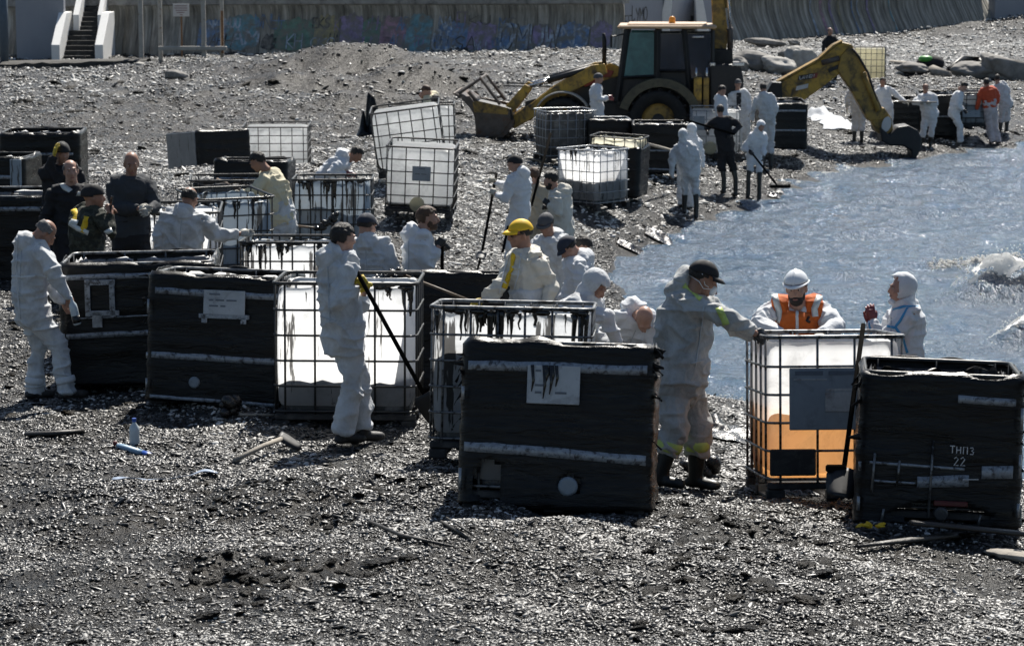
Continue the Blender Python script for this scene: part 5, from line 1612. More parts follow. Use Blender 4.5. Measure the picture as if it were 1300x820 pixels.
def stick(name, pts_, rad, m, label, cat, blade=None):
    c = pts_[0].copy()
    mb = MB(); mb.tube([p - c for p in pts_], rad, 8)
    root = empty(name, c, label, cat)
    mb.build('handle', MT[m], root, True)
    return root, c
MT['tool'] = mat('black_oily_handle', (.010, .0095, .009), .75, .3, 14, dirt=(.05, .045, .04), dscale=10, dlo=.6, dhi=.75, spec=0)
MT['wood_handle'] = mat('worn_wood_handle', (.18, .13, .09), .6, .3, 12, dirt=(.03, .026, .022), dscale=9)
MT['bottle'] = mat('clear_bottle_plastic', (.55, .62, .66), .15, .05, 8)
# ---- nearest people
P1 = person('stooping bald man in white coverall holding a bottle at the far left', 62, 141, 118, (58, 296, -.02), H=1.68, neck=(44, 307, -.0), pelvis=(40, 392, .0), rw=(86, 378, -.20), re=(70, 348, -.26), lw=(80, 384, .2), ra=(86, 494, -.08), la=(43, 499, .06),
            hface=105, hpitch=48, hair='crop', hairm='hair_grey', skin='skin_tan', hood='down', gl=None, gr=None, curl=.7, boots='shoe', bootm='shoe', suit='suit', fine=True, seed=1, bulk=1.06, bands=(('r', .78, .06, 'suit_clean'), ('l', .78, .06, 'suit_clean')))
tape(P1, [(15, 351), (30, 352), (46, 350)], .02, 'suit_clean', 'waist_tape')
tape(P1, [(22, 300), (21, 340), (24, 390), (30, 440)], .012, 'suit_clean', 'seam')
P2 = person('man in black clothes shading his eyes with a yellow glove', 78, 112, 25, (79, 195), H=1.80, rw=(68, 199, -.12), re=(62, 226, -.10), gr='glove_yellow', gl=None, cap='beanie', capm='cap_black', suit='black_cloth', legs='black_cloth', seed=2, skin='skin_tan', curl=.3, hpitch=5)
P3 = person('grey haired man in black jacket with pale reflective chest bands', 94, 118, 14, (90, 217, 0), H=1.78, suit='black_cloth', legs='black_cloth', hair='crop', hairm='hair_grey', gl=None, gr=None, skin='skin', seed=3, hroll=-6, eyes=True)
tape(P3, [(76, 231), (82, 238), (90, 243)], .06, 'reflect', 'reflective_band'); tape(P3, [(98, 246), (106, 248)], .06, 'reflect', 'reflective_band')
P4 = person('man in olive camouflage and black beanie holding up a phone', 112, 128, 128, (119, 250, 0), H=1.72, rw=(141, 272, -.12), re=(141, 296, -.22), lw=(137, 276, .15), neck=(115, 264, 0), pelvis=(112, 326, 0), suit='camo', legs='camo', cap='beanie', capm='cap_black', gl=None, gr=None, seed=4, curl=.8, hface=105, skin='skin_tan')
for q, m in (([(92, 262), (96, 272), (93, 283)], 'yellow_cloth'), ([(110, 275), (108, 285), (104, 295)], 'yellow_cloth')):
    tape(P4, q, .06, m, 'shoulder_patch')
tape(P4, [(88, 283), (98, 290), (112, 296)], .05, 'reflect', 'reflective_band'); tape(P4, [(134, 296), (142, 292)], .05, 'reflect', 'reflective_band'); tape(P4, [(90, 281), (99, 283)], .05, 'reflect', 'reflective_band')
ph_c = P4['rw'] + Vector((.0, .02, .10))
mb = MB(); mb.bbox((0, 0, 0), (.076, .010, .155), .004); ph_ = mb.build('mobile_phone', MT['dark'], None, False, ph_c); ph_.rotation_euler = (R(10), 0, R(115)); tag(ph_, 'black mobile phone held up by the man in camouflage', 'phone')
P5 = person('bald man in charcoal shirt with pale gloves clasped before him', 166, 123, 12, (167, 208, 0), H=1.80, neck=(166, 226, 0), pelvis=(166, 300, 0), rw=(176, 265, -.27), lw=(189, 267, -.26), re=(149, 264, -.08), le=(196, 262, -.06), suit='grey_shirt', legs='black_cloth', gl='glove_pale', gr='glove_pale', skin='skin_tan', seed=5, hpitch=15, curl=.5, bulk=1.05, amp=.008, eyes=True, collar='none')
P6 = person('balding man in white seen from behind, reaching out to the blue grey tank', 232, 118, 168, (241, 252, .0), H=1.78, neck=(235, 268, .0), pelvis=(230, 333, .05), rw=(304, 297, .12), re=(276, 300, .1), lw=(206, 325, .0), le=(200, 303, .0), suit='suit', hair='crop', hairm='hair_dark', hood='down', gr='glove_pale', gl='glove_pale', curl=.3, seed=6, bulk=1.12, hface=150, hpitch=20, sh=.20, fine=True, skin='skin_tan')
P7 = person('dark haired man in yellowed white suit bending over the open tanks', 352, 99, 252, (327, 205, -.05), H=1.80, neck=(341, 219, .0), pelvis=(358, 283, .0), rw=(305, 246, .2), lw=(312, 247, -.2), le=(326, 240, -.24), suit='suit_yellow', legs='suit', hair='short', seed=7, bulk=1.10, hpitch=35, hface=255, skin='skin_tan')
P8 = person('crouched man in white suit with a red glove between the tanks', 424, 81, 98, (453, 196, 0), H=1.72, neck=(441, 201, 0), pelvis=(412, 226, .05), rw=(438, 221, -.2), lw=(446, 222, .12), suit='suit_clean', hair='short', hood='down', gr='glove_red', gl='glove_red', seed=8, hpitch=45, skin='skin_tan', bulk=1.08)
P9 = person('man in white coverall with yellow gloves resting on a shovel', 447, 160, 122, (436, 302, 0), H=1.70, neck=(432, 323, 0), pelvis=(436, 424, .02), rw=(453, 364, -.16), re=(424, 388, -.26), lw=(462, 372, .06), le=(455, 396, .10), ra=(437, 543, -.06), la=(461, 540, .06),
            hface=128, hair='short', hood='down', gr='glove_yellow', gl='glove_yellow', curl=1.2, boots='shoe', bootm='shoe', suit='suit', fine=True, seed=9, bulk=1.06, hpitch=8)
for kk in ('r', 'l'):
    pass
P10 = person('man in navy cap and white suit with his back turned, beside the shovel holder', 474, 126, 155, (466, 287, 0), H=1.76, neck=(470, 306, 0), pelvis=(474, 376, 0), suit='suit', cap='softcap', capm='cap_navy', hair='crop', hairm='hair_dark', hood='down', seed=10, hface=140, hpitch=12, fine=True, lw=(449, 350, .0))
P11 = person('red bearded man in profile leaning on a dark handle', 538, 126, 98, (543, 277, 0), H=1.78, neck=(534, 296, 0), pelvis=(534, 366, 0), rw=(556, 314, -.14), re=(541, 339, -.2), lw=(560, 318, .08), suit='suit_clean', hair='short', hairm='hair_brown', beard=True, hood='down', gr='glove_black', gl='glove_black', curl=1.1, seed=11, fine=True, hface=95)
P12 = person('man in black hat and white suit gripping a long upright shovel', 655, 84, 238, (653, 208, 0), H=1.78, neck=(658, 220, 0), pelvis=(659, 266, 0), rw=(629, 231, .12), lw=(629, 246, -.12), le=(642, 254, -.2), cap='beanie', capm='cap_black', suit='suit_clean', gl='glove_pale', gr='glove_pale', curl=1.1, seed=12, hood='down', hface=250)
P13 = person('man in tan jacket half hidden behind the man in the black hat', 680, 82, 182, (678, 222, 0), H=1.72, suit='tan', legs='tan', hair='short', hairm='hair_brown', seed=13)
P14 = person('dark bearded young man in white with a black glove on his chest', 712, 89, 262, (699, 229, 0), H=1.74, neck=(707, 243, 0), pelvis=(714, 292, 0), lw=(697, 260, -.18), le=(709, 270, -.24), rw=(697, 264, .15), suit='suit_cream', hair='short', beard=True, gl='glove_black', gr='glove_black', seed=14, hood='down', hpitch=18, bulk=1.05, curl=.9)
P15 = person('heavy man in yellow cap and white jacket holding a pole in yellow gloves', 674, 143, 296, (660, 297, 0), H=1.80, neck=(668, 318, 0), pelvis=(673, 402, .0), rw=(612, 381, -.05), re=(634, 366, -.05), lw=(690, 396, -.28), le=(701, 362, -.16), suit='suit_cream', legs='suit', cap='cap', capm='cap_yellow', hair='crop', hairm='hair_dark', gr='glove_yellow', gl='glove_pale', curl=1.1, seed=15, fine=True, bulk=1.12, hface=290, hpitch=8, skin='skin_tan', sh=.20)
tape(P15, [(652, 322), (650, 340), (640, 366)], .05, 'yellow_cloth', 'yellow_shirt'); tape(P15, [(662, 322), (658, 350), (648, 385)], .012, 'suit_clean', 'lapel_edge'); tape(P15, [(648, 320), (640, 345), (634, 372)], .012, 'suit_clean', 'lapel_edge')
mb = MB(); mb.tube([(-.086, .01, .008), (-.07, -.07, .008), (.07, -.07, .008), (.086, .01, .008)], .004, 6)
for sx in (-1, 1):
    mb.ell((sx * .032, -.094, .004), (.026, .006, .018))
sg_ = mb.build('sunglasses', MT['dark'], P15['root'], True); sg_.matrix_local = P15['Mh']
P16 = person('man in grey cap looking down behind the man in yellow cap', 706, 113, 338, (693, 285, 0), H=1.74, neck=(699, 302, .03), pelvis=(710, 364, .1), suit='suit', cap='softcap', capm='cap_grey', hair='crop', hood='down', seed=16, hpitch=28, skin='skin_tan', hface=330)
P17 = person('stooping man in dark cap whose white back shows beside the yellow capped man', 728, 118, 285, (721, 315, 0), H=1.74, neck=(730, 328, 0), pelvis=(735, 392, .08), suit='suit_clean', cap='softcap', capm='cap_navy', hair='crop', hood='down', seed=17, hpitch=45, bulk=1.0)
P18 = person('dark haired man bowing his head behind the stooping man in dark cap', 748, 112, 80, (740, 313, .1), H=1.70, neck=(738, 328, .12), suit='suit_clean', hair='short', seed=18, hpitch=45, hood=None)
P19 = person('man in sheer white hooded suit bending over the large black tank', 728, 150, 62, (756, 362, 0), H=1.76, neck=(744, 379, .02), pelvis=(722, 452, .10), rw=(783, 436, -.16), re=(768, 402, -.22), lw=(775, 440, .10), suit='suit', hood='sheer', seed=19, hpitch=42, fine=True, hface=62, skin='skin_tan', bulk=1.06, hair='short')
P20 = person('bald man in white suit leaning far forward beside the big man in black cap', 796, 140, 18, (818, 405, -.20), H=1.74, neck=(807, 399, -.02), pelvis=(788, 446, .28), suit='suit_clean', hood='down', seed=20, hpitch=62, hface=10, fine=True, skin='skin', rw=(790, 450, -.1), lw=(812, 452, -.15), bulk=1.05)
P21 = person('big man in soiled grey coverall, black cap and dust mask', 858, 173, 66, (893, 353, -.02), H=1.78, neck=(877, 372, .02), pelvis=(861, 478, .02), rw=(958, 423, -.14), re=(921, 401, -.24), lw=(955, 424, .20), le=(925, 405, .22), ra=(838, 604, -.10), la=(883, 606, .10),
            hface=92, hpitch=24, cap='cap', capm='cap_black', mask=True, hair='crop', hood='stand', gr='glove_black', gl='glove_black', curl=.5, suit='suit_dirty', fine=True, seed=21, bulk=1.24, skin='skin_tan', bands=(('r', .36, .075, 'lime'), ('l', .36, .075, 'lime')), sh=.19)
tape(P21, [(912, 391), (918, 402), (922, 412)], .05, 'lime', 'arm_band'); tape(P21, [(868, 362), (880, 372), (890, 380)], .04, 'lime', 'shoulder_band')
P22 = person('bearded man in white helmet and orange vest leaning on the tank rim', 1012, 162, 354, (1011, 366, -.06), H=1.80, neck=(1012, 387, .04), pelvis=(1010, 466, .26), rw=(992, 424, -.34), re=(962, 412, -.16), lw=(1045, 424, -.34), le=(1064, 414, -.14), suit='suit_clean', cap='helmet', capm='helmet', vest='orange_cloth', beard=True, hair='crop', gl='glove_pale', gr='glove_pale', curl=.6, seed=22, fine=True, hface=346, hpitch=7, hroll=-5, eyes=True, bulk=1.08, lp=(0, .2, -1), rp=(0, .2, -1), sh=.20)
ves = [c for c in P22['root'].children if c.name.startswith('vest')][0]
for q in ([(983, 374), (989, 395), (988, 410)], [(1042, 372), (1034, 392), (1035, 402)]):
    tape(P22, q, .05, 'reflect', 'reflective_stripe', ves)
tape(P22, [(1012, 390), (1012, 405), (1012, 425)], .022, 'suit_clean', 'open_front', ves)
tape(P22, [(1027, 402), (1024, 407), (1028, 409)], .02, 'dark', 'badge', ves)
P23 = person('woman in white hooded suit with blue taped seams and red gloves', 1146, 148, 278, (1144, 366, 0), H=1.66, neck=(1150, 389, .02), pelvis=(1147, 465, .02), lw=(1107, 407, -.16), le=(1112, 442, -.2), rw=(1104, 409, .06), re=(1112, 441, .12), suit='suit_clean', hood='up', gl='glove_red', gr='glove_red', curl=.35, seed=23, fine=True, hface=276, hpitch=0, skin='skin', eyes=True, bulk=1.0)
tape(P23, [(1134, 393), (1148, 389), (1165, 389)], .022, 'blue_tape'); tape(P23, [(1152, 391), (1143, 407), (1136, 416), (1126, 414)], .022, 'blue_tape'); tape(P23, [(1137, 416), (1147, 430), (1152, 448)], .022, 'blue_tape'); tape(P23, [(1103, 407), (1106, 425), (1113, 437), (1120, 428)], .018, 'blue_tape')
mb = MB(); mb.ell((0, -.085, -.118), (.036, .034, .030)); mk = mb.build('lowered_mask', MT['helmet'], P23['root'], True); mk.matrix_local = P23['Mh']
# ---- far people
FAR = 'workers far along the beach'
def far(label, *a, **k):
    return person(label, *a, **k)
P30 = far('fair haired person in yellow and white stooping behind the tilted tanks', 543, 64, 60, (541, 116, .8), H=1.70, neck=(546, 121, .85), pelvis=(552, 150, .95), suit='suit_yellow', hair='short', hairm='hair_brown', hood='down', seed=30, hpitch=35)
P31 = far('dark haired man standing at the right end of the tilted tanks', 556, 66, 175, (553, 128, .1), H=1.74, suit='suit_dirty', legs='suit_dirty', hair='short', seed=31)
P32 = far('person in grey hat and white suit with red gloves beside the loader', 757, 54, 98, (760, 100, 0), H=1.72, rw=(772, 124, -.2), lw=(773, 126, .1), suit='suit_clean', cap='beanie', capm='cap_grey', gr='glove_red', gl='glove_red', seed=32)
P33 = far('man in white hooded suit and black boots, back turned, at the water', 874, 61.5, 176, (867, 172, 0), H=1.80, suit='suit', hood='up', gl='glove_black', gr='glove_black', ra=(884, 257, -.1), la=(869, 258, .1), lw=(853, 226, -.1), seed=33, bulk=1.12)
P34 = far('second white suited man hidden behind the hooded one', 870, 60.5, 200, (878, 165, 0), H=1.76, suit='suit_clean', hood='up', seed=34, bootm='rubber', boots='shoe')
P35 = far('man all in dark clothes with a pole standing on the wet shingle', 925, 57.5, 195, (914, 140, 0), H=1.78, neck=(915, 150, 0), pelvis=(921, 185, 0), lw=(898, 166, -.1), le=(899, 160, .1), rw=(930, 170, -.2), suit='black_cloth', legs='black_cloth', hair='short', gl='glove_black', gr='glove_black', seed=35, ra=(934, 227, 0), la=(919, 227, 0))
P36 = far('man in grey cap with his white suit open over dark clothes', 940, 51, 5, (937, 107, 0), H=1.80, suit='suit', cap='softcap', capm='cap_grey', seed=36, boots='shoe')
tape(P36, [(938, 118), (938, 130), (938, 141)], .12, 'black_cloth', 'dark_shirt')
P37 = far('man seen from behind in white suit right of the open suited one', 971, 52, 178, (969, 112, 0), H=1.80, suit='suit', hair='short', seed=37, hood='down', bulk=1.05, hpitch=15)
P38 = far('dark haired person in white behind the white tank and dark clothed man', 916, 52, 70, (917, 115, 0), H=1.70, suit='suit_clean', hair='short', seed=38, hood='down', hpitch=25)
P39 = far('hooded worker bending over a rake at the edge of the sea', 957, 57.5, 25, (966, 161, -.12), H=1.68, neck=(962, 170, -.02), pelvis=(958, 197, .18), rw=(951, 193, -.3), lw=(969, 210, -.35), suit='suit_clean', hood='up', gr='glove_black', gl='glove_black', seed=39, hpitch=40, ra=(950, 224, 0), la=(964, 228, -.1), bulk=1.1)
P40 = far('man in black jacket standing behind the elbow of the excavator arm', 1052, 40, 30, (1054, 40, 0), H=1.76, suit='black_cloth', legs='black_cloth', seed=40, hair='crop', hairm='hair_grey')
P41 = far('white suited person mostly hidden behind the excavator arm', 1085, 47, 170, (1089, 103, 0), H=1.76, suit='suit_clean', seed=41, hood='up', bootm='rubber')
P42 = far('man in pale suit stretching one arm to the slumped black tank', 1120, 46.5, 15, (1121, 104, 0), H=1.78, lw=(1150, 130, -.2), suit='suit_clean', hair='short', seed=42, hood='down', skin='skin_tan')
P43 = far('stout man in white with forearms held level, in black boots', 1175, 47, 352, (1175, 112, 0), H=1.80, rw=(1180, 131, -.32), lw=(1166, 131, -.34), re=(1160, 131, -.1), le=(1189, 131, -.1), suit='suit_clean', seed=43, bulk=1.16, skin='skin_tan', hair='crop', ra=(1169, 181, 0), la=(1181, 181, 0))
P44 = far('man in white bowing forward with hands together, left of the orange top', 1214, 46.3, 82, (1224, 110, 0), H=1.74, neck=(1219, 117, 0), pelvis=(1211, 143, .05), rw=(1223, 140, -.12), lw=(1224, 140, .1), suit='suit_clean', hair='short', seed=44, hpitch=45, boots='shoe', gl='glove_black', gr='glove_black', bulk=1.08)
P45 = far('person in orange top and pale trousers at the water edge', 1258, 46, 190, (1252, 105, 0), H=1.76, neck=(1254, 111, 0), pelvis=(1257, 137, 0), suit='red_cloth', legs='suit_pink', hair='short', seed=45, boots='shoe', skin='skin_tan')
P46 = far('man in white suit and black boots behind the orange topped person', 1270, 45, 185, (1266, 100, 0), H=1.76, suit='suit', hair='short', seed=46, ra=(1278, 162, 0), la=(1270, 163, 0))
if True:
    import sys
    for q in BODY_STATS:
        print('BODY', *q)
# ------------------------------------------------------------------ backhoe loader, side on
MT['mach_yellow'] = mat('dirty_yellow_paint', (.50, .30, .045), .55, .2, 5, dirt=(.06, .045, .03), dscale=3.5, dlo=.45, dhi=.65)
MT['mach_dull'] = mat('dull_dark_yellow_paint', (.36, .22, .045), .55, .25, 5, dirt=(.04, .032, .022), dscale=3.5, dlo=.45, dhi=.65)
MT['mach_black'] = mat('machine_black', (.014, .014, .015), .55, .35, 8, dirt=(.06, .05, .04), dscale=4, dlo=.6, dhi=.8)
MT['mach_cream'] = mat('cream_roof', (.52, .36, .22), .5, .1, 5)
MT['olive'] = mat('olive_fender', (.10, .09, .055), .6, .2, 5, dirt=(.04, .035, .03), dscale=5)
MT['tyre'] = mat('tyre_rubber', (.013, .013, .013), .8, .3, 8, dirt=(.06, .055, .045), dscale=4, dlo=.55, dhi=.8)
MT['chrome'] = mat('bright_rod', (.6, .6, .6), .25, .05, 8, metal=.9)
MT['steel_worn'] = mat('worn_steel', (.10, .085, .075), .5, .4, 6, metal=.4, dirt=(.10, .05, .025), dscale=4)
MT['mach_red'] = mat('dull_red_paint', (.25, .045, .03), .5, .2, 6)
def glass(name, col, rough=.05, alpha=.55):
    m = bpy.data.materials.new(name); m.use_nodes = True
    nt = m.node_tree; b = nt.nodes['Principled BSDF']; out = nt.nodes['Material Output']
    v = mapping(nt)
    c = ramp(nt, noise_node(nt, 3.5, 4, .6, v, .5), [(.35, tuple(x * .6 for x in col)), (.7, col)])
    nt.links.new(c, b.inputs['Base Color']); b.inputs['Roughness'].default_value = rough
    t = nt.nodes.new('ShaderNodeBsdfTransparent'); t.inputs[0].default_value = (*[min(1, x * 2.2 + .25) for x in col], 1)
    mx = nt.nodes.new('ShaderNodeMixShader'); mx.inputs[0].default_value = alpha
    nt.links.new(t.outputs[0], mx.inputs[1]); nt.links.new(b.outputs[0], mx.inputs[2]); nt.links.new(mx.outputs[0], out.inputs[0])
    return m
MT['glass_teal'] = glass('dusty_teal_glass', (.10, .26, .27), .15, .75)
MT['glass_dark'] = glass('dark_tinted_glass', (.035, .055, .085), .08, .75)
MS = 50.0
mb_p = pt(835, 186, F / MS)
mroot = empty('backhoe_loader', mb_p, 'dirty yellow backhoe loader with black cab and raised boom, its bucket pointing left', 'backhoe loader', None, (0, 0, R(-4)))
X = lambda px: (px - 835) / MS
Z = lambda py: (186 - py) / MS
def poly(pts_):
    return [(X(a), Z(b)) for a, b in pts_]
def plate_(name, pts_, y0, y1, m, parent=None, bevel=.02):
    b = MB(); b.prism(poly(pts_), y0, y1)
    return b.build(name, MT[m], parent or mroot, False, bevel=bevel)
def wheel(px, py, r, wd, yc, hubr):
    c = Vector((X(px), yc, Z(py)))
    e = bpy.data.objects.new('wheel', None); e.location = c; link(e, mroot)
    b = MB(); prof = [(r * .55, -wd * .46), (r * .80, -wd * .52), (r * .93, -wd * .50), (r * .985, -wd * .36), (r, 0), (r * .985, wd * .36), (r * .93, wd * .50), (r * .80, wd * .52), (r * .55, wd * .46)]
    rows = [[Vector((q * math.cos(a), y, q * math.sin(a))) for q, y in prof] for a in np.linspace(0, 2 * math.pi, 49)[:-1]]
    b.grid(rows, cu=True, cv=True); b.build('tyre', MT['tyre'], e, True)
    b = MB()
    for i in range(18):
        a = 2 * math.pi * i / 18
        for sd in (-1, 1):
            Mx = Matrix.Rotation(-a + (.09 * sd), 3, 'Y')
            b.bbox(Mx @ Vector((r * 1.0, sd * wd * .24, 0)), (r * .09, wd * .46, r * .10), .01, 0, Mx @ Matrix.Rotation(sd * .5, 3, 'X'))
    t_ = b.build('tread', MT['tyre'], e); t_['kind'] = 'stuff'
    b = MB(); b.tube([(0, -wd * .30, 0), (0, -wd * .22, 0), (0, wd * .22, 0), (0, wd * .30, 0)], [hubr * .95, r * .57, r * .57, hubr * .95], 24, up=(1, 0, 0)); b.build('rim', MT['mach_dull'], e, False, bevel=.01)
    b = MB(); b.tube([(0, -wd * .42, 0), (0, wd * .42, 0)], hubr * .45, 14, up=(1, 0, 0)); b.build('hub', MT['mach_black'], e, False, bevel=.01)
for y in (-.80, .85):
    wheel(836, 149, .75, .46, y, .34)
    wheel(716, 151, .58, .36, y, .26)
# body
plate_('chassis', [(690, 150), (700, 136), (790, 128), (905, 128), (905, 150), (890, 158), (700, 160)], -.42, .45, 'mach_black')
plate_('hood', [(700, 136), (706, 112), (752, 92), (788, 86), (790, 130)], -.40, .42, 'mach_black', bevel=.05)
plate_('hood_side', [(742, 100), (752, 90), (775, 80), (786, 84), (786, 96), (760, 104)], -.44, -.405, 'mach_yellow')
plate_('red_hose_cover', [(738, 106), (746, 99), (758, 98), (756, 106), (744, 110)], -.50, -.442, 'mach_red')
plate_('red_hose_cover', [(764, 93), (772, 88), (780, 90), (776, 97), (766, 98)], -.50, -.445, 'mach_red')
# cab: posts, sill, roof, glass
cab = bpy.data.objects.new('cab', None); link(cab, mroot)
def post(pa, pb, wd=.09, m='mach_black', y=-.78):
    b = MB(); a = Vector((X(pa[0]), y, Z(pa[1]))); c = Vector((X(pb[0]), y, Z(pb[1])))
    b.tube([a, c], wd * .62, 4, up=(0, 1, 0)); return b.build('cab_post', MT[m], cab, False, bevel=.012)
for y in (-.78, .78):
    post((785, 126), (796, 37), .13, y=y); post((834, 112), (834, 38), .15, y=y); post((875, 112), (867, 38), .12, y=y); post((903, 112), (903, 38), .09, y=y)
    for (pa, pb) in (((789, 97), (834, 95)), ((834, 88), (875, 88)), ((872, 99), (904, 99))):
        b = MB(); a = Vector((X(pa[0]), y, Z(pa[1]))); c = Vector((X(pb[0]), y, Z(pb[1])))
        b.tube([a, c], .05, 4, up=(0, 1, 0)); b.build('cab_rail', MT['mach_black'], cab)
    for nm, q, m in (('glass_pane', [(793, 95), (800, 41), (831, 41), (831, 93)], 'glass_teal'), ('glass_pane', [(838, 86), (838, 42), (866, 42), (871, 86)], 'glass_dark'), ('glass_pane', [(877, 97), (871, 42), (901, 42), (901, 97)], 'glass_dark')):
        plate_(nm, q, y - .012, y + .012, m, cab, 0)
plate_('cab_panel', [(783, 132), (788, 97), (834, 95), (836, 88), (875, 88), (878, 98), (904, 98), (904, 110), (880, 128), (800, 134)], -.72, -.55, 'mach_black', cab)
plate_('cab_panel', [(783, 132), (788, 97), (834, 95), (836, 88), (875, 88), (878, 98), (904, 98), (904, 110), (880, 128), (800, 134)], .55, .72, 'mach_black', cab)
plate_('cab_floor', [(786, 134), (788, 122), (904, 112), (904, 128)], -.55, .55, 'mach_black', cab)
b = MB(); b.bbox((X(846), 0, Z(34)), (2.48, 1.86, .085), .04); b.build('roof', MT['mach_cream'], cab, False, bevel=.02)
b = MB(); b.bbox((X(846), 0, Z(31.6)), (2.0, 1.5, .06), .03); b.build('roof_top', MT['mach_cream'], cab)
b = MB(); b.bbox((X(885), -.95, Z(46)), (.30, .05, .05), .015); b.build('work_lamp', MT['chrome'], cab)
b = MB(); b.bbox((X(850), .15, Z(78)), (.40, .5, .5), .08); b.bbox((X(861), .15, Z(66)), (.14, .48, .7), .06); b.build('seat', MT['mach_black'], cab)
b = MB(); b.tube([(X(822), 0, Z(104)), (X(832), 0, Z(80))], .03, 8); b.tube([Vector((X(832) + .06 * math.sin(a), .19 * math.cos(a), Z(80) + .17 * math.sin(a) * .5)) for a in np.linspace(0, 6.283, 20)[:-1]], .018, 6, closed=True); b.build('steering_wheel', MT['mach_black'], cab, True)
# beacon, exhaust, mirror
MT['beacon'] = mat('amber_beacon', (.75, .30, .03), .25, .1, 8)
b = MB(); b.tube([(X(852), -.3, Z(30.5)), (X(852), -.3, Z(24)), (X(852), -.3, Z(21.5))], [.085, .08, .04], 14); b.build('beacon', MT['beacon'], cab, True)
b = MB(); b.tube([(X(767), -.25, Z(90)), (X(767), -.25, Z(52)), (X(766), -.25, Z(43))], [.055, .055, .045], 10); b.build('exhaust', MT['mach_black'], mroot, True)
b = MB(); b.bbox((X(777), -.98, Z(51)), (.05, .20, .32), .02); b.tube([(X(777), -.95, Z(46)), (X(792), -.78, Z(43))], .018, 6); b.build('mirror', MT['mach_black'], cab)
# fenders
def arch(px, py, r0, r1, a0, a1, y0, y1, m):
    b = MB(); c = (X(px), Z(py)); rows = []
    for a in np.linspace(R(a0), R(a1), 20):
        ca, sa = math.cos(a), math.sin(a)
        rows.append([Vector((c[0] + r_ * ca, y, c[1] + r_ * sa)) for r_, y in ((r0, y0), (r1, y0), (r1, y1), (r0, y1))])
    b.grid(rows, cv=True); b.add(rows[0], [(0, 1, 2, 3)]); b.add(rows[-1], [(3, 2, 1, 0)])
    o = b.build('fender', MT[m], mroot, False, bevel=.015); return o
arch(838, 150, .84, 1.06, 18, 162, -1.06, -.56, 'olive'); arch(838, 150, .84, 1.06, 18, 162, .58, 1.08, 'olive')
arch(716, 151, .70, .74, 30, 150, -1.02, -.60, 'post'); arch(716, 151, .70, .74, 30, 150, .62, 1.04, 'mach_black')
# loader arms, cylinders and bucket
for y in (-.62, .64):
    plate_('loader_arm', [(772, 92), (768, 80), (752, 82), (700, 112), (676, 130), (646, 150), (640, 158), (655, 162), (690, 142), (712, 124), (756, 100)], y - .07, y + .07, 'mach_yellow')
    plate_('lever', [(640, 138), (668, 106), (676, 110), (672, 118), (655, 140), (648, 146)], y - .05, y + .05, 'mach_yellow')
    b = MB(); b.tube([(X(668), y + .02, Z(110)), (X(702), y + .02, Z(100))], .035, 10); b.build('cylinder_rod', MT['chrome'], mroot, True)
    b = MB(); b.tube([(X(696), y + .02, Z(102)), (X(754), y + .02, Z(85))], .075, 12); b.build('cylinder', MT['mach_black'], mroot, True)
    b = MB(); b.tube([(X(640), y, Z(108.5)), (X(700), y, Z(109))], .018, 6); b.build('hose', MT['mach_black'], mroot, True)
plate_('cross_tube', [(668, 138), (668, 128), (682, 124), (686, 132)], -.58, .58, 'mach_black')
bk = bpy.data.objects.new('bucket', None); link(bk, mroot)
for y0, y1 in ((-1.12, -1.07), (1.07, 1.12)):
    plate_('bucket_side', [(588, 122), (600, 120), (606, 128), (650, 136), (652, 150), (640, 168), (608, 173), (608, 146), (600, 134)], y0, y1, 'steel_worn', bk, .008)
plate_('bucket_shell', [(586, 119), (600, 128), (606, 146), (609, 173), (642, 172), (655, 158), (656, 150), (650, 150), (640, 166), (612, 168), (611, 144), (604, 126), (590, 117)], -1.066, 1.066, 'steel_worn', bk, .01)
plate_('bucket_back', [(603, 128), (609, 126), (652, 136), (655, 152), (644, 168), (612, 168), (608, 145)], -1.0, -.2, 'mach_black', bk, .01)
plate_('bucket_band', [(604, 127), (612, 126), (650, 135), (648, 143), (606, 140)], -1.127, -1.122, 'mach_dull', bk, 0)
for y in (-.9, .9):
    b = MB(); b.tube([(X(585), y, Z(118)), (X(613), y, Z(98.5)), (X(638), y, Z(131))], .045, 6); b.build('guard_bar', MT['steel_worn'], bk)
b = MB(); b.tube([(X(598), -.9, Z(115)), (X(608), -.9, Z(127))], .05, 6); b.tube([(X(613), -.9, Z(98.5)), (X(613), .9, Z(98.5))], .04, 6); b.build('guard_bar', MT['steel_worn'], bk)
for k in range(7):
    b = MB(); b.bbox((X(584), -1.0 + k * .333, Z(119)), (.22, .09, .06), .02, 0, Matrix.Rotation(.5, 3, 'Y')); b.build('tooth', MT['steel_worn'], bk)
# rear frame, stabiliser leg, boom and lamps
plate_('stabiliser', [(880, 96), (890, 96), (890, 150), (880, 150)], -.98, -.80, 'mach_yellow'); plate_('stabiliser', [(892, 96), (899, 96), (899, 150), (892, 150)], -.98, -.82, 'mach_dull')
plate_('stabiliser', [(880, 96), (890, 96), (890, 150), (880, 150)], .80, .98, 'mach_yellow')
for px in (883, 896):
    b = MB(); b.tube([(X(px), -.9, Z(100)), (X(px), -.9, Z(84))], .03, 8); b.build('stabiliser_rod', MT['chrome'], mroot, True)
plate_('rear_frame', [(900, 128), (900, 80), (938, 80), (942, 100), (940, 134), (910, 140)], -.85, .85, 'mach_black', None, .04)
plate_('swing_post', [(904, 100), (904, 62), (928, 62), (930, 100)], -.25, .25, 'mach_black', None, .03)
plate_('boom', [(902, 82), (903, 40), (900, -10), (898, -45), (910, -48), (916, -8), (922, 40), (920, 78)], -.17, .17, 'mach_dull', None, .03)
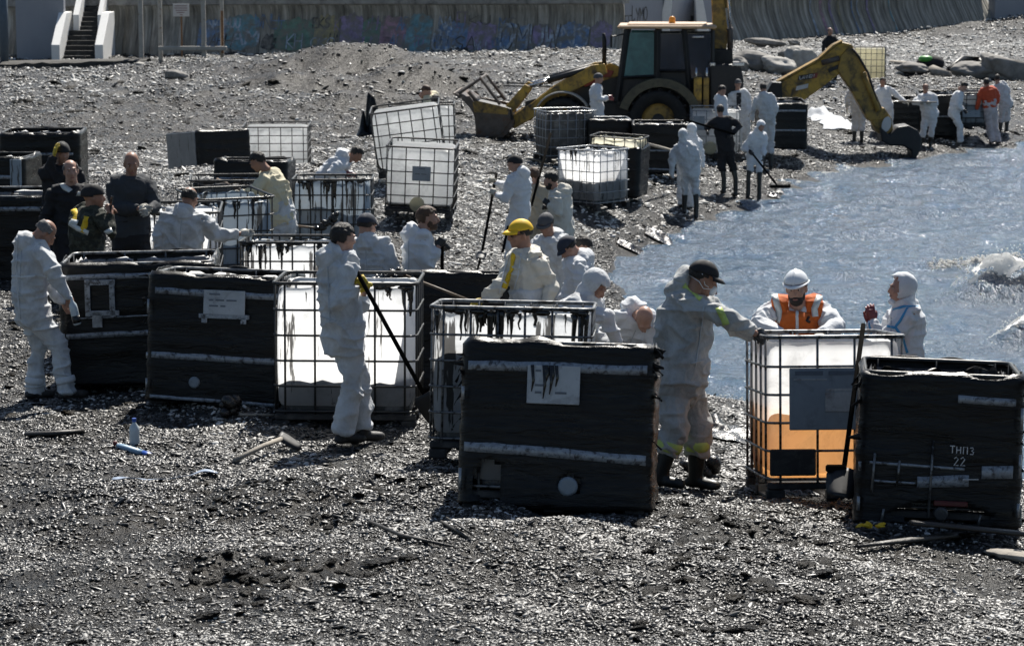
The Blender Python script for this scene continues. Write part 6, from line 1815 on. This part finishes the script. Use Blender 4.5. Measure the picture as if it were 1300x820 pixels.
b = MB(); b.tube([(X(920), -.24, Z(-40)), (X(922), -.24, Z(-4)), (X(925), -.24, Z(36))], .035, 10); b.build('cylinder_rod', MT['chrome'], mroot, True)
b = MB(); b.tube([(X(924), -.24, Z(36)), (X(925), -.24, Z(40)), (X(925), -.24, Z(62))], [.09, .075, .075], 12); b.build('cylinder', MT['steel_worn'], mroot, True)
plate_('dipper', [(898, -45), (910, -50), (926, -40), (926, 10), (918, 12), (914, -30)], -.12, .12, 'mach_dull', None, .03)
for px, wd in ((903, .14), (935, .30)):
    b = MB(); b.bbox((X(px), -.88, Z(80)), (wd, .05, .10), .02); b.build('rear_lamp', MT['chrome'], mroot)
# driver
DR = person('driver in dark clothes sitting inside the loader cab', 850, 50, 250, (850, 56, -.05), H=1.7, neck=(852, 66, .0), pelvis=(854, 90, .0), suit='black_cloth', legs='black_cloth', hair='short', hdy=.0, seed=50, nolegs=False, la=(826, 118, .15), ra=(826, 118, -.15), rw=(833, 84, .15), lw=(833, 84, -.15))
for c in DR['root'].children:
    pass
# ------------------------------------------------------------------ excavator arm
ES = 48.5
ab = pt(1000, 186, F / ES)
aroot = empty('excavator_arm', ab, 'ochre excavator arm bent in an arch with a black bucket at the water', 'excavator arm')
def eplate(name, pts_, y0, y1, m, parent=None, bevel=.03):
    b = MB(); b.prism([((a - 1000) / ES, (186 - c) / ES) for a, c in pts_], y0, y1)
    return b.build(name, MT[m], parent or aroot, False, bevel=bevel)
eplate('boom', [(985, 106), (985, 131), (1016, 129), (1040, 112), (1063, 94), (1080, 88), (1086, 70), (1078, 57), (1066, 54), (1056, 60), (1036, 78)], -.20, .20, 'mach_yellow')
eplate('boom_top', [(985, 105.5), (1036, 77.5), (1056, 59.5), (1066, 53.5), (1066, 51.5), (1055, 57), (1035, 75), (985, 103)], -.23, .23, 'mach_dull', None, .01)
eplate('dipper', [(1060, 90), (1063, 72), (1074, 60), (1084, 66), (1094, 86), (1108, 116), (1120, 142), (1116, 152), (1100, 153), (1090, 136), (1076, 112)], -.26, .26, 'mach_dull')
b = MB(); b.tube([((1078 - 1000) / ES, -.33, (186 - 62) / ES), ((1086 - 1000) / ES, -.33, (186 - 72) / ES), ((1098 - 1000) / ES, -.33, (186 - 92) / ES), ((1110 - 1000) / ES, -.33, (186 - 128) / ES)], .03, 8); b.build('hose', MT['mach_black'], aroot, True)
b = MB(); b.tube([((1040 - 1000) / ES, -.27, (186 - 80) / ES), ((1062 - 1000) / ES, -.27, (186 - 74) / ES)], .07, 10); b.build('cylinder', MT['steel_worn'], aroot, True)
b = MB(); b.tube([((1092 - 1000) / ES, -.32, (186 - 92) / ES), ((1112 - 1000) / ES, -.32, (186 - 140) / ES)], .07, 10); b.build('cylinder', MT['mach_dull'], aroot, True)
eplate('hose_clamp', [(1048, 88), (1066, 80), (1068, 84), (1050, 92)], -.24, -.20, 'mach_black', None, .005)
eplate('linkage', [(1112, 140), (1120, 136), (1130, 150), (1132, 166), (1122, 172), (1112, 168), (1104, 154)], -.24, .24, 'mach_dull')
b = MB(); c_ = Vector(((1123 - 1000) / ES, -.27, (186 - 157) / ES)); b.tube([c_, c_ + Vector((0, -.03, 0))], [.2, .2], 16, up=(0, 0, 1)); o = b.build('pale_cover', MT['sign_white'], aroot, False)
for v in o.data.vertices:
    v.co.x = c_.x + (v.co.x - c_.x) * .62 + (v.co.z - c_.z) * .15
eplate('bucket', [(1114, 160), (1126, 170), (1136, 160), (1150, 158), (1162, 164), (1167, 174), (1166, 188), (1160, 201), (1155, 200), (1154, 190), (1144, 184), (1128, 184), (1116, 178)], -.42, .42, 'mach_black', None, .04)
for k in range(4):
    b = MB(); b.bbox(((1158 - 1000) / ES, -.33 + k * .22, (186 - 202) / ES), (.10, .09, .16), .02); b.build('tooth', MT['mach_black'], aroot)
# foot on which the arm is mounted, standing behind the neat black tank
eplate('mount', [(978, 104), (990, 104), (992, 132), (986, 170), (960, 172), (958, 140)], -.30, .30, 'mach_black')
MT['plate_black'] = mat('black_name_plate', (.012, .012, .014), .4, .1, 8)
eplate('name_plate', [(1010, 102), (1012, 96), (1036, 92), (1034, 99)], -.222, -.200, 'plate_black', None, .003)
eplate('name_plate_edge', [(1030, 93.4), (1036, 92.3), (1034, 99), (1029, 99.8)], -.226, -.2225, 'mach_red', None, 0)
b = MB()
def nstroke(ch, x, z, sz, sl):
    for l in LETTERS[ch]:
        b.tube([(x + a * sz * .8, -.228, z + c * sz + a * sz * .8 * sl) for a, c in l], .010, 4)
for i, ch in enumerate('LANNEN'):
    nstroke(ch, (1012.6 + i * 3.1 - 1000) / ES, (186 - 101 + i * .55) / ES, .075, .18)
b.build('name_letters', MT['sign_white'], aroot)
eplate('white_label', [(1008, 115), (1009, 109.5), (1024, 106), (1023, 111.5)], -.215, -.200, 'sign_white', None, .002)
# ------------------------------------------------------------------ tools
def blade(root, p, d, wd, L, m='mach_black', side=None):
    """a shovel blade from p along d"""
    d = d.normalized(); sd = side or Vector((1, 0, 0)); sd = (sd - d * sd.dot(d)).normalized(); nn = d.cross(sd)
    rows = []
    for i in range(9):
        t = i / 8; w_ = wd * (1 - .25 * t ** 3) * (.82 + .18 * min(t * 5, 1)) if t < .99 else wd * .55
        rows.append([p + d * L * t + sd * w_ * u + nn * (.02 - .05 * (u * 2) ** 2 * .5) for u in (-.5, -.25, 0, .25, .5)])
    b = MB(); b.grid(rows); return b.build('blade', MT[m], root, True, solid=.004)
# shovel of the man in the middle
g1 = P9['rw'] + Vector((.04, -.02, .05)); dB = pt(541, 505, F / 161)
rt, c = stick('shovel', [g1 - (dB - g1).normalized() * .10, g1.lerp(dB, .5), dB], .017, 'tool', 'long black shovel slanting from a yellow glove down past the bright white tank', 'shovel')
d_ = (dB - g1).normalized(); blade(rt, dB - c - d_ * .04, d_, .20, .26)
# shovel leaning between the orange tank and the black one
a_ = pt(1096, 412, F / 182); e_ = pt(1071, 598, F / 191)
rt, c = stick('shovel', [a_, a_.lerp(e_, .5), e_], .017, 'tool', 'black shovel leaning between the orange filled tank and the scrawled black one', 'shovel')
d_ = (e_ - a_).normalized(); blade(rt, e_ - c - d_ * .02, d_, .22, .25); mb = MB(); mb.bbox(e_ - c + Vector((-.05, 0, .02)), (.14, .03, .05), .01); mb.build('socket', MT['tool'], rt)
# long shovel of the man in the black hat
a_ = pt(630, 222, F / 84); e_ = pt(612, 320, F / 85.5); f_ = pt(606, 343, F / 87)
rt, c = stick('shovel', [a_, a_.lerp(e_, .5), e_, f_], [.022, .022, .022, .016], 'tool', 'tall upright shovel held by the man in the black hat', 'shovel')
blade(rt, e_ - c, f_ - e_, .16, .30)
a_ = pt(645, 288, F / 85); e_ = pt(638, 320, F / 86); rt, c = stick('pole', [a_, e_], .022, 'tool', 'short dark handle below the man in the black hat', 'handle')
a_ = pt(699, 170, F / 81); e_ = pt(684, 226, F / 82.5); rt, c = stick('pole', [a_, e_, e_ + (e_ - a_) * .6], .022, 'tool', 'dark pole standing beside the cornerwise white tank', 'pole')
# pole with a clod of oil between tank and yellow cap
a_ = pt(602, 384, F / 142.5); e_ = pt(512, 349, F / 141)
rt, c = stick('rake', [a_ + (a_ - e_) * .06, e_], .013, 'wood_handle', 'pole ending in a clod of oil, held by the man in the yellow cap', 'pole')
mb = MB()
for k in range(26):
    t = k / 25; q = pt(512 - 38 * t, 347 + 9 * t + random.uniform(-3, 3), F / 141)
    mb.ell(q - c + Vector((0, random.uniform(-.08, .08), random.uniform(-.02, .03))), (random.uniform(.02, .06), .04, random.uniform(.015, .04)), 0, Matrix.Rotation(random.uniform(-1, 1), 3, 'Y'), 8, 5)
mb.build('oil_clod', MT['sludge'], rt, True)
# handle the red bearded man leans on
a_ = P11['rw'] + Vector((.04, .05, .04)); e_ = a_ + Vector((.0, .0, -1.0))
rt, c = stick('pole', [a_ + Vector((0, 0, .06)), a_.lerp(e_, .5), e_], .018, 'tool', 'dark upright handle under the black gloves of the red bearded man', 'handle')
# oily stick lying across the tank with drips
a_ = pt(377, 287, F / 99); m_ = pt(405, 290, F / 99); e_ = pt(427, 274, F / 99)
rt, c = stick('pole', [a_, m_], .014, 'wood_handle', 'stick with an oil soaked head resting on the thickly dripping tank', 'stick')
mb = MB()
for k in range(14):
    t = k / 13; q = m_.lerp(e_, t) - c; mb.ell(q + Vector((random.uniform(-.03, .03), 0, random.uniform(-.02, .02))), (.05, .04, .035), 0, Matrix.Rotation(random.uniform(-1, 1), 3, 'Y'), 8, 5)
mb.build('oil_clod', MT['sludge'], rt, True)
a_ = pt(276, 228, F / 95); e_ = pt(310, 243, F / 97); rt, c = stick('pole', [a_, e_], .022, 'wood_handle', 'pale ended pole in the hands of the man in the yellowed suit', 'pole')
# rake at the edge of the sea, pole of the dark man, planks
a_ = P39['rw'] + Vector((0, -.02, .05)); e_ = pt(988, 237, F / 58)
rt, c = stick('rake', [a_, e_], .022, 'tool', 'long handled rake pulled through the oil at the edge of the sea', 'rake')
mb = MB(); mb.bbox(e_ - c + Vector((.04, 0, .0)), (.46, .08, .07), .02); mb.build('rake_head', MT['tool'], rt)
a_ = P35['rw'] + Vector((0, -.04, 0)); e_ = pt(869, 152, F / 58); rt, c = stick('pole', [a_ - (e_ - a_) * .05, e_], .024, 'tool', 'dark pole held level by the man all in dark clothes', 'pole')
a_ = pt(812, 180, F / 61); e_ = pt(853, 191, F / 59); rt, c = stick('pole', [a_, e_], .03, 'drift', 'pale plank end sticking out over the large black tank', 'plank')
a_ = P43['rw'] + Vector((0, -.05, .02)); rt, c = stick('pole', [a_ + Vector((-.75, 0, .02)), a_ + Vector((.28, 0, .0))], .022, 'drift', 'thin pale rod held level by the stout man', 'rod')
# bottle held by the stooping man
q = P1['rw'] + Vector((.04, -.02, -.03)); dn = Vector((.22, -.05, -1)).normalized()
br = empty('plastic_bottle', q, 'clear bottle with dark oil in it held by the stooping bald man', 'bottle')
mb = MB(); mb.tube([dn * t for t in (-.05, -.02, .0, .03, .06, .20, .215)], [.014, .014, .016, .034, .037, .037, .028], 14); mb.build('bottle_body', MT['bottle'], br, True)
mb = MB(); mb.tube([dn * t for t in (.13, .17, .198)], [.038, .0385, .038], 14); mb.build('dark_oil', MT['sludge'], br, True)
# ------------------------------------------------------------------ small things on the shingle
p = on_ground(171, 566); br = empty('plastic_bottle', p, 'clear plastic bottle standing on the shingle in front of the left tanks', 'bottle')
mb = MB(); mb.tube([(0, 0, z) for z in (.0, .012, .05, .10, .125, .155, .185, .20)], [.034, .042, .043, .040, .043, .038, .016, .015], 16); mb.build('bottle_body', MT['bottle'], br, True)
MT['blue_cap'] = mat('blue_plastic', (.03, .10, .42), .4, .1, 10); MT['pale_blue'] = mat('pale_blue_plastic', (.28, .42, .55), .35, .15, 10)
mb = MB(); mb.tube([(0, 0, .195), (0, 0, .225)], .017, 12); mb.build('bottle_cap', MT['blue_cap'], br)
p = on_ground(172, 578); br = empty('crushed_bottle', p, 'pale blue bottle with a deep blue end lying beside the standing bottle', 'bottle', None, (0, R(14), R(-14)))
mb = MB(); mb.tube([(x, 0, .035) for x in (-.17, -.15, -.10, 0, .05)], [.012, .03, .036, .036, .034], 12, flat=.7); mb.build('bottle_body', MT['pale_blue'], br, True)
mb = MB(); mb.tube([(x, 0, .034) for x in (.052, .10, .15, .165)], [.035, .035, .028, .012], 12, flat=.7); mb.build('blue_end', MT['blue_cap'], br, True)
mb = MB(); mb.ell((-.185, 0, .045), (.018, .02, .02)); mb.build('bottle_cap', MT['red_valve'], br)
MT['bluish'] = mat('bluish_film', (.34, .40, .50), .3, .2, 10)
p = on_ground(205, 612); mb = MB(); rows = []
for i in range(26):
    t = i / 25; x = -.35 + .75 * t
    rows.append([Vector((x, y + .04 * math.sin(t * 9), .02 + gz(p.x + x, p.y + y) - p.z + .02 * vn([x * 9], [y * 9], 3)[0])) for y in np.linspace(-.05, .05, 5)])
mb.grid(rows); tag(mb.build('plastic_strip', MT['bluish'], None, True, p, solid=.003), 'torn strip of bluish plastic film lying flat on the dark shingle', 'plastic')
log('plank', [(34, 557), (70, 556), (107, 553)], [.035, .04, .032], 'darkwood', 'dark plank lying on the shingle below the stooping man', 'plank', .6)
a_ = on_ground(298, 589) + Vector((0, 0, .03)); e_ = on_ground(360, 572) + Vector((0, 0, .10))
rt, c = stick('shovel', [a_, a_.lerp(e_, .6) + Vector((0, 0, .01)), e_], .021, 'drift', 'shovel lying on the shingle with its pale handle pointing left', 'shovel')
blade(rt, e_ - c - Vector((.03, 0, -.03)), Vector((.8, -.1, -.5)), .17, .20, 'mach_black', Vector((0, 1, .3)))
p = on_ground(292, 528); mb = MB()
for k in range(9):
    mb.ell((random.uniform(-.07, .07), random.uniform(-.04, .04), random.uniform(.03, .14)), (random.uniform(.03, .07), .05, random.uniform(.03, .08)), 0, Matrix.Rotation(random.uniform(-1, 1), 3, 'Y'), 8, 6)
tag(mb.build('oil_clod', MT['sludge'], None, True, p), 'black clod standing in front of the tank with the bracket framed plate', 'clod')
log('stick', [(305, 532), (350, 533)], [.012, .012], 'drift', 'thin pale stick at the foot of the bright white tank', 'stick')
log('stick', [(470, 668), (510, 686), (575, 700)], [.011, .013, .008], 'darkwood', 'long dark branch lying in the middle of the foreground', 'branch', 1, .03)
log('stick', [(560, 668), (600, 692)], [.009, .012], 'darkwood', 'short dark stick pointing at the end of the long branch', 'stick', 1, .03)
log('stick', [(567, 667), (598, 688)], [.005, .007], 'darkwood', 'thinner twig lying along the short dark stick', 'twig', 1, .05)
log('plank', [(1088, 703), (1140, 697), (1200, 690), (1340, 678)], [.020, .034, .040, .042], 'darkwood', 'long oily plank lying under the other plank at the lower right', 'plank', .5, .05)
log('plank', [(1157, 687), (1200, 691), (1340, 705)], [.040, .042, .042], 'darkwood', 'oily plank lying across the other one at the lower right', 'plank', .45, .12)
p = on_ground(1105, 671); mb = MB()
for k in range(12):
    mb.ell((random.uniform(-.075, .075), random.uniform(-.03, .03), random.uniform(.005, .03)), (.03, .02, .012), 0, Matrix.Rotation(random.uniform(-.8, .8), 3, 'Y'), 8, 5)
tag(mb.build('yellow_glove', MT['cap_yellow'], None, True, p), 'crumpled bright yellow glove dropped in front of the scrawled black tank', 'glove')
boulder(1285, 709, .32, .22, .07, 'drift', 'flat brown stone beside the crossed planks', 20, cat='stone', name='stone')
p = on_ground(893, 606); mb = MB()
for k in range(10):
    mb.ell((random.uniform(-.10, .10), random.uniform(-.06, .06), random.uniform(.03, .13)), (random.uniform(.05, .1), .06, random.uniform(.04, .07)), 0, Matrix.Rotation(random.uniform(-1, 1), 3, 'Y'), 8, 6)
tag(mb.build('oil_clod', MT['sludge'], None, True, p), 'heap of black oil soaked clods behind the boots of the big man', 'clods')
def sheet(px, py, w_, d_, h_, m, label, seed, name='plastic_sheet', cat='plastic sheet'):
    p = on_ground(px, py); n = 26
    rows = []
    for i in range(n):
        x = (i / (n - 1) - .5) * w_
        rows.append([Vector((x * (.8 + .3 * vn([j * .2], [1.], seed)[0]), (j / (n - 1) - .5) * d_, gz(p.x + x, p.y + (j / (n - 1) - .5) * d_) - p.z + .03 + h_ * (vn([i * .23], [j * .23], seed)[0]) * math.sin(math.pi * i / (n - 1)) * math.sin(math.pi * j / (n - 1)))) for j in range(n)])
    mb = MB(); mb.grid(rows); return tag(mb.build(name, MT[m], None, True, p, solid=.006), label, cat)
sheet(1048, 152, 1.1, 1.8, .35, 'suit_clean', 'crumpled white plastic sheet on the shingle left of the excavator bucket', 4)
sheet(1062, 160, .9, 1.4, .15, 'suit_clean', 'flat end of white sheet lying nearest the water beside the crumpled one', 7)
sheet(470, 172, .7, .8, 1.3, 'film', 'black plastic bundle slumped against the left side of the tilted tanks', 9, 'film_bundle', 'bundle')
sheet(1003, 245, .8, 1.0, .05, 'sludge', 'dark raft of oiled weed floating by the rake', 12, 'weed_raft', 'weed')
sheet(838, 302, .62, 1.1, .12, 'sludge', 'black weed lump at the water edge right of the mid beach tanks', 14, 'weed_lump', 'weed')
sheet(806, 318, .7, .5, .08, 'sludge', 'flat dark drift of weed just left of the black weed lump', 16, 'weed_lump', 'weed')
sheet(982, 250, .3, .5, .1, 'sludge', 'small dark speck of weed in the shallows', 18, 'weed_raft', 'weed')
sheet(1250, 318, 1.1, 1.8, .25, 'sludge', 'ragged dark weed rolling behind the crest of the breaking wave', 22, 'weed_raft', 'weed')
sheet(1210, 305, .9, 1.4, .12, 'sludge', 'second patch of dark weed out on the water left of the breaking wave', 24, 'weed_raft', 'weed')
sheet(940, 560, .6, .8, .12, 'sludge', 'low bank of oily weed on the shingle left of the orange filled tank', 26, 'weed_bank', 'weed')
sheet(905, 545, .5, .6, .12, 'sludge', 'oily weed behind the boots of the big man near the wash', 28, 'weed_bank', 'weed')
# ------------------------------------------------------------------ shingle: loose pebbles on the beach
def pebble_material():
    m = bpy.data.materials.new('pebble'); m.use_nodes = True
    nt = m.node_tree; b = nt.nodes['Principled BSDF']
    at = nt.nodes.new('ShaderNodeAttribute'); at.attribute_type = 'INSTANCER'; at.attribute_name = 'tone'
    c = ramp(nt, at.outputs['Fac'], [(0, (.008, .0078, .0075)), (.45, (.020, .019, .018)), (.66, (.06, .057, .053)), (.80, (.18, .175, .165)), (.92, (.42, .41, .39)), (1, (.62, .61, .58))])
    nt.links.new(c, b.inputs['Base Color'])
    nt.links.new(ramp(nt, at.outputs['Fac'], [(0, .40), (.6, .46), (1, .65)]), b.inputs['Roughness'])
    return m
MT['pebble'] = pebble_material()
pts = []
for (d0, d1, dens, lo, hi) in ((12, 17, 4600, .012, .040), (17, 24, 2500, .014, .050), (24, 34, 950, .018, .060), (34, 50, 380, .026, .080), (50, 75, 130, .04, .11), (75, 118, 42, .055, .16), (118, 150, 14, .08, .2)):
    area = 1.36 * (.191 * (d1 ** 2 - d0 ** 2))
    n = int(area * dens)
    y = np.sqrt(RNG.uniform(d0 ** 2, d1 ** 2, n)); x = RNG.uniform(-1, 1, n) * y * .191 * 1.36
    tb, tp = tone_at(x, y)
    keep = (vn(x * 1.3, y * .9, 40) + .35 * vn(x * 4, y * 3, 41) > RNG.uniform(.1, .95, n) * .8) & (RNG.random(n) > tb * .6)
    x, y = x[keep], y[keep]
    z = ground(x, y)
    k = z > .015
    x, y, z = x[k], y[k], z[k]
    sz = lo + (hi - lo) * RNG.random(len(x)) ** 3.2
    pts.append(np.stack([x, y, z, sz], 1))
pts = np.concatenate(pts)
n = len(pts)
me = bpy.data.meshes.new('pebbles')
me.vertices.add(n); me.vertices.foreach_set('co', pts[:, :3].astype(np.float32).ravel())
tb, tp = tone_at(pts[:, 0], pts[:, 1])
patch = fbm(pts[:, 0] * .9, pts[:, 1] * .7, 4, 60) * 2
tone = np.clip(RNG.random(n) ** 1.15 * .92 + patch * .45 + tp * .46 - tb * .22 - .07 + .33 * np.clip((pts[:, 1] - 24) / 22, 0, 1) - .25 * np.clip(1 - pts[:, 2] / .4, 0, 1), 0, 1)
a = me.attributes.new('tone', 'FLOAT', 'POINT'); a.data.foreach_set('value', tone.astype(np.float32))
lng = np.where(RNG.random(n) < .10, RNG.uniform(1.5, 2.6, n), 1)
asp = np.stack([lng * RNG.uniform(.75, 1.5, n), RNG.uniform(.6, 1.0, n), RNG.uniform(.35, .75, n)], 1) * (pts[:, 3:4] * .5)
a = me.attributes.new('pscale', 'FLOAT_VECTOR', 'POINT'); a.data.foreach_set('vector', asp.astype(np.float32).ravel())
rot = np.stack([RNG.normal(0, .28, n), RNG.normal(0, .28, n), RNG.uniform(0, 6.28, n)], 1)
a = me.attributes.new('prot', 'FLOAT_VECTOR', 'POINT'); a.data.foreach_set('vector', rot.astype(np.float32).ravel())
peb = bpy.data.objects.new('pebbles', me); link(peb)
tag(peb, 'loose wet pebbles strewn over the whole beach', kind='stuff')
ng = bpy.data.node_groups.new('pebble_scatter', 'GeometryNodeTree')
ng.interface.new_socket('Geometry', in_out='INPUT', socket_type='NodeSocketGeometry')
ng.interface.new_socket('Geometry', in_out='OUTPUT', socket_type='NodeSocketGeometry')
N = ng.nodes.new; Lk = ng.links.new
gi = N('NodeGroupInput'); go = N('NodeGroupOutput')
m2p = N('GeometryNodeMeshToPoints'); ico = N('GeometryNodeMeshIcoSphere'); iop = N('GeometryNodeInstanceOnPoints'); sm = N('GeometryNodeSetMaterial'); ss = N('GeometryNodeSetShadeSmooth')
ico.inputs['Subdivisions'].default_value = 2; ico.inputs['Radius'].default_value = 1
sp = N('GeometryNodeSetPosition'); nz = N('ShaderNodeTexNoise'); nz.inputs['Scale'].default_value = 1.1
vm = N('ShaderNodeVectorMath'); vm.operation = 'SUBTRACT'; vm.inputs[1].default_value = (.5, .5, .5)
vs2 = N('ShaderNodeVectorMath'); vs2.operation = 'SCALE'; vs2.inputs['Scale'].default_value = .8
Lk(nz.outputs['Color'], vm.inputs[0]); Lk(vm.outputs[0], vs2.inputs[0]); Lk(vs2.outputs[0], sp.inputs['Offset']); Lk(ico.outputs[0], sp.inputs['Geometry'])
Lk(sp.outputs[0], ss.inputs['Geometry']); Lk(ss.outputs[0], sm.inputs['Geometry']); sm.inputs['Material'].default_value = MT['pebble']
Lk(gi.outputs[0], m2p.inputs[0]); Lk(m2p.outputs[0], iop.inputs['Points']); Lk(sm.outputs[0], iop.inputs['Instance'])
na = N('GeometryNodeInputNamedAttribute'); na.data_type = 'FLOAT_VECTOR'; na.inputs['Name'].default_value = 'pscale'; Lk(na.outputs[0], iop.inputs['Scale'])
nb_ = N('GeometryNodeInputNamedAttribute'); nb_.data_type = 'FLOAT_VECTOR'; nb_.inputs['Name'].default_value = 'prot'
e2r = N('FunctionNodeEulerToRotation'); Lk(nb_.outputs[0], e2r.inputs[0]); Lk(e2r.outputs[0], iop.inputs['Rotation'])
Lk(iop.outputs[0], go.inputs[0])
md = peb.modifiers.new('scatter', 'NODES'); md.node_group = ng
print('pebbles', n)

# ------------------------------------------------------------------ matted clods of oil and weed
cl = []
for (d0, d1, dens, lo, hi) in ((12, 20, 120, .02, .10), (20, 30, 34, .025, .13), (30, 60, 5, .05, .2), (60, 100, .8, .12, .4)):
    n = int(1.3 * .191 * (d1 ** 2 - d0 ** 2) * dens)
    y = np.sqrt(RNG.uniform(d0 ** 2, d1 ** 2, n)); x = RNG.uniform(-1, 1, n) * y * .191 * 1.3
    k = vn(x * .8, y * .7, 71) > RNG.uniform(.35, .9, n)
    x, y = x[k], y[k]; z = ground(x, y); k = z > .05; x, y, z = x[k], y[k], z[k]
    cl.append(np.stack([x, y, z + .0 * x, lo + (hi - lo) * RNG.random(len(x)) ** 3], 1))
cl = np.concatenate(cl); n = len(cl)
me = bpy.data.meshes.new('oily_weed')
me.vertices.add(n); me.vertices.foreach_set('co', cl[:, :3].astype(np.float32).ravel())
for nm_, arr in (('pscale', np.stack([RNG.uniform(.9, 2.2, n), RNG.uniform(.7, 1.3, n), RNG.uniform(.22, .5, n)], 1) * cl[:, 3:4] * .5), ('prot', np.stack([RNG.normal(0, .2, n), RNG.normal(0, .2, n), RNG.uniform(0, 6.28, n)], 1))):
    a = me.attributes.new(nm_, 'FLOAT_VECTOR', 'POINT'); a.data.foreach_set('vector', arr.astype(np.float32).ravel())
a = me.attributes.new('tone', 'FLOAT', 'POINT'); a.data.foreach_set('value', RNG.random(n).astype(np.float32))
wd_ = bpy.data.objects.new('oily_weed', me); link(wd_)
tag(wd_, 'dark matted clods of oil and weed over the shingle', kind='stuff')
m = bpy.data.materials.new('oily_weed'); m.use_nodes = True
nt = m.node_tree; b = nt.nodes['Principled BSDF']
at = nt.nodes.new('ShaderNodeAttribute'); at.attribute_type = 'INSTANCER'; at.attribute_name = 'tone'
nt.links.new(ramp(nt, at.outputs['Fac'], [(0, (.008, .0075, .007)), (.5, (.026, .023, .018)), (1, (.07, .058, .042))]), b.inputs['Base Color'])
b.inputs['Roughness'].default_value = .5; b.inputs['Specular IOR Level'].default_value = .35
bn = nt.nodes.new('ShaderNodeBump'); bn.inputs['Strength'].default_value = 1; bn.inputs['Distance'].default_value = .25
nt.links.new(noise_node(nt, 5, 5, .75, mapping(nt), .8), bn.inputs['Height']); nt.links.new(bn.outputs[0], b.inputs['Normal'])
g2 = ng.copy(); g2.name = 'weed_scatter'
for nd in g2.nodes:
    if nd.type == 'MESH_PRIMITIVE_ICO_SPHERE' or nd.bl_idname == 'GeometryNodeMeshIcoSphere': nd.inputs['Subdivisions'].default_value = 4
    if nd.bl_idname == 'ShaderNodeTexNoise': nd.inputs['Scale'].default_value = 2.6; nd.inputs['Detail'].default_value = 6; nd.inputs['Roughness'].default_value = .75
    if nd.bl_idname == 'ShaderNodeVectorMath' and nd.operation == 'SCALE': nd.inputs['Scale'].default_value = 1.7
    if nd.bl_idname == 'GeometryNodeSetMaterial': nd.inputs['Material'].default_value = m
md = wd_.modifiers.new('scatter', 'NODES'); md.node_group = g2
print('clods', n)
